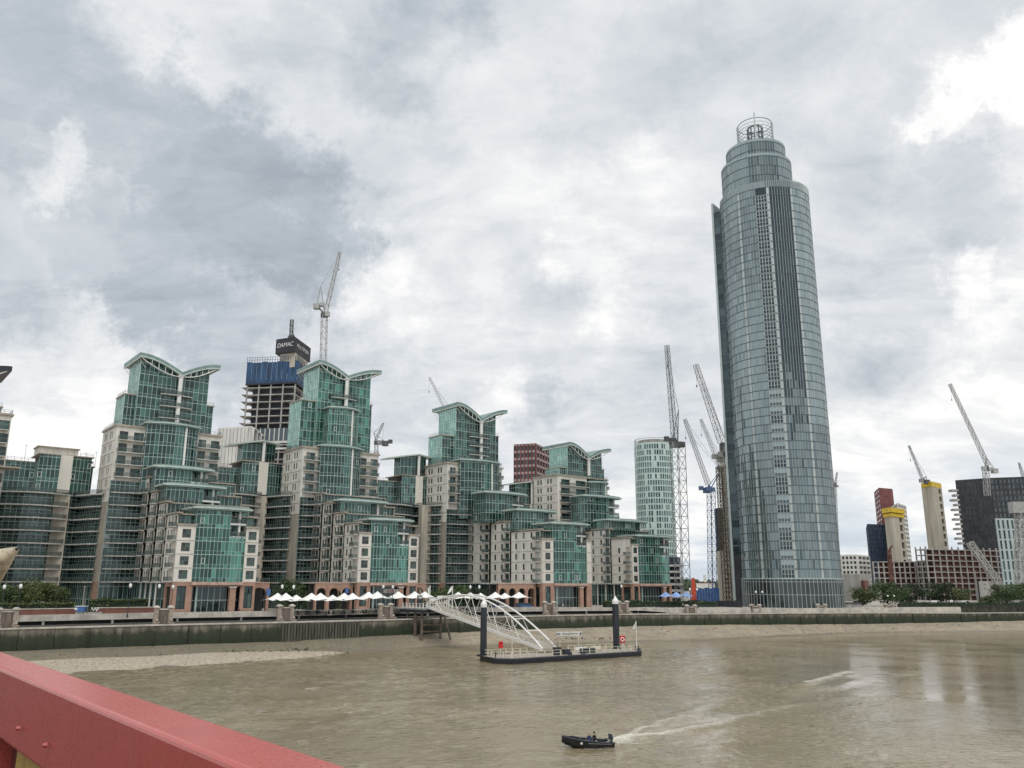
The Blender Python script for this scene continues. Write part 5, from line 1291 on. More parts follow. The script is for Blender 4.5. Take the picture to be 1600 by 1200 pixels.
    for z in (1.6, 3.2, 4.8, 7.8):
        for i in range(24): b.bar((*cp(2 * math.pi * i / 24, 2.9), zc + z), (*cp(2 * math.pi * (i + 1) / 24, 2.9), zc + z), .3, .5 if z > 5 else .2)
    b.obj('turbine_drum', 'tband', T)
    # ---- lobby
    P, F = MB(), MB(); n = 34; Rl = R + .45
    lp = [pt(rd(-80 + 160 * i / n), Rl) for i in range(n + 1)]
    glass_wall(P, F, lp, GZ, 16.8, h=4.2, pane=2.0, low=0, lights=0, mw=.16, proud=.15, rbase=lambda u: .3); P.obj('lobby_glazing', 'globby', T, kind='stuff'); F.obj('lobby_mullions', ['tmull', 'tmull'], T, kind='stuff')
    b = MB(); b.prism([pt(2 * math.pi * i / 60, Rl + .1) for i in range(60)], 16.8, 17.15); b.obj('lobby_roof', 'tstripe', T)
    b = MB(); b.prism([pt(2 * math.pi * i / 40, R - .5) for i in range(40)], GZ, 17.0); b.prism([pt(2 * math.pi * i / 40, R - .6) for i in range(40)], 17.1, zt - .4); b.prism([(c1[0] + 12.6 * math.cos(i * math.pi / 18), c1[1] + 12.6 * math.sin(i * math.pi / 18)) for i in range(36)], zt, zt + 14.5); b.prism([(c2[0] + 10.6 * math.cos(i * math.pi / 18), c2[1] + 10.6 * math.sin(i * math.pi / 18)) for i in range(36)], zt + 14.6, zt + 21.5); b.obj('inner_core', 'dark', T)
    b = MB()
    for i in range(6):
        a_ = rd(-60 + 24 * i); b.obox(pt(a_, Rl - 1.5), fa + a_, .4, 2.6, GZ, 16.5)
    b.obj('lobby_inner_wall', 'offwhite', T)
round_tower()

# ------------------------------------------------------------------ towers and sites behind
def lattice(mb, p, q, w, seg, r=.1, rb=.06, mi=0, taper=1., side=None):
    p = Vector(p); q = Vector(q); d = (q - p); L = d.length; d.normalize()
    ref = Vector((0, 0, 1)) if abs(d.z) < .9 else Vector((math.cos(.5), math.sin(.5), 0))
    a = d.cross(ref).normalized(); b = a.cross(d); n = max(2, round(L / seg)); R = []
    for i in range(n + 1):
        c = p + d * L * i / n; ww = w * (1 + (taper - 1) * i / n) / 2; R.append([c + a * ww + b * ww, c - a * ww + b * ww, c - a * ww - b * ww, c + a * ww - b * ww])
    for i in range(n):
        for k in range(4):
            mb.bar(R[i][k], R[i + 1][k], r * 2, None, mi); k2 = (k + 1) % 4
            mb.bar(R[i][k], R[i + 1][k2] if i % 2 else R[i][k2], rb * 2, None, mi) if False else mb.bar(R[i][k] if i % 2 else R[i][k2], R[i + 1][k2] if i % 2 else R[i + 1][k], rb * 2, None, mi)
            mb.bar(R[i + 1][k], R[i + 1][k2], rb * 2, None, mi)


def crane(label, Y, base, top, foot, tip, mw=2.2, jw=1.5, col='crane_w', dark='crane_d', cj=None, af=None, r=.12, cab=True, hook=True, basez=GZ, group=None, mast=True, jc=None):
    """luffing tower crane; all 2-tuples are (px, py) on the plane at depth Y"""
    r *= .72; p = lambda t: atY(t[0], t[1], Y); B, Tp, Fo, Ti = p(base), p(top), p(foot), p(tip)
    if basez is not None and base[1] > 850: B = Vector((B.x, B.y, basez))
    T = thing('tower_crane', label, 'crane', tuple(B), group)
    if mast: b = MB(); lattice(b, B, Tp, mw, mw * 1.15, r, r * .6); b.obj('mast', col, T)
    b = MB(); lattice(b, Fo, Ti, jw, jw * 1.3, r * .9, r * .5, 0, .7); b.obj('jib', jc or col, T)
    d = Ti - Fo; sgn = 1 if d.x > 0 else -1
    CJ = p(cj) if cj else Tp + Vector((-sgn * 7, 0, .8)); AF = p(af) if af else Tp + Vector((-sgn * 2.5, 0, 9))
    b = MB(); b.tube(Tp - Vector((0, 0, .6)), Tp + Vector((0, 0, 1.2)), mw * .75, mw * .75, 10); b.bar(Tp + Vector((0, 0, .8)), CJ, mw * .7, .7); b.bar(Tp + Vector((0, 0, .8)), Fo, mw * .6, .6); b.obj('slewing_platform', dark, T)
    b = MB(); b.hexa([tuple(CJ + Vector((x, y, z))) for z in (-1.6, .9) for x, y in ((-1.5, -1.3), (1.5, -1.3), (1.5, 1.3), (-1.5, 1.3))]); b.hexa([tuple(CJ + Vector((x - sgn * -2.6, y, z))) for z in (-.2, 1.6) for x, y in ((-1., -1.), (1., -1.), (1., 1.), (-1., 1.))]); b.obj('counterweight', dark if col != 'crane_w' else col, T)
    b = MB()
    for y in (-.7, .7): b.bar(Tp + Vector((0, y, .9)), AF + Vector((0, y * .3, 0)), .28); b.bar(CJ + Vector((0, y, .6)), AF + Vector((0, y * .3, 0)), .2)
    for f in (.3, .6): q = (Tp + Vector((0, 0, .9))).lerp(AF, f); b.bar(q - Vector((0, .6, 0)), q + Vector((0, .6, 0)), .15)
    b.obj('a_frame', col, T)
    b = MB(); b.tube(AF, Fo.lerp(Ti, .72) + Vector((0, 0, jw * .5)), .05, .05, 4); b.tube(AF, Fo.lerp(Ti, .97) + Vector((0, 0, jw * .4)), .05, .05, 4); b.obj('pendant_line', 'crane_d', T)
    if cab:
        c = Tp + Vector((sgn * 1.8, -1.6, .2)); b = MB(); b.hexa([tuple(c + Vector((x, y, z))) for z in (-1.1, 1.1) for x, y in ((-1.1, -.9), (1.1, -.9), (1.1, .9), (-1.1, .9))]); b.obj('cab', col, T)
    if hook:
        b = MB(); e = Ti + Vector((0, 0, -max(6, L_ if (L_ := 9) else 9))); b.tube(Ti, e, .05, .05, 4); b.tube(e, e - Vector((0, 0, 1.2)), .35, .1, 6); b.obj('hook_block', 'crane_d', T)
    return T


def plan(pxL, pxC, pxR, py, YL, YC, YR):
    L, C_, R_ = (xat(a, py, y) for a, y in ((pxL, YL), (pxC, YC), (pxR, YR))); return L, C_, R_, (L[0] + R_[0] - C_[0], L[1] + R_[1] - C_[1])


def zpx(px, py, Y): return atY(px, py, Y).z


def grid_face(F, P, p0, p1, z0, z1, nx, nz, fw, fh, proud=.3, fmi=0, base=.3, gi=.0, hmi=None):
    """real frame bars standing proud of recessed panes"""
    dx, dy = p1[0] - p0[0], p1[1] - p0[1]; L = math.hypot(dx, dy); dx /= L; dy /= L; n = (dy, -dx); cw, ch = L / nx, (z1 - z0) / nz
    X = lambda u, v: (p0[0] + dx * u + n[0] * v, p0[1] + dy * u + n[1] * v)
    for i in range(nx):
        for k in range(nz): e = random.uniform(-.02, .02); P.face([(*X(i * cw, e), z0 + k * ch), (*X((i + 1) * cw, -e), z0 + k * ch), (*X((i + 1) * cw, -e), z0 + (k + 1) * ch), (*X(i * cw, e), z0 + (k + 1) * ch)], 0, min(1, max(0, random.gauss(base, .25))))
    for i in range(nx + 1):
        u = i * cw; a, c = max(0, u - fw / 2), min(L, u + fw / 2); F.prism([X(a, proud), X(c, proud), X(c, -.1), X(a, -.1)], z0, z1, fmi)
    for k in range(nz + 1):
        z = z0 + k * ch; a, c = max(z0, z - fh / 2), min(z1, z + fh / 2); F.prism([X(.02, proud - .04), X(L - .02, proud - .04), X(L - .02, -.1), X(.02, -.1)], a + .001, c - .001, fmi if hmi is None else hmi)


def grid_tower(name, label, cat, pl, z0, z1, fr, gl, left, right, roof=None, hm=None):
    """box tower with real window grids on its two visible faces; left/right = (nx, nz, fw, fh)"""
    L, C_, R_, K = pl; T = thing(name, label, cat, (C_[0], C_[1], z0)); F, P = MB(), MB()
    fm = [fr] + ([hm] if hm else [])
    grid_face(F, P, L, C_, z0, z1, *left, hmi=1 if hm else None); grid_face(F, P, C_, R_, z0, z1, *right, hmi=1 if hm else None)
    F.obj('facade_frame', fm, T); P.obj('window_panes', gl, T, kind='stuff')
    b = MB(); c = Vector(((L[0] + R_[0]) / 2, (L[1] + R_[1]) / 2)); b.prism([tuple(c + (Vector(q) - c) * .985) for q in (L, C_, R_, K)], z0, z1 - .3, 0); b.obj('inner_core', 'dark', T)
    b = MB(); b.prism([L, C_, R_, K], z1, z1 + .5); b.obj('roof_slab', roof or fr, T)
    return T


def frame_site(name, label, pl, z0, z1, nfl, cols, slab='frame', inner='rust', parapet=None):
    L, C_, R_, K = pl; T = thing(name, label, 'building site', (C_[0], C_[1], z0)); c = Vector(((L[0] + R_[0]) / 2, (L[1] + R_[1]) / 2)); fh = (z1 - z0) / nfl
    for k in range(nfl + 1):
        b = MB(); b.prism([L, C_, R_, K], z0 + fh * k - .5, z0 + fh * k); b.obj('floor_slab', slab, T)
    for (p0, p1, n) in ((L, C_, cols[0]), (C_, R_, cols[1])):
        for i in range(0 if p0 is L else 1, n + 1):
            q = (p0[0] + (p1[0] - p0[0]) * i / n, p0[1] + (p1[1] - p0[1]) * i / n); q = tuple(c + (Vector(q) - c) * .985); b = MB(); b.obox(q, 0, .62, .62, z0, z1 + (1.2 if parapet else 0)); b.obj('column', slab, T)
    b = MB(); r = random.Random(5)
    for k in range(nfl):
        b.prism([tuple(c + (Vector(q) - c) * .80) for q in (L, C_, R_, K)], z0 + fh * k + .01, z0 + fh * (k + 1) - .31)
    b.obj('inner_partitions', inner, T)
    return T


# --- far left: tower under construction with blue screen and black sign box
pl = plan(386, 462, 482, 600, 404, 400, 424); zA = zpx(455, 668, 400)
T = frame_site('tower_site', 'concrete tower under construction wrapped in a blue screen, black sign box on top', pl, 52, zpx(455, 592, 400), 17, (4, 2), 'frame', 'charcoal')
L_, C_, R_, K_ = pl; c = Vector(((L_[0] + R_[0]) / 2, (L_[1] + R_[1]) / 2)); ex = [tuple(c + (Vector(q) - c) * 1.05) for q in pl]
z0, z1 = zpx(455, 597, 400), zpx(455, 556, 400)
n = 9
for (p0, p1, n) in ((ex[0], ex[1], 10), (ex[1], ex[2], 4)):
    for i in range(n):
        b = MB(); a = (p0[0] + (p1[0] - p0[0]) * (i + .02) / n, p0[1] + (p1[1] - p0[1]) * (i + .02) / n); e = (p0[0] + (p1[0] - p0[0]) * (i + .98) / n, p0[1] + (p1[1] - p0[1]) * (i + .98) / n)
        b.prism([a, e, (e[0], e[1] + .15), (a[0], a[1] + .15)], z0 + random.uniform(-.08, .08), z1 - (2.9 if i % 3 else 2.5)); b.obj('screen_panel', 'bluescreen', T)
b = MB()
for (p0, p1, n) in ((ex[0], ex[1], 20), (ex[1], ex[2], 8)):
    for i in range(n + 1): q = (p0[0] + (p1[0] - p0[0]) * i / n, p0[1] + (p1[1] - p0[1]) * i / n); b.bar((q[0], q[1], z1 - 3.2), (q[0], q[1], z1 + random.uniform(-.3, .3)), .16)
    for z in (z1 - 1.5, z1 - .2): b.bar((*p0, z), (*p1, z), .14)
b.obj('screen_posts', 'bluescreen', T)
b = MB(); b.prism(ex, z0 - .8, z0); b.obj('screen_deck', 'charcoal', T)
b = MB()
zz = 52; fh = (zpx(455, 592, 400) - 52) / 17
for k in range(3, 17):
    b = MB(); b.prism([(ex[0][0] - 1.7, ex[0][1]), (ex[0][0] + 1, ex[0][1]), (ex[0][0] + 1, ex[0][1] + 9), (ex[0][0] - 1.7, ex[0][1] + 9)], zz + fh * k - .15, zz + fh * k + .05); b.obj('loading_platform', 'frame', T)
P, F = MB(), MB(); zg = zpx(440, 690, 400); zg1 = zpx(440, 668, 400)
o2 = [tuple(c + (Vector(q) - c) * 1.04) for q in pl]
glass_wall(P, F, [o2[0], o2[1], o2[2]], zg + .6, zg1 - .2, h=9, pane=2.4, low=0, lights=0, mw=.5, rbase=lambda u: .6); P.obj('first_glazing', 'gfar', T, kind='stuff'); F.obj('glazing_frames', ['offwhite', 'offwhite'], T, kind='stuff')
b = MB(); b.prism(o2, zg - .6, zg + .5); b.prism(o2, zpx(440, 702, 400), zpx(440, 699, 400)); b.obj('transfer_slab', 'offwhite', T)
cr = plan(437, 461, 481, 560, 402, 399, 416); b = MB(); b.prism(list(cr), z1 - 6, zpx(458, 545, 400)); b.obj('concrete_core', 'core', T)
sb = plan(431, 460, 486, 540, 402, 397, 418); zs0, zs1 = zpx(460, 549, 397), zpx(460, 526, 397); b = MB(); b.prism(list(sb), zs0, zs1); box = b.obj('sign_box', 'charcoal', T)


def text(body, p0, p1, zc, h, m, parent, name='sign_lettering', fill=.86, italic=0., push=.12):
    dx, dy = p1[0] - p0[0], p1[1] - p0[1]; L = math.hypot(dx, dy); cu = bpy.data.curves.new(name, 'FONT'); cu.body = body; cu.align_x = 'CENTER'; cu.align_y = 'CENTER'; cu.size = 1; cu.shear = italic; cu.extrude = .01
    o = bpy.data.objects.new(name, cu); COL.objects.link(o); bpy.context.view_layer.update(); w0, h0 = max(.01, o.dimensions.x), max(.01, o.dimensions.y)
    bpy.context.view_layer.update(); me = bpy.data.meshes.new_from_object(o); bpy.data.objects.remove(o); o = bpy.data.objects.new(name, me); COL.objects.link(o); me.materials.clear(); me.materials.append(M[m]); n = (dy / L, -dx / L); g_ = org_of(parent); x, y = (p0[0] + p1[0]) / 2 + n[0] * push, (p0[1] + p1[1]) / 2 + n[1] * push
    o.parent = parent; o.location = (x - g_[0], y - g_[1], zc - g_[2]); o.rotation_euler = (math.pi / 2, 0, math.atan2(dy, dx)); o.scale = (L * fill / w0, h / h0, 1.); return o


text('DAMAC', sb[0], sb[1], (zs0 + zs1) / 2 + .2, 2.2, 'white', T, italic=.25)
text('MULTIPLEX', sb[1], sb[2], (zs0 + zs1) / 2 + .2, 1.8, 'white', T, fill=.72)
b = MB(); q = atY(455, 527, 399); lattice(b, q, atY(456, 500, 399), 1.4, 1.6, .12, .09); b.bar(q + Vector((-1.5, 0, 0)), q + Vector((1.5, 0, 1)), 1.2); b.obj('placing_boom', 'crane_d', T)
crane('white luffing crane rising behind the green tower, beside the black sign box', 392, (504, 600), (507, 493), (509, 488), (531, 394), 2.6, 1.7, 'crane_w', cj=(495, 478), af=(501, 447), basez=None, r=.16)
crane('pale distant crane jib slanting above the third gull-wing roof', 520, (702, 690), (702, 656), (702, 654), (671, 590), 1.6, 1.5, 'crane_p', cj=(712, 652), af=(706, 642), basez=None, r=.14)
crane('crane with a white counter-jib showing right of the tallest block', 420, (588, 735), (588, 693), (586, 690), (599, 661), 1.6, 1.0, 'crane_p', cj=(602, 692), af=(584, 676), basez=None, r=.1)
grid_tower('ribbed_block', 'white ribbed block peeping out behind the first folded canopy', 'building', plan(341, 392, 410, 690, 352, 348, 370), 40, zpx(345, 670, 352), 'offwhite', 'gfar', (9, 1, 1.5, .8, 1.0), (3, 1, 1.6, .8, 1.0))
# --- red grid tower
grid_tower('red_grid_tower', 'dark red tower with a grid of white-silled windows', 'tower', plan(803, 837, 862, 730, 432, 428, 452), 30, zpx(838, 694, 428), 'redblock', 'gfar', (6, 15, .75, 1.25, .5), (6, 15, .75, 1.25, .5), hm='redpale')
# --- pale cylindrical tower
def pale_tower():
    Y = 430; cx, cy = at2(1023, 760, Y); R = 9.9; z0 = GZ; z1 = zpx(1023, 690, Y); T = thing('pale_round_tower', 'pale mint round tower with small staggered windows', 'tower', (cx, cy, z0)); fa = math.atan2(-cy, -cx)
    n = 48; fh = 3.1; nf = int((z1 - z0) / fh); F, P = MB(), MB(); pt = lambda a, r: (cx + r * math.cos(fa + a), cy + r * math.sin(fa + a)); rr = random.Random(4)
    M['mint'] = mat('mint_panels', (.56, .68, .65), .6, var=.05, vscale=.2)
    for i in range(n):
        a0, a1 = 2 * math.pi * i / n, 2 * math.pi * (i + 1) / n
        for k in range(nf):
            z = z0 + k * fh
            P.face([(*pt(a0, R - .25), z), (*pt(a1, R - .25), z), (*pt(a1, R - .25), z + fh), (*pt(a0, R - .25), z + fh)], 0, rr.random())
            F.prism([pt(a0, R), pt(a1, R), pt(a1, R - .35), pt(a0, R - .35)], z, z + .7)
            wide = (i % 3 == 2) or rr.random() < .22; am = a0 + (a1 - a0) * (.98 if wide and rr.random() < .3 else .30)
            F.prism([pt(a0 - .001, R + .02), pt(am, R + .02), pt(am, R - .35), pt(a0, R - .35)], z + .7, z + fh)
    F.obj('facade_panels', 'mint', T, kind='stuff'); P.obj('window_panes', 'gpale', T, kind='stuff')
    b = MB(); b.prism([pt(2 * math.pi * i / 48, R - .1) for i in range(48)], z0 + nf * fh, z0 + nf * fh + 1.); b.obj('roof_slab', 'mint', T)
    b = MB(); zt = z0 + nf * fh
    for i in range(n): a = 2 * math.pi * i / n; b.bar((*pt(a, R - .3), zt + 1), (*pt(a, R - .3), zt + 3.4), .14); b.bar((*pt(a, R - .3), zt + 3.4), (*pt(a + 2 * math.pi / n, R - .3), zt + 3.4), .14)
    b.prism([pt(2 * math.pi * i / 30, R - 2) for i in range(30)], zt + 1, zt + 2.8); b.obj('roof_screen', 'grey', T)
pale_tower()
T = thing('white_slab_block', 'low white banded block between the fourth stepped block and the crane mast', 'building', (*at2(1052, 920, 372), GZ))
pl = plan(1040, 1063, 1067, 900, 372, 368, 380); zt = zpx(1055, 882, 370)
for k in range(6): b = MB(); z = GZ + (zt - GZ) * (k + 1) / 6; b.prism(list(pl), z - .9, z); b.obj('floor_band', 'offwhite', T)
b = MB(); cc = Vector((sum(p[0] for p in pl) / 4, sum(p[1] for p in pl) / 4)); b.prism([tuple(cc + (Vector(q) - cc) * .93) for q in pl], GZ, zt - .2); b.obj('recessed_windows', 'gfar', T)
b = MB(); b.prism([tuple(cc + (Vector(q) - cc) * .8) for q in pl], zt, zt + 3.2); b.obj('roof_plant', 'navy', T)

# --- cranes and core beside the round tower
crane('dark-topped crane with near-vertical white jib, left of two by the pale tower', 350, (1067, 925), (1059, 696), (1054, 686), (1042, 540), 4.4, 2.0, 'crane_p', cj=(1051, 688), af=(1060, 640), r=.17)
crane('blue tower crane with a long pale jib leaning away from the round tower', 400, (1114, 945), (1111, 766), (1107, 758), (1070, 655), 2.8, 1.7, 'crane_b', 'crane_b', cj=(1104, 765), af=(1126, 735), r=.16, jc='crane_p')
crane('slim pale crane jib rising behind the blue crane', 480, (1132, 760), (1127, 733), (1126, 733), (1095, 655), 2., 1.7, 'crane_p', cj=(1133, 735), af=(1132, 722), basez=None, r=.14, mast=False)
crane('large cream-jibbed crane against the round tower\'s left edge', 345, (1146, 935), (1131, 712), (1128, 692), (1087, 570), 3.6, 2.3, 'crane_w', cj=(1126, 716), af=(1134, 690), r=.17)
T = thing('lift_core', 'raw concrete lift core with hoist masts hugging the round tower', 'building site', (*at2(1130, 900, 352), GZ))
pl = plan(1121, 1129, 1149, 900, 366, 353, 357); b = MB(); b.prism(list(pl), GZ, zpx(1130, 860, 352)); b.obj('core_base', 'core', T)
pl2 = plan(1127, 1132, 1139, 760, 366, 357, 360); b = MB(); b.prism(list(pl2), zpx(1130, 862, 352), zpx(1130, 690, 357)); b.obj('core_shaft', 'core', T)
for dx in (1131, 1140):
    b = MB(); lattice(b, (*at2(dx + 4, 935, 344), GZ), atY(dx - 8, 730, 344), 1.7, 1.8, .13, .09); b.obj('hoist_mast', 'wood', T)
T = grid_tower('dark_slab_tower', 'narrow dark slab tower glimpsed behind the lift core', 'tower', plan(1119, 1124, 1134, 840, 470, 466, 468), 20, zpx(1124, 795, 466), 'charcoal', 'gfar', (2, 12, .5, .8), (3, 12, .5, .8))

# --- right-hand cluster
grid_tower('white_apartment_block', 'white balcony block immediately right of the round tower', 'building', plan(1310, 1340, 1358, 880, 470, 462, 480), GZ, zpx(1335, 868, 465), 'offwhite', 'gfar', (5, 9, .8, 1.1, .7), (3, 9, .8, 1.1, .7))
T = thing('brown_podium', 'low brown brick podium at the round tower\'s right foot', 'building', (*at2(1330, 920, 400), GZ)); b = MB(); b.prism(list(plan(1308, 1345, 1362, 920, 405, 395, 410)), GZ, zpx(1335, 897, 395)); b.obj('wall_body', 'grey', T); b = MB(); b.prism(list(plan(1341, 1352, 1358, 920, 399, 394, 400)), GZ, zpx(1350, 907, 395)); b.obj('brick_wing', 'brickred', T)
grid_tower('navy_tower', 'dark navy tower standing low beside the red one', 'tower', plan(1355, 1357, 1386, 840, 640, 600, 606), 15, zpx(1370, 820, 602), 'navy', 'gfar', (2, 14, .9, .9), (7, 14, 1.6, 1.0, .3))
grid_tower('red_tower', 'slender red tower with pale pink side, behind the yellow formwork ring', 'tower', plan(1369, 1377, 1398, 800, 650, 620, 628), 15, zpx(1380, 763, 620), 'redblock', 'gfar', (3, 20, 2.2, 2.2, .2), (8, 20, 1.7, 1.2, .25))
grid_tower('white_striped_tower', 'white curved-topped tower with dark slot windows behind the core', 'tower', plan(1398, 1408, 1420, 840, 600, 570, 590), 15, zpx(1408, 787, 572), 'offwhite', 'gfar', (4, 18, 1.2, 1.2, .4), (5, 18, 1.2, 1.4, .5))
def core(label, pl, z0, z1, zy, nslot, side=1):
    T = thing('concrete_core', label, 'building site', (pl[1][0], pl[1][1], z0)); L, C_, R_, K = pl; b = MB(); ops = []
    Lw = math.hypot(R_[0] - C_[0], R_[1] - C_[1]); fh = (z1 - z0) / nslot
    for k in range(nslot): ops.append((Lw * .62, Lw * .86, z0 + fh * k + .8, z0 + fh * k + fh - .8))
    wall_open(b, C_, R_, z0, z1, ops, 0, 1.); wall_open(b, L, C_, z0, z1, (), 0); wall_open(b, R_, K, z0, z1, (), 0)
    b.prism([L, C_, R_, K], z1 - .3, z1); dx = ((C_[0] - L[0]) * .45 + L[0], (C_[1] - L[1]) * .45 + L[1]); b.obox(dx, 0, .5, .5, z0, z1)
    b.obj('core_wall', 'core', T); c = Vector(((L[0] + R_[0]) / 2, (L[1] + R_[1]) / 2)); d = MB(); d.prism([tuple(c + (Vector(q) - c) * .8) for q in pl], z0, z1 - .4); d.obj('shaft_lining', 'dark', T)
    for (za, zb2, s_) in zy:
        y = MB(); y.prism([tuple(c + (Vector(q) - c) * s_) for q in pl], za, zb2); y.obj('yellow_formwork', 'yellow', T)
    return T
pc = plan(1386, 1398, 1416, 850, 503, 494, 505); core('concrete core with two yellow formwork rings, in front of the red tower', pc, 10, zpx(1398, 803, 494), [(zpx(1398, 807, 494), zpx(1398, 802, 494), 1.12), (zpx(1398, 800.5, 494), zpx(1398, 793, 494), 1.22)], 9)
pc = plan(1445, 1462, 1477, 810, 522, 512, 524); core('tall square concrete core with yellow band at its top', pc, 10, zpx(1460, 760, 512), [(zpx(1460, 760, 512), zpx(1460, 752, 512), 1.0)], 14)
crane('short lattice jib poking up from the tall yellow-topped core', 516, (1446, 790), (1442, 752), (1442, 750), (1420, 696), 1.4, 1.3, 'crane_p', cj=(1448, 752), af=(1447, 744), basez=None, r=.14, mast=False)
frame_site('frame_building', 'low concrete frame with red-brown infill, below the yellow-ringed core', plan(1365, 1440, 1462, 900, 452, 446, 468), GZ, zpx(1440, 877, 446), 7, (9, 3))
frame_site('frame_building', 'taller long concrete frame below the yellow-topped core, by the mobile crane', plan(1434, 1450, 1572, 900, 442, 432, 452), GZ, zpx(1480, 858, 436), 9, (2, 12), parapet=True)
T = grid_tower('charcoal_tower', 'broad charcoal tower with pale balconies on its edge, under the large crane', 'tower', plan(1501, 1556, 1650, 820, 496, 484, 474), 10, zpx(1556, 748, 484), 'slate', 'gfar', (9, 20, 1.3, 1.2, .35), (14, 20, 1.0, .9, .4, 0, .9), 'slate')
for k in range(12):
    z = zpx(1502, 850 - k * 7.5, 478); b = MB(); q = at2(1501, 820, 478); w_ = 3.2 if k % 2 else 1.6; b.prism([(q[0] - w_, q[1] - 1), (q[0] + .5, q[1] - 1), (q[0] + .5, q[1] + 3), (q[0] - w_, q[1] + 3)], z - .2, z + 1.); b.obj('balcony', 'frame', T)
crane('large white crane above the charcoal tower, long jib leaning away', 470, (1543, 775), (1540, 733), (1544, 728), (1484, 600), 2.4, 1.8, 'crane_w', cj=(1554, 735), af=(1541, 715), basez=None, r=.18)
crane('crane jib tip entering at the far picture edge', 520, (1606, 800), (1604, 770), (1602, 755), (1592, 723), 1.6, 1.3, 'crane_p', cj=(1612, 760), af=(1606, 745), basez=None, r=.13)
crane('tiny distant crane against the round tower\'s right edge', 900, (1309, 862), (1305, 760), (1305, 757), (1308, 738), 2., 1.5, 'crane_p', cj=(1302, 757), af=(1303, 752), basez=None, r=.2)
grid_tower('pale_glass_block', 'pale glass and concrete block with lattice mast at the far picture edge', 'building', plan(1561, 1640, 1660, 860, 400, 404, 420), GZ, zpx(1580, 812, 402), 'tstripe', 'gpale', (11, 8, 1.3, .7, .5), (3, 8, 1.2, .7, .5))
T = thing('lattice_mast', 'white lattice crane mast before the pale glass block', 'crane', (*at2(1592, 940, 380), GZ)); b = MB(); lattice(b, (*at2(1592, 940, 380), GZ), atY(1593, 800, 380), 2.6, 2.6, .2, .13); b.obj('mast', 'crane_w', T); b = MB(); q = atY(1593, 793, 380); b.hexa([tuple(q + Vector((x, y, z))) for z in (-2.5, 2.5) for x, y in ((-4, -2), (5, -2), (5, 2), (-4, 2))]); b.obj('machinery_deck', 'crane_w', T)
T = thing('mobile_crane', 'mobile crane with twin-lattice boom slanting up to the concrete frame', 'crane', (*at2(1568, 940, 345), GZ))
b = MB(); a, e = atY(1570, 925, 345), atY(1515, 848, 345); lattice(b, a, e, 2.0, 2.2, .2, .1); b.obj('boom', 'crane_w', T)
b = MB(); q = Vector((a.x, a.y, GZ)); b.hexa([tuple(q + Vector((x, y, z))) for z in (1., 3.6) for x, y in ((-3.5, -1.4), (3.5, -1.4), (3.5, 1.4), (-3.5, 1.4))]); b.obj('crane_carrier', 'crane_d', T)
b = MB()
for x in (-2.6, -1., 1., 2.6):
    for y in (-1.4, 1.4): b.tube(q + Vector((x, y - .2, .55)), q + Vector((x, y + .2, .55)), .55, .55, 12)
b.obj('wheels', 'darksteel', T); b = MB(); b.hexa([tuple(q + Vector((x, y, z))) for z in (2.2, 5.) for x, y in ((1.6, -1.2), (3.4, -1.2), (3.1, 1.2), (1.6, 1.2))]); b.obj('cab', 'white', T)
T = thing('grey_panel', 'grey hoarding panel with four small holes beside the mobile crane boom', 'hoarding', (*at2(1543, 935, 372), GZ)); b = MB(); p0, p1 = at2(1530, 920, 372), at2(1556, 920, 376)
Lp = math.hypot(p1[0] - p0[0], p1[1] - p0[1]); ops = [(Lp * f, Lp * f + .6, z, z + .5) for f in (.3, .42) for z in (zpx(1540, 914, 372), zpx(1540, 921, 372))]; wall_open(b, p0, p1, zpx(1540, 933, 372), zpx(1540, 908, 372), ops, 0, .5); b.obj('panel_face', 'grey', T); b = MB(); b.prism([p0, p1, (p1[0], p1[1] + 1), (p0[0], p0[1] + 1)], GZ, zpx(1540, 933.2, 372)); b.obj('panel_base', 'charcoal', T); b = MB(); b.prism([(p0[0], p0[1] + .6), (p1[0], p1[1] + .6), (p1[0], p1[1] + 2), (p0[0], p0[1] + 2)], GZ, zpx(1540, 908.5, 372)); b.obj('panel_backing', 'dark', T)
b = MB(); q = atY(1530, 948, 318); b.tube((q.x, q.y, GZ), (q.x, q.y, zpx(1525, 893, 318)), .3, .2, 8); b.tube((q.x, q.y, zpx(1525, 893, 318)), (q.x, q.y, zpx(1525, 892, 318)), .35, .35, 8); tag(b.obj('tall_pole', 'grey'), 'tall bare grey pole in front of the concrete frame', 'pole')
T = thing('piling_rig', 'brown-armed rig standing before the red tower and yellow-ringed core', 'machine', (*at2(1393, 930, 430), GZ)); b = MB(); q = at2(1392, 900, 430); lattice(b, (*q, GZ), atY(1389, 860, 430), 1.2, 1.5, .2, .12); b.bar(atY(1388, 862, 430), atY(1394, 852, 430), .8); b.obj('rig_mast', 'rust', T); b = MB(); b.obox(q, 0, 5, 3, GZ, GZ + 3); b.obj('rig_body', 'rust', T)
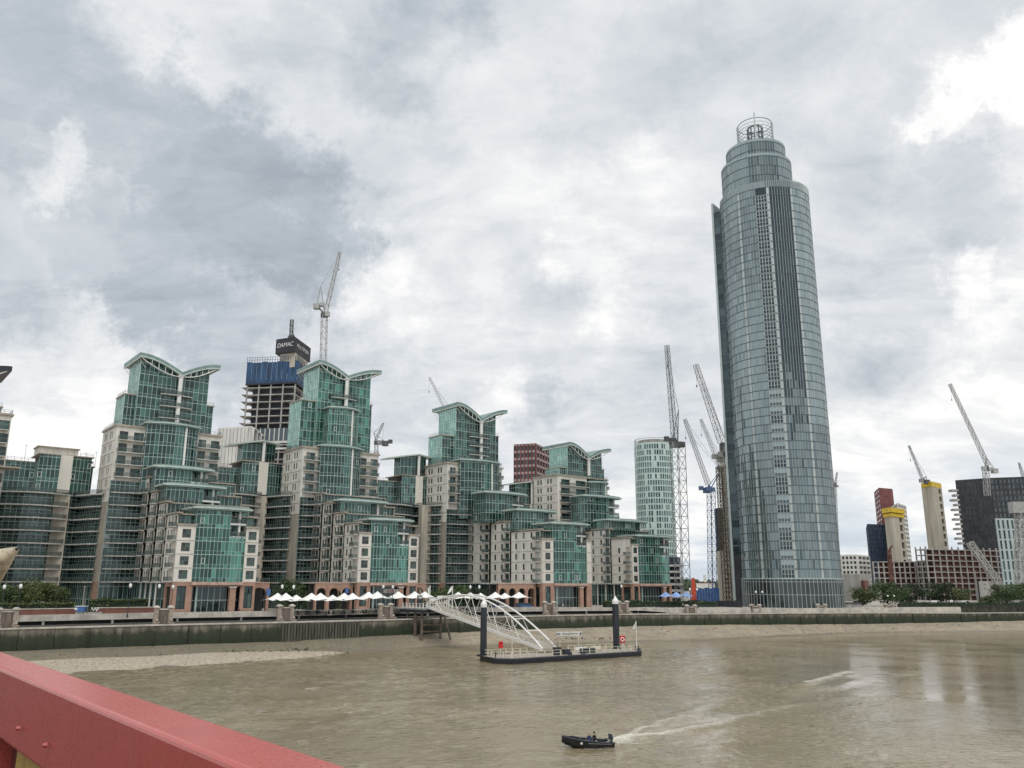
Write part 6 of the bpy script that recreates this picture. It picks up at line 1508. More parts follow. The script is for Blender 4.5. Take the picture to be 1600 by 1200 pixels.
# --- between the pale tower and the big tower, at street level
T = thing('rig_mast', 'bright orange-red rig mast rising from the blue hoarding', 'machine', (*at2(1084, 940, 330), GZ)); b = MB(); q = atY(1084.5, 945, 330); b.hexa([(q.x + x, q.y + y, GZ) for x, y in ((-1., -.7), (1., -.7), (1., .7), (-1., .7))] + [(atY(1083, 903, 330).x + x, q.y + y, zpx(1083, 903, 330)) for x, y in ((-.55, -.4), (.55, -.4), (.55, .4), (-.55, .4))]); b.obj('mast_leg', 'orange', T); b = MB(); b.obox((q.x, q.y), 0, 4, 3, GZ, GZ + 1.6); b.obj('rig_base', 'darksteel', T)
b = MB(); p0, p1 = at2(1088, 930, 345), at2(1124, 930, 345)
T = thing('blue_hoarding', 'blue site hoarding between the red mast and the lift core', 'hoarding', (*p0, GZ))
for i in range(8):
    f0, f1 = i / 8 + .004, (i + 1) / 8 - .004; a, e = tuple(Vector(p0).lerp(Vector(p1), f0)), tuple(Vector(p0).lerp(Vector(p1), f1)); b = MB(); b.prism([a, e, (e[0], e[1] + .2), (a[0], a[1] + .2)], GZ, zpx(1105, 918 + (i % 3) * .8, 345)); b.obj('hoarding_panel', 'blue', T)
T = thing('black_hoarding', 'dark low hoarding at the round tower\'s left foot', 'hoarding', (*at2(1140, 945, 292), GZ)); b = MB(); b.prism([at2(1121, 945, 296), at2(1160, 945, 288), at2(1160, 945, 290), at2(1121, 945, 298)], GZ, zpx(1140, 939, 292)); b.obj('hoarding_panel', 'charcoal', T)
b = MB(); q = atY(1102, 915, 700); b.tube((q.x, q.y, GZ), (q.x, q.y, zpx(1102, 898, 700)), 1.6, 1.2, 8); tag(b.obj('pale_chimney', 'offwhite'), 'pale stub chimney far off on the wooded skyline', 'chimney')
T = thing('low_white_building', 'low white building under the wooded skyline, in the gap by the blue crane', 'building', (*at2(1100, 915, 600), GZ)); b = MB(); b.prism([at2(1088, 915, 600), at2(1117, 915, 600), at2(1117, 915, 620), at2(1088, 915, 620)], GZ, zpx(1100, 911, 600)); b.obj('wall_body', 'offwhite', T); b = MB(); b.prism([at2(1087.5, 915, 599.8), at2(1117.5, 915, 599.8), at2(1117.5, 915, 620), at2(1087.5, 915, 620)], zpx(1100, 911, 600), zpx(1100, 909.5, 600)); b.obj('roof', 'rust', T)
# distant wooded skyline
b = MB(); r = random.Random(9)
for _ in range(5200):
    x = r.uniform(-600, 1000); y = r.uniform(900, 980); h = 12 + 7 * mnoise.noise(Vector((x * .02, 0, 2))) + 4 * mnoise.noise(Vector((x * .08, 0, 5))); p = Vector((x, y, GZ + r.uniform(0, 1) ** .6 * h)); s_ = r.uniform(1.5, 3.2)
    nn = Vector((r.gauss(0, 1), r.gauss(0, 1) - .8, r.gauss(0, 1) + .4)).normalized(); u = nn.orthogonal().normalized(); v = nn.cross(u); b.face([p - u * s_, p + v * s_ * .7, p + u * s_, p - v * s_ * .7], 0, r.random())
b.obj('distant_wood', 'leaf', None, kind='stuff')
b = MB()
for i in range(60):
    x = -600 + i * 27; h = 11 + 6 * mnoise.noise(Vector((x * .02, 0, 2))); b.box(x, x + 27, 960, 990, GZ, GZ + max(4, h))
b.obj('distant_hillside', 'leaf3', None, kind='structure')
# street-level clutter of low sheds behind the right-hand trees
# ------------------------------------------------------------------ pier: pontoon, gangway, piles
PA, PB = Vector((0.2, 166.7)), Vector((28.0, 186.6)); ax = (PB - PA); PL = ax.length; ax.normalize(); pn = Vector((-ax.y, ax.x))   # pn points to the shore
PWD = 8.6
def pq(u, v): q = PA + ax * u + pn * v; return (q.x, q.y)
T = thing('pontoon', 'dark floating pontoon with timber-coloured deck and cream railings', 'pontoon', (*pq(PL / 2, PWD / 2), 0))
b = MB(); b.prism([pq(0, 0), pq(PL, 0), pq(PL + 1.2, 2), pq(PL + 1.2, PWD), pq(-1.5, PWD), pq(-2.2, 3)], -.6, 1.0); b.obj('hull', 'rubber', T)
b = MB(); b.prism([pq(.3, .3), pq(PL - .2, .3), pq(PL + .9, 2.2), pq(PL + .9, PWD - .3), pq(-1.2, PWD - .3), pq(-1.9, 3)], 1.0, 1.06); b.obj('deck', 'deck', T)
for (u0, v0, u1, v1) in ((0, 0, PL, 0), (-2.2, 3, 0, 0)):
    b = MB(); b.bar((*pq(u0, v0 - .12), .85), (*pq(u1, v1 - .12), .85), .25, .3); b.obj('rubbing_strake', 'darksteel', T)
def railing(pts, z, posts=1.9, h=1.1):
    b = MB()
    for a, c in zip(pts[:-1], pts[1:]):
        L = math.hypot(c[0] - a[0], c[1] - a[1]); n = max(1, round(L / posts))
        for i in range(n + 1): q = (a[0] + (c[0] - a[0]) * i / n, a[1] + (c[1] - a[1]) * i / n); b.bar((*q, z), (*q, z + h), .17, .17)
        for hh in (h, h * .5): b.bar((*a, z + hh), (*c, z + hh), .07, .07)
    return b
M['cream'] = mat('cream_paint', (.66, .62, .52), .5, var=.06)
for rl in ([pq(.4, .5), pq(PL * .36, .5)], [pq(PL * .47, .5), pq(PL - .4, .5), pq(PL + .7, 2.4)], [pq(PL + .7, 2.4), pq(PL + .7, PWD - .5), pq(PL * .6, PWD - .5)], [pq(PL * .28, PWD - .5), pq(-1., PWD - .5), pq(-1.7, 3.1), pq(.2, .6)]):
    railing(rl, 1.06).obj('deck_railing', 'cream', T)
for f in (.42, .52, .98):
    b = MB(); q = pq(PL * f, .35); b.tube((*q, 1.05), (*q, 1.6), .16, .16, 8); q2 = pq(PL * f + .6, .35); b.tube((*q2, 1.05), (*q2, 1.6), .16, .16, 8); b.bar((*q, 1.5), (*q2, 1.5), .12); b.obj('mooring_bollard', 'darksteel', T)
for f in (.36, .43, .58, .64):
    b = MB(); b.obox(pq(PL * f, 1.6 + (f > .5) * .6), math.atan2(ax.y, ax.x), 1.5, .9, 1.06, 1.06 + 1.0 + (f < .4) * .5); b.obj('equipment_locker', 'darksteel' if f > .4 else 'pile', T)
for f in (.62, .74):
    b = MB(); o_ = math.atan2(ax.y, ax.x)
    b.obox(pq(PL * f, 4.4), o_, 3., .5, 1.5, 1.58); b.obox(pq(PL * f, 4.7), o_, 3., .08, 1.6, 2.1)
    for du in (-1.2, 0, 1.2): b.obox(pq(PL * f + du, 4.4), o_, .1, .45, 1.06, 1.5)
    tag(b.obj('pier_bench', 'white' if f < .7 else 'cream'), 'white slatted bench in the middle of the pontoon deck' if f < .7 else 'cream bench nearer the pontoon\'s open end', 'bench')
# name board on two legs
T2 = thing('name_board', 'long white pier name board on two posts above the pontoon', 'sign', (*pq(PL * .62, 7.4), 1.06))
p0, p1 = pq(PL * .545, 7.4), pq(PL * .80, 7.4); o_ = math.atan2(p1[1] - p0[1], p1[0] - p0[0]); zc = zpx(890, 989.5, 190)
p0, p1 = at2(869, 990, 187.5), at2(909, 990, 189.5); o_ = math.atan2(p1[1] - p0[1], p1[0] - p0[0]); mid = ((p0[0] + p1[0]) / 2, (p0[1] + p1[1]) / 2); Lb = math.hypot(p1[0] - p0[0], p1[1] - p0[1])
b = MB(); b.obox(mid, o_, Lb, .12, zc - .45, zc + .45); b.obj('board', 'offwhite', T2)
b = MB()
for f in (-.36, .36):
    q = (mid[0] + math.cos(o_) * Lb * f, mid[1] + math.sin(o_) * Lb * f + .15); b.bar((*q, 1.06), (*q, zc + .3), .12)
b.obj('board_posts', 'cream', T2, kind='stuff')
text('St George Wharf Pier', (mid[0] - math.cos(o_) * Lb * .28, mid[1] - math.sin(o_) * Lb * .28), (mid[0] + math.cos(o_) * Lb * .36, mid[1] + math.sin(o_) * Lb * .36), zc, .42, 'darksteel', T2, fill=.95)
b = MB(); q = (mid[0] + math.cos(o_) * Lb * .44 + .05, mid[1] + math.sin(o_) * Lb * .44 - .1); b.tube((q[0], q[1], zc), (q[0] + .02, q[1] - .05, zc), .22, .22, 14); b.obj('round_emblem', 'navy', T2)
b = MB(); q = (mid[0] - math.cos(o_) * Lb * .42, mid[1] - math.sin(o_) * Lb * .42 - .1); b.obox(q, o_, 1.0, .06, zc - .2, zc + .2); b.obj('text_block', 'crane_p', T2)
# lifebuoys
def ring(mb, c, r, rt, a, mi=0, n=18):
    ca, sa = math.cos(a), math.sin(a)
    pts = [Vector((c[0] + r * math.cos(t) * ca, c[1] + r * math.cos(t) * sa, c[2] + r * math.sin(t))) for t in [2 * math.pi * i / n for i in range(n + 1)]]
    for i in range(n): mb.tube(pts[i], pts[i + 1], rt, rt, 6, mi)
q = atY(972.5, 999, 186.5); T3 = thing('lifebuoy_stand', 'red lifebuoy cabinet with white ring beside the right mooring pile', 'lifebuoy', (q.x, q.y, 1.06)); o_ = math.atan2(ax.y, ax.x)
b = MB(); b.lathe((q.x, q.y, 1.06), [(.05, 0), (.05, .5), (.01, .5)], 6); b.obox((q.x, q.y + .1), .1, 1.1, .25, q.z - .75, q.z + .75); b.obj('red_cabinet', 'redpaint', T3)
b = MB(); b.bar((q.x, q.y, 1.06), (q.x, q.y, q.z - .7), .14); b.obj('post', 'cream', T3)
b = MB(); ring(b, (q.x, q.y - .12, q.z), .36, .1, .1); b.obj('ring_buoy', ['white', 'redpaint'], T3)
q = atY(782.5, 1007.5, 173.5); T3 = thing('lifebuoy_stand', 'plain red lifebuoy box on the railing near the left mooring pile', 'lifebuoy', (q.x, q.y, 1.06))
b = MB(); b.obox((q.x, q.y), .4, .85, .35, q.z - .65, q.z + .55); b.lathe((q.x, q.y, q.z + .55), [(.42, 0), (.3, .12), (.01, .16)], 10); b.obj('red_box', 'redpaint', T3); b = MB(); b.bar((q.x, q.y + .05, 1.06), (q.x, q.y + .05, q.z - .6), .14); b.obj('post', 'cream', T3)
# mooring piles with white cone caps
for (px, pyt, Y, r_, lb) in ((755.5, 935, 174.6, .66, 'dark mooring pile with white pointed cap at the pontoon\'s left end'), (963, 931, 192.5, .72, 'dark mooring pile with white pointed cap at the pontoon\'s right end')):
    q = atY(px, 1000, Y); zt_ = zpx(px, pyt, Y); T3 = thing('mooring_pile', lb, 'mooring pile', (q.x, q.y, 0), 'mooring piles')
    b = MB(); b.tube((q.x, q.y, -3), (q.x, q.y, zt_ - 1.7), r_, r_, 20); b.obj('pile_shaft', 'pile', T3, False)
    b = MB(); b.lathe((q.x, q.y, zt_ - 1.75), [(r_ * 1.02, 0), (r_ * 1.05, .55), (r_ * .95, .75), (.06, 1.75), (.01, 1.77)], 20); b.obj('cone_cap', 'white', T3)
    b = MB(); b.obox((q.x, q.y), math.atan2(ax.y, ax.x), r_ * 2.9, r_ * 2.9, .8, 1.15); b.obj('pile_guide', 'darksteel', T3)
# masts on the pontoon
q = atY(800, 1033, 168.5); T3 = thing('light_mast', 'slim cream mast at the pontoon\'s front corner', 'mast', (q.x, q.y, 1.06)); b = MB(); zt_ = zpx(800, 973, 168.5); b.tube((q.x, q.y, 1.06), (q.x, q.y, zt_), .09, .07, 8); b.obj('mast_pole', 'cream', T3); b = MB(); b.tube((q.x, q.y, zt_ - .1), (q.x, q.y, zt_ + .5), .16, .16, 8); b.bar((q.x, q.y, zt_ - .6), (q.x + .8, q.y, zt_ - .6), .06); b.obj('mast_light', 'cream', T3)
q = atY(995, 1013, 187.5); T3 = thing('flag_mast', 'white mast with a limp pale pennant at the pontoon\'s far end', 'flagpole', (q.x, q.y, 1.06)); b = MB(); zt_ = zpx(995, 970, 187.5); b.tube((q.x, q.y, 1.06), (q.x, q.y, zt_), .1, .07, 8); b.obj('mast_pole', 'white', T3); b = MB()
for i in range(4): b.hexa([(q.x - .1 - .22 * i, q.y + .06 * math.sin(i * 2) + d, z) for z in (zt_ - 1.9 - .1 * i, zt_ - .3 - .28 * i) for d, _ in ((0, 0), (.02, 0))] * 2) if False else b.face([(q.x - .05 - .16 * i, q.y + .1 * math.sin(i * 2.2), zt_ - .2 - .25 * i), (q.x - .05 - .16 * (i + 1), q.y + .1 * math.sin((i + 1) * 2.2), zt_ - .2 - .25 * (i + 1)), (q.x - .2 - .16 * (i + 1), q.y + .1 * math.sin((i + 1) * 2.2), zt_ - 1.7), (q.x - .2 - .16 * i, q.y + .1 * math.sin(i * 2.2), zt_ - 1.7)])
b.obj('pennant', 'offwhite', T3)
# gangway
G0, G1 = atY(676, 947.5, 214), atY(858, 1014, 180); gd = Vector((G1.x - G0.x, G1.y - G0.y, 0)).normalized(); gn = Vector((-gd.y, gd.x, 0))
T = thing('gangway', 'white arched truss gangway sloping down from the quay to the pontoon', 'footbridge', tuple((G0 + G1) / 2)); GW = 1.9; NP = 6
apex = zpx(757, 930, 198) - ((G0 + G1) / 2).z
def chord(u): return G0.lerp(G1, u)
def top(u): return chord(u) + Vector((0, 0, apex * .87 * 4 * u * (1 - u) * (1 - .10 * (u - .5)) + .15))
for sgn in (-1, 1):
    o = gn * (GW * sgn)
    b = MB(); N = 28
    for i in range(N): b.tube(top(i / N) + o * (1 - .25 * math.sin(math.pi * i / N)), top((i + 1) / N) + o * (1 - .25 * math.sin(math.pi * (i + 1) / N)), .2, .2, 8)
    b.obj('arch_chord', 'white', T)
    b = MB(); b.bar(G0 + o, G1 + o, .34, .62); b.obj('bottom_chord', 'white', T)
    for i in range(NP):
        u0, um, u1 = i / NP, (i + .5) / NP, (i + 1) / NP; oo = lambda u: o * (1 - .25 * math.sin(math.pi * u))
        for k, (a, c) in enumerate(((chord(u0) + o, top(um) + oo(um)), (top(um) + oo(um), chord(u1) + o))):
            if (i == 0 and k == 0) or (i == NP - 1 and k == 1): continue
            b = MB(); b.tube(a, c, .075, .075, 6); b.obj('truss_diagonal', 'white', T)
    b = MB(); n = 34
    for i in range(n + 1): q = chord(i / n) + o * .86; b.bar(q, q + Vector((0, 0, 1.25)), .085 if i % 3 else .13)
    for h in (1.25, .7): b.bar(chord(0) + o * .86 + Vector((0, 0, h)), chord(1) + o * .86 + Vector((0, 0, h)), .09)
    b.obj('handrail', 'cream', T)
for u in (.2, .36, .5, .64, .78, .88):
    b = MB(); k = 1 - .25 * math.sin(math.pi * u); b.tube(top(u) + gn * GW * k, top(u) - gn * GW * k, .11, .11, 6); b.obj('arch_tie', 'white', T)
b = MB(); n = 24
for i in range(n): b.hexa([tuple(chord(f) + gn * (GW * s_ * .95) + Vector((0, 0, z))) for z in (-.1, .05) for f, s_ in ((i / n, -1), ((i + .96) / n, -1), ((i + .96) / n, 1), (i / n, 1))])
b.obj('walkway_deck', 'deck', T)
# landing platform on legs
Tq = thing('landing_stage', 'timber-legged landing stage where the gangway meets the quay', 'jetty', (G0.x, G0.y, 3)); c0 = Vector((G0.x, G0.y)); gd2 = Vector((gd.x, gd.y)); gn2 = Vector((gn.x, gn.y)); ga = math.atan2(gd.y, gd.x)
def gp(u, v): q = c0 + gd2 * u + gn2 * v; return (q.x, q.y)
zt_ = G0.z - .45
b = MB(); b.prism([gp(.6, -3.2), gp(.6, 3.2), gp(-17, 3.2), gp(-17, -3.2)], zt_ - .35, zt_); b.obj('platform_deck', 'grey', Tq)
b = MB(); b.bar((*gp(.5, -3.2), zt_ - .7), (*gp(.5, 3.2), zt_ - .7), .4, .7); b.bar((*gp(.5, -3.2), zt_ - .7), (*gp(-10, -3.2), zt_ - .7), .4, .7); b.obj('edge_beam', 'darksteel', Tq)
for (u, v, du, dv, r_) in ((-.4, -2.8, 0, 0, .34), (-3.4, -2.8, 0, 0, .4), (-.4, 2.8, 0, 0, .3), (.2, 3.0, 2.4, .8, .26), (-7, -2.8, 0, 0, .3)):
    b = MB(); b.tube((*gp(u + du, v + dv), 1.4), (*gp(u, v), zt_ - .36), r_, r_, 10); b.obj('leg', 'wood', Tq)
b = MB(); b.bar((*gp(-.4, -2.8), 5.), (*gp(-.2, 3.0), 5.), .22, .35); b.bar((*gp(-.4, -2.8), 3.4), (*gp(-.2, 2.8), 3.4), .18, .3); b.obj('cross_beam', 'wood', Tq)
railing([gp(.4, -3.), gp(-9, -3.)], zt_, 1.6, 1.15).obj('stage_railing', 'white', Tq); railing([gp(.4, 3.), gp(-9, 3.)], zt_, 1.6, 1.15).obj('stage_railing', 'white', Tq)
# white entrance gates and pillar
def gate(label, px0, px1, pyt, Y, nb):
    a, c = at2(px0, 950, Y), at2(px1, 950, Y + 1.); z1 = zpx((px0 + px1) / 2, pyt, Y); T = thing('pier_gate', label, 'gate', (*a, zt_)); L = math.hypot(c[0] - a[0], c[1] - a[1])
    b = MB()
    for q in (a, c): b.bar((*q, zt_), (*q, z1), .3)
    b.obj('gate_posts', 'white', T, kind='stuff'); b = MB(); b.bar((*a, z1), (*c, z1), .5, .7); b.obj('header_beam', 'white', T); b = MB(); b.bar((*a, zt_ + 1.1), (*c, zt_ + 1.1), .2); b.obj('middle_rail', 'white', T)
    for i in range(1, nb): b = MB(); q = (a[0] + (c[0] - a[0]) * i / nb, a[1] + (c[1] - a[1]) * i / nb); b.bar((*q, zt_), (*q, z1), .16); b.obj('gate_bar', 'white', T)
gate('white barred gate frame at the head of the gangway', 683, 701, 933, 219, 5)
gate('smaller white gate with notice panel left of the barred one', 672, 681, 937, 217, 2)
q = at2(676, 945, 218); b = MB(); b.obox((q[0], q[1] - .3), QA, 1.0, .1, zt_ + 1.0, zt_ + 2.6); tag(b.obj('notice_board', 'grey'), 'small grey notice board by the white pier gates', 'notice')
q = at2(655.5, 945, 226); T3 = thing('information_pillar', 'dark information pillar with pale head left of the flagpoles', 'sign', (*q, GZ)); zt2 = zpx(655.5, 930, 226); b = MB(); b.obox(q, QA, 1.15, .5, GZ, zt2 - 1.0); b.obj('dark_panel', 'darksteel', T3); b = MB(); b.obox((q[0], q[1]), QA, 1.3, .6, zt2 - 1.0, zt2); b.obj('pale_head', 'grey', T3); b = MB(); b.obox((q[0] + .2, q[1] - .3), QA, .7, .1, zt2 - .8, zt2 - .4); b.obj('head_panel', 'white', T3)
# flagpoles with flags
def flagpole(label, px, pyb, pyt, Y, pts, group=None):
    q = at2(px, pyb, Y); zb_, z1 = zpx(px, pyb, Y), zpx(px, pyt, Y); T = thing('flagpole', label, 'flagpole', (*q, zb_), 'white flagpoles by the gangway')
    b = MB(); b.tube((*q, zb_), (*q, z1), .16, .09, 8); b.obj('pole', 'white', T); b = MB(); k = [atY(x, y, Y - .05 + .2 * math.sin(i)) for i, (x, y) in enumerate(pts)]
    for i in range(0, len(k) - 2, 2): b.face([k[i], k[i + 2], k[i + 3], k[i + 1]])
    o = b.obj('flag', 'cloth', T); md = o.modifiers.new('thickness', 'SOLIDIFY'); md.thickness = .03
flagpole('left white flagpole with furled flag beside the gate', 671.2, 958, 914.5, 213, [(671, 915), (671, 926), (669.8, 918), (669.6, 929), (668.8, 922), (669.0, 931)])
flagpole('right white flagpole with flag streaming down leftwards', 706.5, 952, 915, 215, [(706.5, 915.5), (706.5, 922), (704, 918), (704.4, 924.5), (701, 923.5), (701.6, 927), (698.8, 928.6), (699.4, 928.9)])

# ------------------------------------------------------------------ parasols and terrace
def make_parasol(w_, h, eave, mat_):
    T = thing('parasol', '', 'parasol', (0, 0, 0)); b = MB(); n = 8; hw = w_ / 2; R = []
    for j in range(n + 1):
        u = j / n; z = eave + (h - eave) * (1 - u) ** 1.75; s_ = hw * u; ring_ = []
        for k in range(4):
            for m_ in range(4):
                f = m_ / 4; c = [(-1, -1), (1, -1), (1, 1), (-1, 1)]; x = c[k][0] + (c[(k + 1) % 4][0] - c[k][0]) * f; y = c[k][1] + (c[(k + 1) % 4][1] - c[k][1]) * f
                sag = (1 - abs(2 * f - 1)); ring_.append((x * s_ * (1 - .10 * sag * u), y * s_ * (1 - .10 * sag * u), z + (.28 * u * sag * 1.0)))
        R.append(ring_)
    for j in range(n):
        for k in range(16): k2 = (k + 1) % 16; b.face([R[j][k], R[j + 1][k], R[j + 1][k2], R[j][k2]])
    o = b.obj('canopy', mat_, T); md = o.modifiers.new('thickness', 'SOLIDIFY'); md.thickness = .03
    b = MB(); b.tube((0, 0, 0), (0, 0, h - .1), .06, .06, 8); b.lathe((0, 0, h - .15), [(.12, 0), (.1, .25), (.01, .3)], 8); b.obj('pole', 'darksteel', T); b = MB(); b.box(-.5, .5, -.5, .5, 0, .12); b.obj('base_weight', 'grey', T); return T
PS = [(434, 926, 208, 'leftmost white parasol, half hidden behind the brick arch'), (447, 926, 206.5, 'second white parasol, pierced by two globe lamps'), (463, 929, 216, 'white parasol corner showing behind the second one'), (487, 926, 212, 'white parasol just left of the cone tree gap'), (501, 926, 210.5, 'broad white parasol left of the dark cone tree'), (520, 929, 221, 'white parasol corner behind the broad one'), (538, 926, 217, 'white parasol just right of the dark cone tree'), (551, 926, 215.5, 'broad white parasol under the blue banner arch'), (576, 924, 224, 'white parasol left of the pair before the restaurant sign'), (590, 923.5, 223, 'white parasol directly left of the restaurant sign'), (622.5, 923.5, 228, 'white parasol directly right of the restaurant sign'), (648, 923.5, 233, 'white parasol behind the information pillar'), (664, 923.5, 237, 'white parasol at the left flagpole'),
      (716, 924.5, 236, 'white parasol right of the right flagpole'), (735, 925, 240, 'white parasol behind the arch\'s left half'), (751, 926, 247, 'white parasol behind the left mooring pile'), (774, 924.5, 246, 'white parasol above the arch, right of the mooring pile'), (789, 926, 252, 'white parasol corner behind the arch\'s right half'), (811, 924.5, 250, 'rightmost white parasol, standing apart under the brick arches')]
p0_ = make_parasol(5.7, 4.6, 3.0, 'cloth'); 
for i, (px, py, Y, lb) in enumerate(PS):
    q = atY(px, py, Y); hh = q.z - GZ; loc = (q.x, q.y, GZ); sc = (1., 1., hh / 4.6)
    if i == 0: p0_.location = loc; p0_.scale = sc; p0_['label'] = lb; p0_['group'] = 'white parasols on the restaurant terrace'; p0_.rotation_euler = (0, 0, QA + .1)
    else: copy_thing(p0_, loc, QA + .1 * math.sin(i * 7), lb, sc)
pb = make_parasol(5.0, 3.6, 2.3, 'palebluecloth')
for i, (px, py, Y, lb) in enumerate(((1040, 924, 284, 'left blue parasol beside the brick corner'), (1056.5, 924, 288, 'middle blue parasol of three'), (1072.5, 924, 292, 'right blue parasol next to the orange-red mast'))):
    q = atY(px, py, Y); loc = (q.x, q.y, GZ); sc = (1, 1, (q.z - GZ) / 3.6)
    if i == 0: pb.location = loc; pb.scale = sc; pb['label'] = lb; pb['group'] = 'blue parasols'; pb.rotation_euler = (0, 0, .5)
    else: copy_thing(pb, loc, .5 + .2 * i, lb, sc)
def make_table():
    T = thing('terrace_table', '', 'table', (0, 0, 0), 'terrace tables under the parasols'); b = MB(); b.box(-1.6, 1.6, -.45, .45, .95, 1.05); b.obj('table_top', 'offwhite', T)
    for x in (-1.4, 1.4): b = MB(); b.box(x - .06, x + .06, -.35, .35, 0, .95); b.obj('leg', 'darksteel', T)
    for y in (-.85, .85): b = MB(); b.box(-1.5, 1.5, y - .17, y + .17, .42, .5); b.box(-1.3, -1.2, y - .15, y + .15, 0, .42); b.box(1.2, 1.3, y - .15, y + .15, 0, .42); b.obj('bench_seat', 'wood', T)
    return T
tb0 = make_table()
for i, (px, Y, lb) in enumerate(((457, 209, 'white-topped terrace table just right of the second stone pier pair'), (474, 210.5, 'white-topped terrace table under the parasol corner gap'), (487, 211.5, 'white-topped terrace table under the third full parasol'), (506, 213, 'white-topped terrace table under the broad parasol'), (530, 215.5, 'long white-topped terrace table at the cone tree\'s foot'), (560, 219, 'white-topped terrace table beneath the blue banner arch'), (580, 222, 'white-topped terrace table left of the third stone pier pair'), (722, 239, 'white-topped terrace table behind the gangway head'))):
    q = at2(px, 948, Y); loc = (*q, GZ)
    if i == 0: tb0.location = loc; tb0.rotation_euler = (0, 0, QA); tb0['label'] = lb
    else: copy_thing(tb0, loc, QA, lb)
for i, (px0, px1, Y, lb) in enumerate(((770, 790, 250, 'blue skirted seating booth left of two beneath the arcade'), (810, 832, 254, 'blue skirted seating booth under the rightmost parasol'))):
    a, c = at2(px0, 946, Y), at2(px1, 946, Y + 2); T = thing('seating_booth', lb, 'booth', (*a, GZ)); b = MB(); b.prism([a, c, (c[0] - .6, c[1] + 1.2), (a[0] - .6, a[1] + 1.2)], GZ, GZ + 1.2); b.obj('skirt', 'blue', T); b = MB(); b.prism([(a[0] - .7, a[1] + 1.2), (c[0] - .7, c[1] + 1.2), (c[0] - .8, c[1] + 1.5), (a[0] - .8, a[1] + 1.5)], GZ, GZ + 1.9); b.obj('backrest', 'navy', T)
# restaurant sign and banners
p0, p1 = at2(599, 925, 234), at2(622.5, 925, 236.5); zc0, zc1 = zpx(610, 926.6, 235), zpx(610, 920.8, 235); T = thing('restaurant_sign', 'pale grey signboard with dim red letters above the parasols', 'sign', (*p0, zc0)); b = MB(); b.prism([p0, p1, (p1[0], p1[1] + .3), (p0[0], p0[1] + .3)], zc0, zc1); b.obj('board', 'grey', T); M['dimred'] = mat('dim_red', (.30, .05, .04), .6)
text('GOA I', p0, p1, (zc0 + zc1) / 2, .62, 'dimred', T, fill=.6)
b = MB()
for q in (p0, p1): b.bar((q[0], q[1] + .4, GZ), (q[0], q[1] + .4, zc1), .12)
b.obj('support_posts', 'darksteel', T, kind='stuff')
for px, py0, py1, Y, lb in ((419.5, 920, 930.5, 212, 'blue banner hanging in the arch by the first brick base'), (542, 919.5, 927, 229, 'blue banner in the arch behind the parasols')):
    q = at2(px, 925, Y); T = thing('banner', lb, 'banner', (*q, GZ)); b = MB(); b.obox(q, QA, 1.0, .06, zpx(px, py1, Y), zpx(px, py0, Y)); b.obj('banner_cloth', 'blue', T); b = MB(); b.bar((q[0] - .5, q[1], GZ), (q[0] - .5, q[1], zpx(px, py0, Y) + .2), .1); b.obj('banner_post', 'darksteel', T)
# railings in front of the first block
def fence_line(label, pts, h=1.15, name='promenade_railing'):
    T = thing(name, label, 'railing', (*pts[0], GZ)); b = MB(); r = MB()
    for a, c in zip(pts[:-1], pts[1:]):
        L = math.hypot(c[0] - a[0], c[1] - a[1]); n = max(1, round(L / 1.8))
        for i in range(n + 1): q = (a[0] + (c[0] - a[0]) * i / n, a[1] + (c[1] - a[1]) * i / n); b.bar((*q, GZ), (*q, GZ + h), .08)
        for hh in (h, .6): r.bar((*a, GZ + hh), (*c, GZ + hh), .06)
    b.obj('posts', 'darksteel', T, kind='stuff'); r.obj('rails', 'darksteel', T, kind='stuff')
fence_line('dark railing in front of the first stepped block\'s brick base', [at2(268, 950, 195), at2(345, 950, 202), at2(430, 950, 208)])
fence_line('dark railing along the hedge below the blue parasols', [at2(1000, 948, 276), at2(1060, 948, 278), at2(1122, 948, 282)])
# blue skip and odds by the garden wall
q = at2(127, 951, 193); T = thing('blue_skip', 'small blue and white site bin between the garden walls', 'skip', (*q, GZ)); z_ = zpx(127, 946.5, 193)
b = MB(); b.hexa([(*(q[0] + x, q[1] + y), z) for z, x0 in ((z_ - 1.3, .75), (z_ - .15, 1.0)) for x, y in ((-x0, -.6), (x0, -.6), (x0, .6), (-x0, .6))]); b.obj('bin_body', 'blue', T); b = MB(); b.obox(q, 0, 2.4, 1.5, z_ - .15, z_); b.obox((q[0] - .9, q[1] - .62), 0, .7, .06, z_ - .9, z_ - .4); b.obj('bin_lid', 'lightmull', T); b = MB(); b.obox(q, 0, 1.2, .9, GZ, z_ - 1.3); b.obj('bin_stand', 'grey', T)
q = at2(129, 945, 200); b = MB(); b.tube((*q, GZ), (*q, zpx(129, 916, 200)), .16, .1, 8); b.tube((*q, zpx(129, 918, 200)), (*q, zpx(129, 915.5, 200)), .2, .2, 8); tag(b.obj('bare_post', 'grey'), 'slender grey post rising behind the blue site bin', 'post')
T = thing('white_planter', 'heap of small white pots on the wall gap right of the blue bin', 'planter', (*at2(148, 951, 195), GZ + 1))
for i in range(5):
    q = atY(144 + i * 2.3, 950 + (i % 2) * 2.5, 194.5); b = MB(); b.lathe((q.x, q.y, q.z - .3), [(.14, 0), (.22, .35), (.16, .4), (.01, .38)], 8); b.obj('pot', 'white', T)
q = at2(148, 952, 195); b = MB(); b.obox(q, QA, 3., .8, GZ, GZ + .95); b.obj('pot_shelf', 'grey', T)


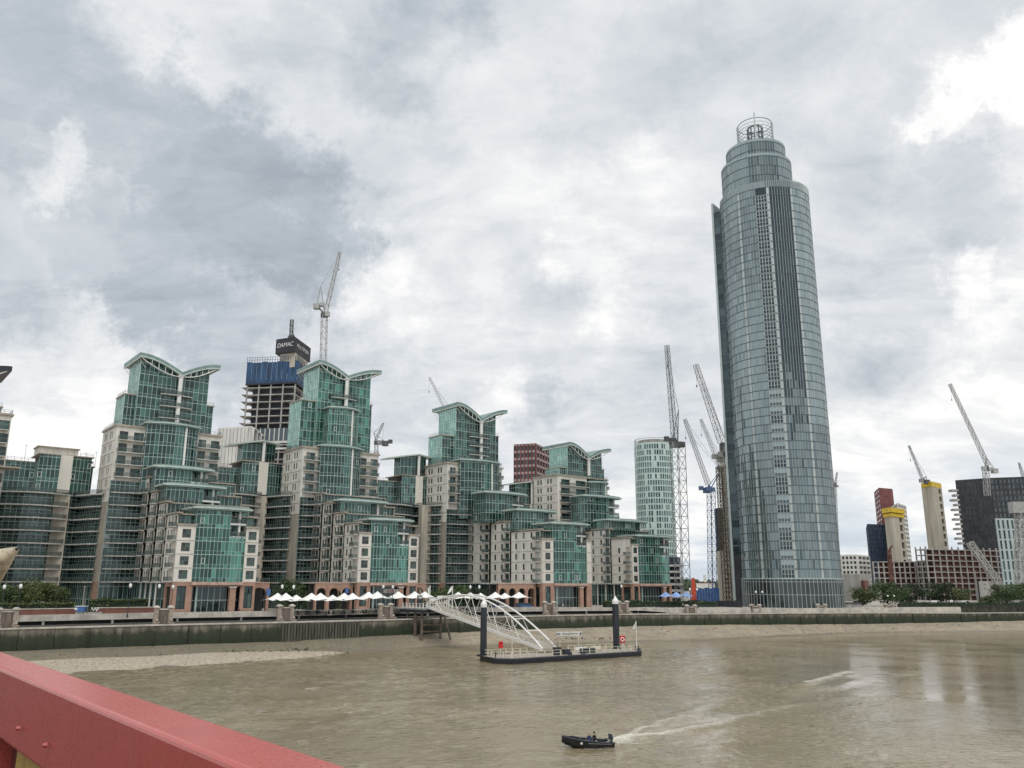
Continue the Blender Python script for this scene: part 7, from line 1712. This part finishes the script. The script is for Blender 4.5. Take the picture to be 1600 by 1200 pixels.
# ------------------------------------------------------------------ people
def person(label, joints, radii, edges, cloth, loc, rz=0., sc=1., legs=None, hair=True):
    """one continuous skinned body; joints are metres, root first"""
    T = thing('person', label, 'person', (0, 0, 0)); me = bpy.data.meshes.new('body'); me.from_pydata(joints, edges, []); o = bpy.data.objects.new('body', me); COL.objects.link(o); o.parent = T
    sk = o.modifiers.new('skin', 'SKIN'); sk.use_smooth_shade = True
    if not me.skin_vertices: me.attributes
    bpy.context.view_layer.objects.active = o
    lay = me.skin_vertices[0].data if me.skin_vertices else None
    if lay:
        for i, r in enumerate(radii): lay[i].radius = (r, r)
        lay[0].use_root = True
    ss = o.modifiers.new('sub', 'SUBSURF'); ss.levels = 1; ss.render_levels = 1
    dg = bpy.context.evaluated_depsgraph_get(); m2 = bpy.data.meshes.new_from_object(o.evaluated_get(dg)); m2.materials.clear()
    mats = [M[cloth], M[legs or 'jacket_black'], M['skin']]
    for q in mats: m2.materials.append(q)
    hip = joints[0][2] + .02; neck = joints[2][2] + .04; hands = [Vector(joints[i]) for i in (5, 8)]
    for p in m2.polygons:
        c = p.center; p.material_index = 2 if c.z > neck or any((c - h_).length < .1 for h_ in hands) else (1 if c.z < hip else 0); p.use_smooth = True
    o.modifiers.clear(); o.data = m2
    hd = Vector(joints[-1])
    if hair:
        b = MB(); b.lathe((hd.x, hd.y + .012, hd.z - .01), [(.112, 0), (.118, .06), (.09, .12), (.01, .145)], 10); hh = b.obj('hair', 'hair', T, True)
    T.location = loc; T.rotation_euler = (0, 0, rz); T.scale = (sc, sc, sc); return T


STAND = [(0, 0, .95), (0, 0, 1.2), (0, 0, 1.44), (.19, 0, 1.40), (.27, .03, 1.12), (.26, -.08, .86), (-.19, 0, 1.40), (-.27, .03, 1.12), (-.26, -.05, .86), (.1, 0, .9), (.12, -.03, .5), (.12, .02, .07), (.12, -.14, .04), (-.1, 0, .9), (-.12, .06, .5), (-.12, .12, .07), (-.12, -.02, .04), (0, -.01, 1.54), (0, -.03, 1.68)]
SR = [.15, .155, .12, .075, .055, .04, .075, .055, .04, .095, .07, .05, .04, .095, .07, .05, .04, .055, .105]
SE = [(0, 1), (1, 2), (2, 3), (3, 4), (4, 5), (2, 6), (6, 7), (7, 8), (0, 9), (9, 10), (10, 11), (11, 12), (0, 13), (13, 14), (14, 15), (15, 16), (2, 17), (17, 18)]
SIT = [(0, 0, .0), (0, -.03, .25), (0, -.06, .5), (.2, -.06, .46), (.28, -.2, .22), (.2, -.42, .14), (-.2, -.06, .46), (-.28, -.2, .22), (-.2, -.42, .14), (.11, -.12, -.02), (.13, -.46, .03), (.12, -.5, -.38), (.12, -.64, -.42), (-.11, -.12, -.02), (-.13, -.46, .03), (-.12, -.5, -.38), (-.12, -.64, -.42), (0, -.09, .6), (0, -.12, .74)]
person('lone person in dark clothes standing before the first brick base', STAND, SR, SE, 'jacket_red', (*at2(373, 953, 203), GZ), .4)
person('left person of a pair by the third block\'s glazed entrance', STAND, SR, SE, 'jacket_black', (*at2(874, 948, 258), GZ), 1.2)
person('right person of a pair by the third block\'s glazed entrance', STAND, SR, SE, 'offwhite', (*at2(880, 948, 259), GZ), -2.0)
person('person in black at the round tower\'s stone pier pair', STAND, SR, SE, 'jacket_black', (*at2(1175, 950, 272), GZ - .6), 1.6)
person('person in grey behind the railing below the blue parasols', STAND, SR, SE, 'grey', (*at2(1067, 948, 276), GZ), 0.6)
# ------------------------------------------------------------------ motorboat
bs, bw_ = atz(953, 1165, 0), atz(879, 1169, 0); bd = Vector((bw_.x - bs.x, bw_.y - bs.y)); BL = bd.length + .2; ba = math.atan2(bd.y, bd.x); bc = (bs + bw_) / 2
T = thing('motorboat', 'small black open motorboat with white foam at its stern', 'boat', (0, 0, 0)); b = MB(); ST = []
n = 14
for i in range(n + 1):
    u = i / n; x = -BL / 2 + BL * u; hb = .92 * (1 - max(0, (u - .45) / .55) ** 2.3) + .02; sheer = .52 + .34 * u ** 2.2; keel = -.25 + .62 * max(0, (u - .62) / .38) ** 1.7; ch = keel + .22 + .1 * u
    ST.append([(x, -hb, sheer), (x, -hb * .86, ch), (x + .05 * u, 0, keel), (x, hb * .86, ch), (x, hb, sheer)])
for a, c in zip(ST[:-1], ST[1:]):
    for j in range(4): b.face([a[j], a[j + 1], c[j + 1], c[j]])
b.face(ST[0]); b.obj('hull', 'rubber', T, True)
b = MB()
for s_ in (0, 4):
    for a, c in zip(ST[:-1], ST[1:]): b.tube(a[s_], c[s_], .085, .085, 8)
b.obj('gunwale', 'pile', T)
b = MB()
for a, c in zip(ST[1:-2], ST[2:-1]): b.face([(a[1][0], a[1][1] * .95, .12), (a[3][0], a[3][1] * .95, .12), (c[3][0], c[3][1] * .95, .12), (c[1][0], c[1][1] * .95, .12)])
b.obj('floor', 'grey', T)
b = MB(); b.box(-1.15, -.75, -.6, .6, .12, .5); b.obj('rear_seat', 'grey', T); b = MB(); b.box(-.25, .15, -.55, .55, .12, .5); b.obj('middle_seat', 'grey', T)
b = MB(); b.box(.55, .85, -.3, .3, .12, .78); b.obj('console', 'darksteel', T); b = MB(); b.box(1.2, 1.55, -.28, .28, .3, .88); b.obj('bow_bag', 'jacket_black', T)
for s_ in (-1, 1):
    b = MB(); b.box(.75, .95, s_ * .86 - .03, s_ * .86 + .03, .32, .5); b.obj('side_marking', 'white', T)
    b = MB(); b.bar((-BL / 2 + .3, s_ * .955, .42), (.2, s_ * .955, .42), .03, .05); b.obj('side_stripe', 'crane_p', T)
T.location = (bc.x, bc.y, 0.02); T.rotation_euler = (0, math.radians(-4), ba)
def boatp(x, y, z): c, s_ = math.cos(ba), math.sin(ba); return (bc.x + x * c - y * s_, bc.y + x * s_ + y * c, z)
om = thing('outboard_motor', 'dark outboard motor tilted on the boat\'s stern', 'motor', (0, 0, 0)); b = MB(); b.hexa([(-.3, -.2, .5), (.12, -.2, .5), (.12, .2, .5), (-.3, .2, .5), (-.22, -.17, 1.0), (.1, -.15, 1.08), (.1, .15, 1.08), (-.22, .17, 1.0)]); o = b.obj('engine_cowl', 'darksteel', om); md = o.modifiers.new('bev', 'BEVEL'); md.width = .06; md.segments = 2; b = MB(); b.bar((-.1, 0, .5), (-.14, 0, -.4), .16, .2); b.obj('drive_leg', 'darksteel', om); b = MB(); b.bar((.1, 0, .62), (.5, 0, .72), .05); b.obj('tiller', 'darksteel', om)
om.location = boatp(-BL / 2 - .02, 0, .02); om.rotation_euler = (0, math.radians(8), ba)
person('boat passenger in blue jacket and cap, sitting amidships', SIT, SR, SE, 'jacket_navy', boatp(-.35, .1, .5), ba + math.pi / 2 + .3, .95, hair=False)
person('boat driver in black with dark hair, sitting by the outboard motor', SIT, SR, SE, 'jacket_black', boatp(-.95, -.1, .5), ba + math.pi / 2, .95)
# foam wake: broken sheets lying on the wake crests
def foam_mat():
    m = bpy.data.materials.new('foam'); m.use_nodes = True; nt = m.node_tree; q = G(nt); b = nt.nodes['Principled BSDF']; geo = q.n('ShaderNodeNewGeometry').outputs['Position']
    a = q.n('ShaderNodeAttribute', attribute_name='foam').outputs['Fac']; n = q.noise(geo, 2.4, 8, .72).outputs[0]; n2 = q.noise(geo, .55, 4, .6).outputs[0]
    k = q.m('SUBTRACT', q.m('MULTIPLY', a, 1.15), q.m('ADD', q.m('MULTIPLY', n, .9), q.m('MULTIPLY', n2, .25)))
    nt.links.new(q.mr(k, -.30, .42, 0., .85), b.inputs['Alpha']); b.inputs['Base Color'].default_value = (.72, .69, .60, 1); b.inputs['Roughness'].default_value = .8; return m
M['foam'] = foam_mat()
def foam_strip(pts, w0, w1, k0, k1, nv=9, nu=90):
    P_ = [Vector((q.x, q.y)) for q in (atz(px, py, 0) for px, py in pts)]; V, Fc, A_ = [], [], []
    for i in range(nu + 1):
        f = i / nu * (len(P_) - 1); s_ = min(int(f), len(P_) - 2); c = P_[s_].lerp(P_[s_ + 1], f - s_); d = (P_[s_ + 1] - P_[s_]).normalized(); n_ = Vector((-d.y, d.x)); u = i / nu; wd = w0 + (w1 - w0) * u
        for j in range(nv):
            v = j / (nv - 1) * 2 - 1; q = c + n_ * (v * wd * 2.0 + .8 * mnoise.noise(Vector((c.x * .4, c.y * .4, 3)))); h = water_h(q.x, q.y) + wake_h(q.x, q.y)
            V.append((q.x, q.y, h + .035)); A_.append((1 - abs(v) ** 1.3) * .64 * (k0 + (k1 - k0) * u) * min(1, (1 - u) * 6))
    for i in range(nu):
        for j in range(nv - 1): a = i * nv + j; Fc.append((a, a + nv, a + nv + 1, a + 1))
    return V, Fc, A_
V, Fc, A_ = [], [], []
for ar in (([(912, 1169.5), (930, 1168.5), (945, 1167), (975, 1163), (1010, 1159), (1050, 1156)], .38, .5, 1.25, .5), (WAKE[0][0], .45, 1.5, 1.3, .45), (WAKE[1][0], .5, 1.3, 1.05, .4), ([(950, 1165), (975, 1158), (1005, 1150), (1040, 1140), (1080, 1128)], .7, 2.2, 1.2, .35), (WAKE[2][0], 1.0, 1.5, .95, .95), (WAKE[3][0], .9, 1.2, .6, .5), ([(1080, 1112), (1140, 1100), (1210, 1086)], 1.0, 1.2, .55, .45)):
    v, f, a = foam_strip(*ar); k = len(V); V += v; Fc += [tuple(i + k for i in q) for q in f]; A_ += a
me = bpy.data.meshes.new('wake_foam'); me.from_pydata(V, [], Fc); me.materials.append(M['foam']); at = me.attributes.new('foam', 'FLOAT', 'POINT'); at.data.foreach_set('value', A_); o = bpy.data.objects.new('wake_foam', me); COL.objects.link(o); o['kind'] = 'stuff'

# ------------------------------------------------------------------ parked vehicles and kiosks on the far right quay
def make_van(label, px, Y, col, rz, kind='van'):
    q = at2(px, 948, Y); M.setdefault(col, None); T = thing('parked_van' if kind == 'van' else 'parked_car', label, kind, (*q, GZ), 'vehicles parked on the far right quay')
    L, H, Wd = (4.8, 2.1, 1.9) if kind == 'van' else (4.2, 1.45, 1.75); nose = .9 if kind == 'van' else 1.3
    ca, sa = math.cos(rz), math.sin(rz); X = lambda x, y, z: (q[0] + x * ca - y * sa, q[1] + x * sa + y * ca, GZ + z)
    prof = [(-L / 2, .35), (L / 2, .35), (L / 2, .85), (L / 2 - nose, 1.0), (L / 2 - nose - .55, H), (-L / 2 + (.1 if kind == 'van' else .7), H), (-L / 2, 1.0)]
    b = MB(); b.face([X(x, -Wd / 2, z) for x, z in prof]); b.face([X(x, Wd / 2, z) for x, z in reversed(prof)])
    for i in range(len(prof)): a, c = prof[i], prof[(i + 1) % len(prof)]; b.face([X(a[0], -Wd / 2, a[1]), X(a[0], Wd / 2, a[1]), X(c[0], Wd / 2, c[1]), X(c[0], -Wd / 2, c[1])])
    b.obj('body', col, T)
    b = MB()
    for y in (-Wd / 2 - .012, Wd / 2 + .012): b.face([X(L / 2 - nose - .15, y, 1.05), X(L / 2 - nose - .6, y, H - .15), X(-L / 2 + (2.6 if kind == 'van' else .85), y, H - .15), X(-L / 2 + (2.6 if kind == 'van' else .6), y, 1.05)])
    b.obj('side_windows', 'win', T, kind='stuff')
    b = MB(); b.face([X(L / 2 - nose + .02, -Wd / 2 + .12, 1.03), X(L / 2 - nose + .02, Wd / 2 - .12, 1.03), X(L / 2 - nose - .5, Wd / 2 - .15, H - .1), X(L / 2 - nose - .5, -Wd / 2 + .15, H - .1)]); b.obj('windscreen', 'win', T)
    for x in (-L / 2 + .85, L / 2 - .85):
        for y in (-Wd / 2, Wd / 2): b = MB(); b.tube(X(x, y - .1, .33), X(x, y + .1, .33), .33, .33, 12); b.obj('wheel', 'darksteel', T)
    return T
VEH = [(1412, 302, 'white', .2, 'car', 'white car parked below the broad green tree'), (1432, 304, 'navy', .3, 'car', 'dark blue car parked beside the pale blue tent'), (1462, 305, 'white', .25, 'van', 'white van parked under the rounded dark tree'), (1488, 308, 'crane_p', .3, 'car', 'grey car parked right of the white van'), (1508, 309, 'offwhite', .28, 'van', 'off-white van parked left of the tall pole'), (1545, 312, 'blue', .3, 'car', 'blue car parked below the grey panel'), (1568, 313, 'crane_w', .3, 'car', 'silver car parked before the mobile crane'), (1590, 315, 'white', .3, 'van', 'white van parked last before the picture edge'), (1448, 304, 'redblock', .25, 'car', 'red car squeezed between the blue car and the white van')]
for px, Y, col, rz, kd, lb in VEH: make_van(lb, px, Y + 6, col, rz, kd)
q0, q1 = at2(1322, 948, 292), at2(1346, 948, 294); T = thing('kiosk', 'low grey kiosk with dark roof right of the round tower', 'kiosk', (*q0, GZ)); zt_ = zpx(1334, 943, 293); b = MB(); b.prism([q0, q1, (q1[0], q1[1] + 3), (q0[0], q0[1] + 3)], GZ, zt_); b.obj('wall_body', 'grey', T); b = MB(); b.prism([(q0[0] - .3, q0[1] - .3), (q1[0] + .3, q1[1] - .3), (q1[0] + .3, q1[1] + 3.2), (q0[0] - .3, q0[1] + 3.2)], zt_, zt_ + .35); b.obj('roof', 'charcoal', T)
for i, (px0, px1, py, Y, lb) in enumerate(((1340, 1360, 935, 330, 'white marquee roofs stacked behind the kiosk'), (1436, 1452, 938.5, 322, 'pale blue-grey tent behind the dark blue car'), (1470, 1498, 938, 330, 'long white awning behind the grey car'), (1538, 1560, 939.5, 328, 'long white low shed before the grey panel'))):
    a, c = at2(px0, 945, Y), at2(px1, 945, Y); z_ = zpx((px0 + px1) / 2, py, Y); T = thing('marquee', lb, 'tent', (*a, GZ)); b = MB(); b.hexa([(a[0], a[1], z_ - .9), (c[0], c[1], z_ - .9), (c[0], c[1] + 4, z_ - .9), (a[0], a[1] + 4, z_ - .9), (a[0] + .6, a[1] + 1.6, z_), (c[0] - .6, c[1] + 1.6, z_), (c[0] - .6, c[1] + 2.4, z_), (a[0] + .6, a[1] + 2.4, z_)]); b.obj('roof', 'crane_w' if i == 1 else 'offwhite', T)
    b = MB()
    for f in (0, .33, .66, 1): b.bar((a[0] + (c[0] - a[0]) * f, a[1], GZ), (a[0] + (c[0] - a[0]) * f, a[1], z_ - .85), .1)
    b.obj('posts', 'crane_p', T, kind='stuff'); b = MB(); b.prism([(a[0], a[1] + 3.5), (c[0], c[1] + 3.5), (c[0], c[1] + 3.8), (a[0], a[1] + 3.8)], GZ, z_ - .9); b.obj('rear_wall', 'charcoal', T)
hedge('dark rough planting along the far right quay edge', [at2(1405, 950, 300), at2(1500, 950, 308), at2(1640, 950, 318)], 1.6, GZ - .4, 9.0, 14, 'leaf3', 2600, .25)

# ------------------------------------------------------------------ red bridge parapet in the foreground
R0, R1 = atz(0, 1017, 14.55), atz(553, 1200, 14.55); I0, I1 = atz(0, 1045.5, 14.55), atz(395, 1200, 14.55)
def paint_mat():
    m = bpy.data.materials.new('bridge_red_paint'); m.use_nodes = True; nt = m.node_tree; q = G(nt); b = nt.nodes['Principled BSDF']; geo = q.n('ShaderNodeNewGeometry').outputs['Position']
    n = q.noise(geo, 6., 6, .6).outputs[0]; n2 = q.noise(geo, 60., 4, .6).outputs[0]; n3 = q.noise(geo, 2.2, 3, .6).outputs[0]
    c = q.mix(q.mr(n, .3, .7), (.50, .085, .066), (.46, .076, .058)); c = q.mix(q.mr(n3, .62, .8, 0, .35), c, (.46, .13, .115)); nt.links.new(c, b.inputs['Base Color'])
    b.inputs['Specular IOR Level'].default_value = 1.; nt.links.new(q.mr(n2, .3, .7, .24, .38), b.inputs['Roughness'])
    bp = q.n('ShaderNodeBump', ins={'Strength': .12, 'Distance': .002, 'Height': q.m('ADD', n2, q.m('MULTIPLY', n, .6))}); nt.links.new(bp.outputs[0], b.inputs['Normal']); return m
M['bridge'] = paint_mat(); M['bridge_shade'] = mat('bridge_shaded_red', (.13, .03, .03), .6, var=.15); M['gold'] = mat('bridge_ochre', (.50, .33, .10), .5, var=.15, vscale=6.)
rd_ = Vector((R1.x - R0.x, R1.y - R0.y)).normalized(); rn = Vector((-rd_.y, rd_.x))           # rn: out over the river
if rn.dot(Vector((0, 1))) < 0: rn = -rn
wid = (Vector((R0.x, R0.y)) - Vector((I0.x, I0.y))).dot(rn); wid2 = (Vector((R1.x, R1.y)) - Vector((I1.x, I1.y))).dot(rn); WR = (wid + wid2) / 2
o2 = Vector((R0.x, R0.y))
def rp(u, v, z): q = o2 + rd_ * u + rn * v; return (q.x, q.y, z)     # v=0 outer edge, v=-WR inner edge
RL0, RL1 = -16., 6.5
T = thing('bridge_parapet', 'red painted steel bridge parapet crossing the near corner', 'parapet', rp(0, 0, 13.4))
b = MB(); b.hexa([rp(u, v, z) for z in (14.22, 14.55) for u, v in ((RL0, -WR), (RL1, -WR), (RL1, 0), (RL0, 0))]); o = b.obj('top_rail', 'bridge', T); md = o.modifiers.new('bev', 'BEVEL'); md.width = .018; md.segments = 3
u = RL0
# pilasters, dark recesses and ochre fluted panels below the rail
px_open0 = atz(16, 1150, 14.2)
ub = (Vector((px_open0.x, px_open0.y)) - o2).dot(rd_)
bay = 1.9; k = 0; uu = ub - .0
for k in range(-6, 4):
    ua = ub + k * bay
    if ua + bay > RL1: break
    b = MB(); b.hexa([rp(x, v, z) for z in (13.4, 14.219) for x, v in ((ua - .42, -WR + .01), (ua, -WR + .01), (ua, -.01), (ua - .42, -.01))]); b.obj('pilaster', 'bridge', T)
    b = MB(); b.hexa([rp(x, v, z) for z in (13.45, 14.21) for x, v in ((ua + .004, -.10), (ua + bay - .424, -.10), (ua + bay - .424, -.04), (ua + .004, -.04))]); b.obj('recess_panel', 'bridge_shade', T)  # recess shade put in as a darker copy of the red paint
    b = MB(); b.hexa([rp(x, v, z) for z in (13.46, 14.208) for x, v in ((ua + .38, -.13), (ua + bay - .44, -.13), (ua + bay - .44, -.102), (ua + .38, -.102))]); b.obj('ochre_panel', M.setdefault('gold_shade', mat('shaded_ochre', (.27, .17, .06), .6, var=.15, vscale=6.)), T)  # darker ochre copy paints the shade between the flutes
    m_ = 9
    for i in range(m_):
        a = ua + .40 + (bay - .95) * i / m_; b = MB(); b.hexa([rp(x, v, z) for z in (13.5, 14.205) for x, v in ((a, -WR + .07), (a + .03, -WR + .045), (a + .06, -WR + .07), (a + .03, -.12))]); b.obj('ochre_flute', 'gold', T)
for (px, py) in ((29, 1138), (71, 1164.5)):
    d = ray(px, py); v0 = Vector((I0.x, I0.y)); t = ((v0 - Vector((0, 0))).dot(rn)) / Vector((d.x, d.y)).dot(rn); q = CAM + d * t; b = MB(); e = Vector((-rn.x, -rn.y, 0)); b.tube(q - e * .005, q + e * .012, .011, .008, 8); b.obj('bolt_head', 'bridge', T)
b = MB(); b.hexa([rp(u, v, z) for z in (13.0, 13.4) for u, v in ((RL0, -18), (RL1, -18), (RL1, .25), (RL0, .25))]); structure(b.obj('bridge_deck', M.setdefault('asphalt', mat('asphalt', (.055, .053, .05), .9, var=.2))))
# pale horn-shaped lamp bracket tip beyond the parapet
q0, q1 = atY(-14, 884, 9.5), atY(26, 858, 9.3); T = thing('lamp_bracket', 'pale tapering bracket tip with dark end poking in at the picture edge', 'bracket', tuple(q0)); b = MB(); d = (q1 - q0); b.tube(q0 - d * .5, q1, .26, .028, 20)
M['horn'] = mat('weathered_cream', (.55, .47, .34), .4, var=.25, vscale=6.); b.obj('tapered_arm', 'horn', T, True); b = MB(); b.tube(q1 - d.normalized() * .004, q1 + d.normalized() * .02, .021, .013, 10); b.obj('dark_tip', 'darksteel', T)
b = MB(); e = Vector((q0.x - .35, q0.y, 13.)); b.tube(e, Vector((e.x, e.y, q0.z + .1)), .1, .08, 10); b.tube(Vector((e.x, e.y, q0.z)), q0, .1, .17, 10); b.obj('support_arm', 'darksteel', T)
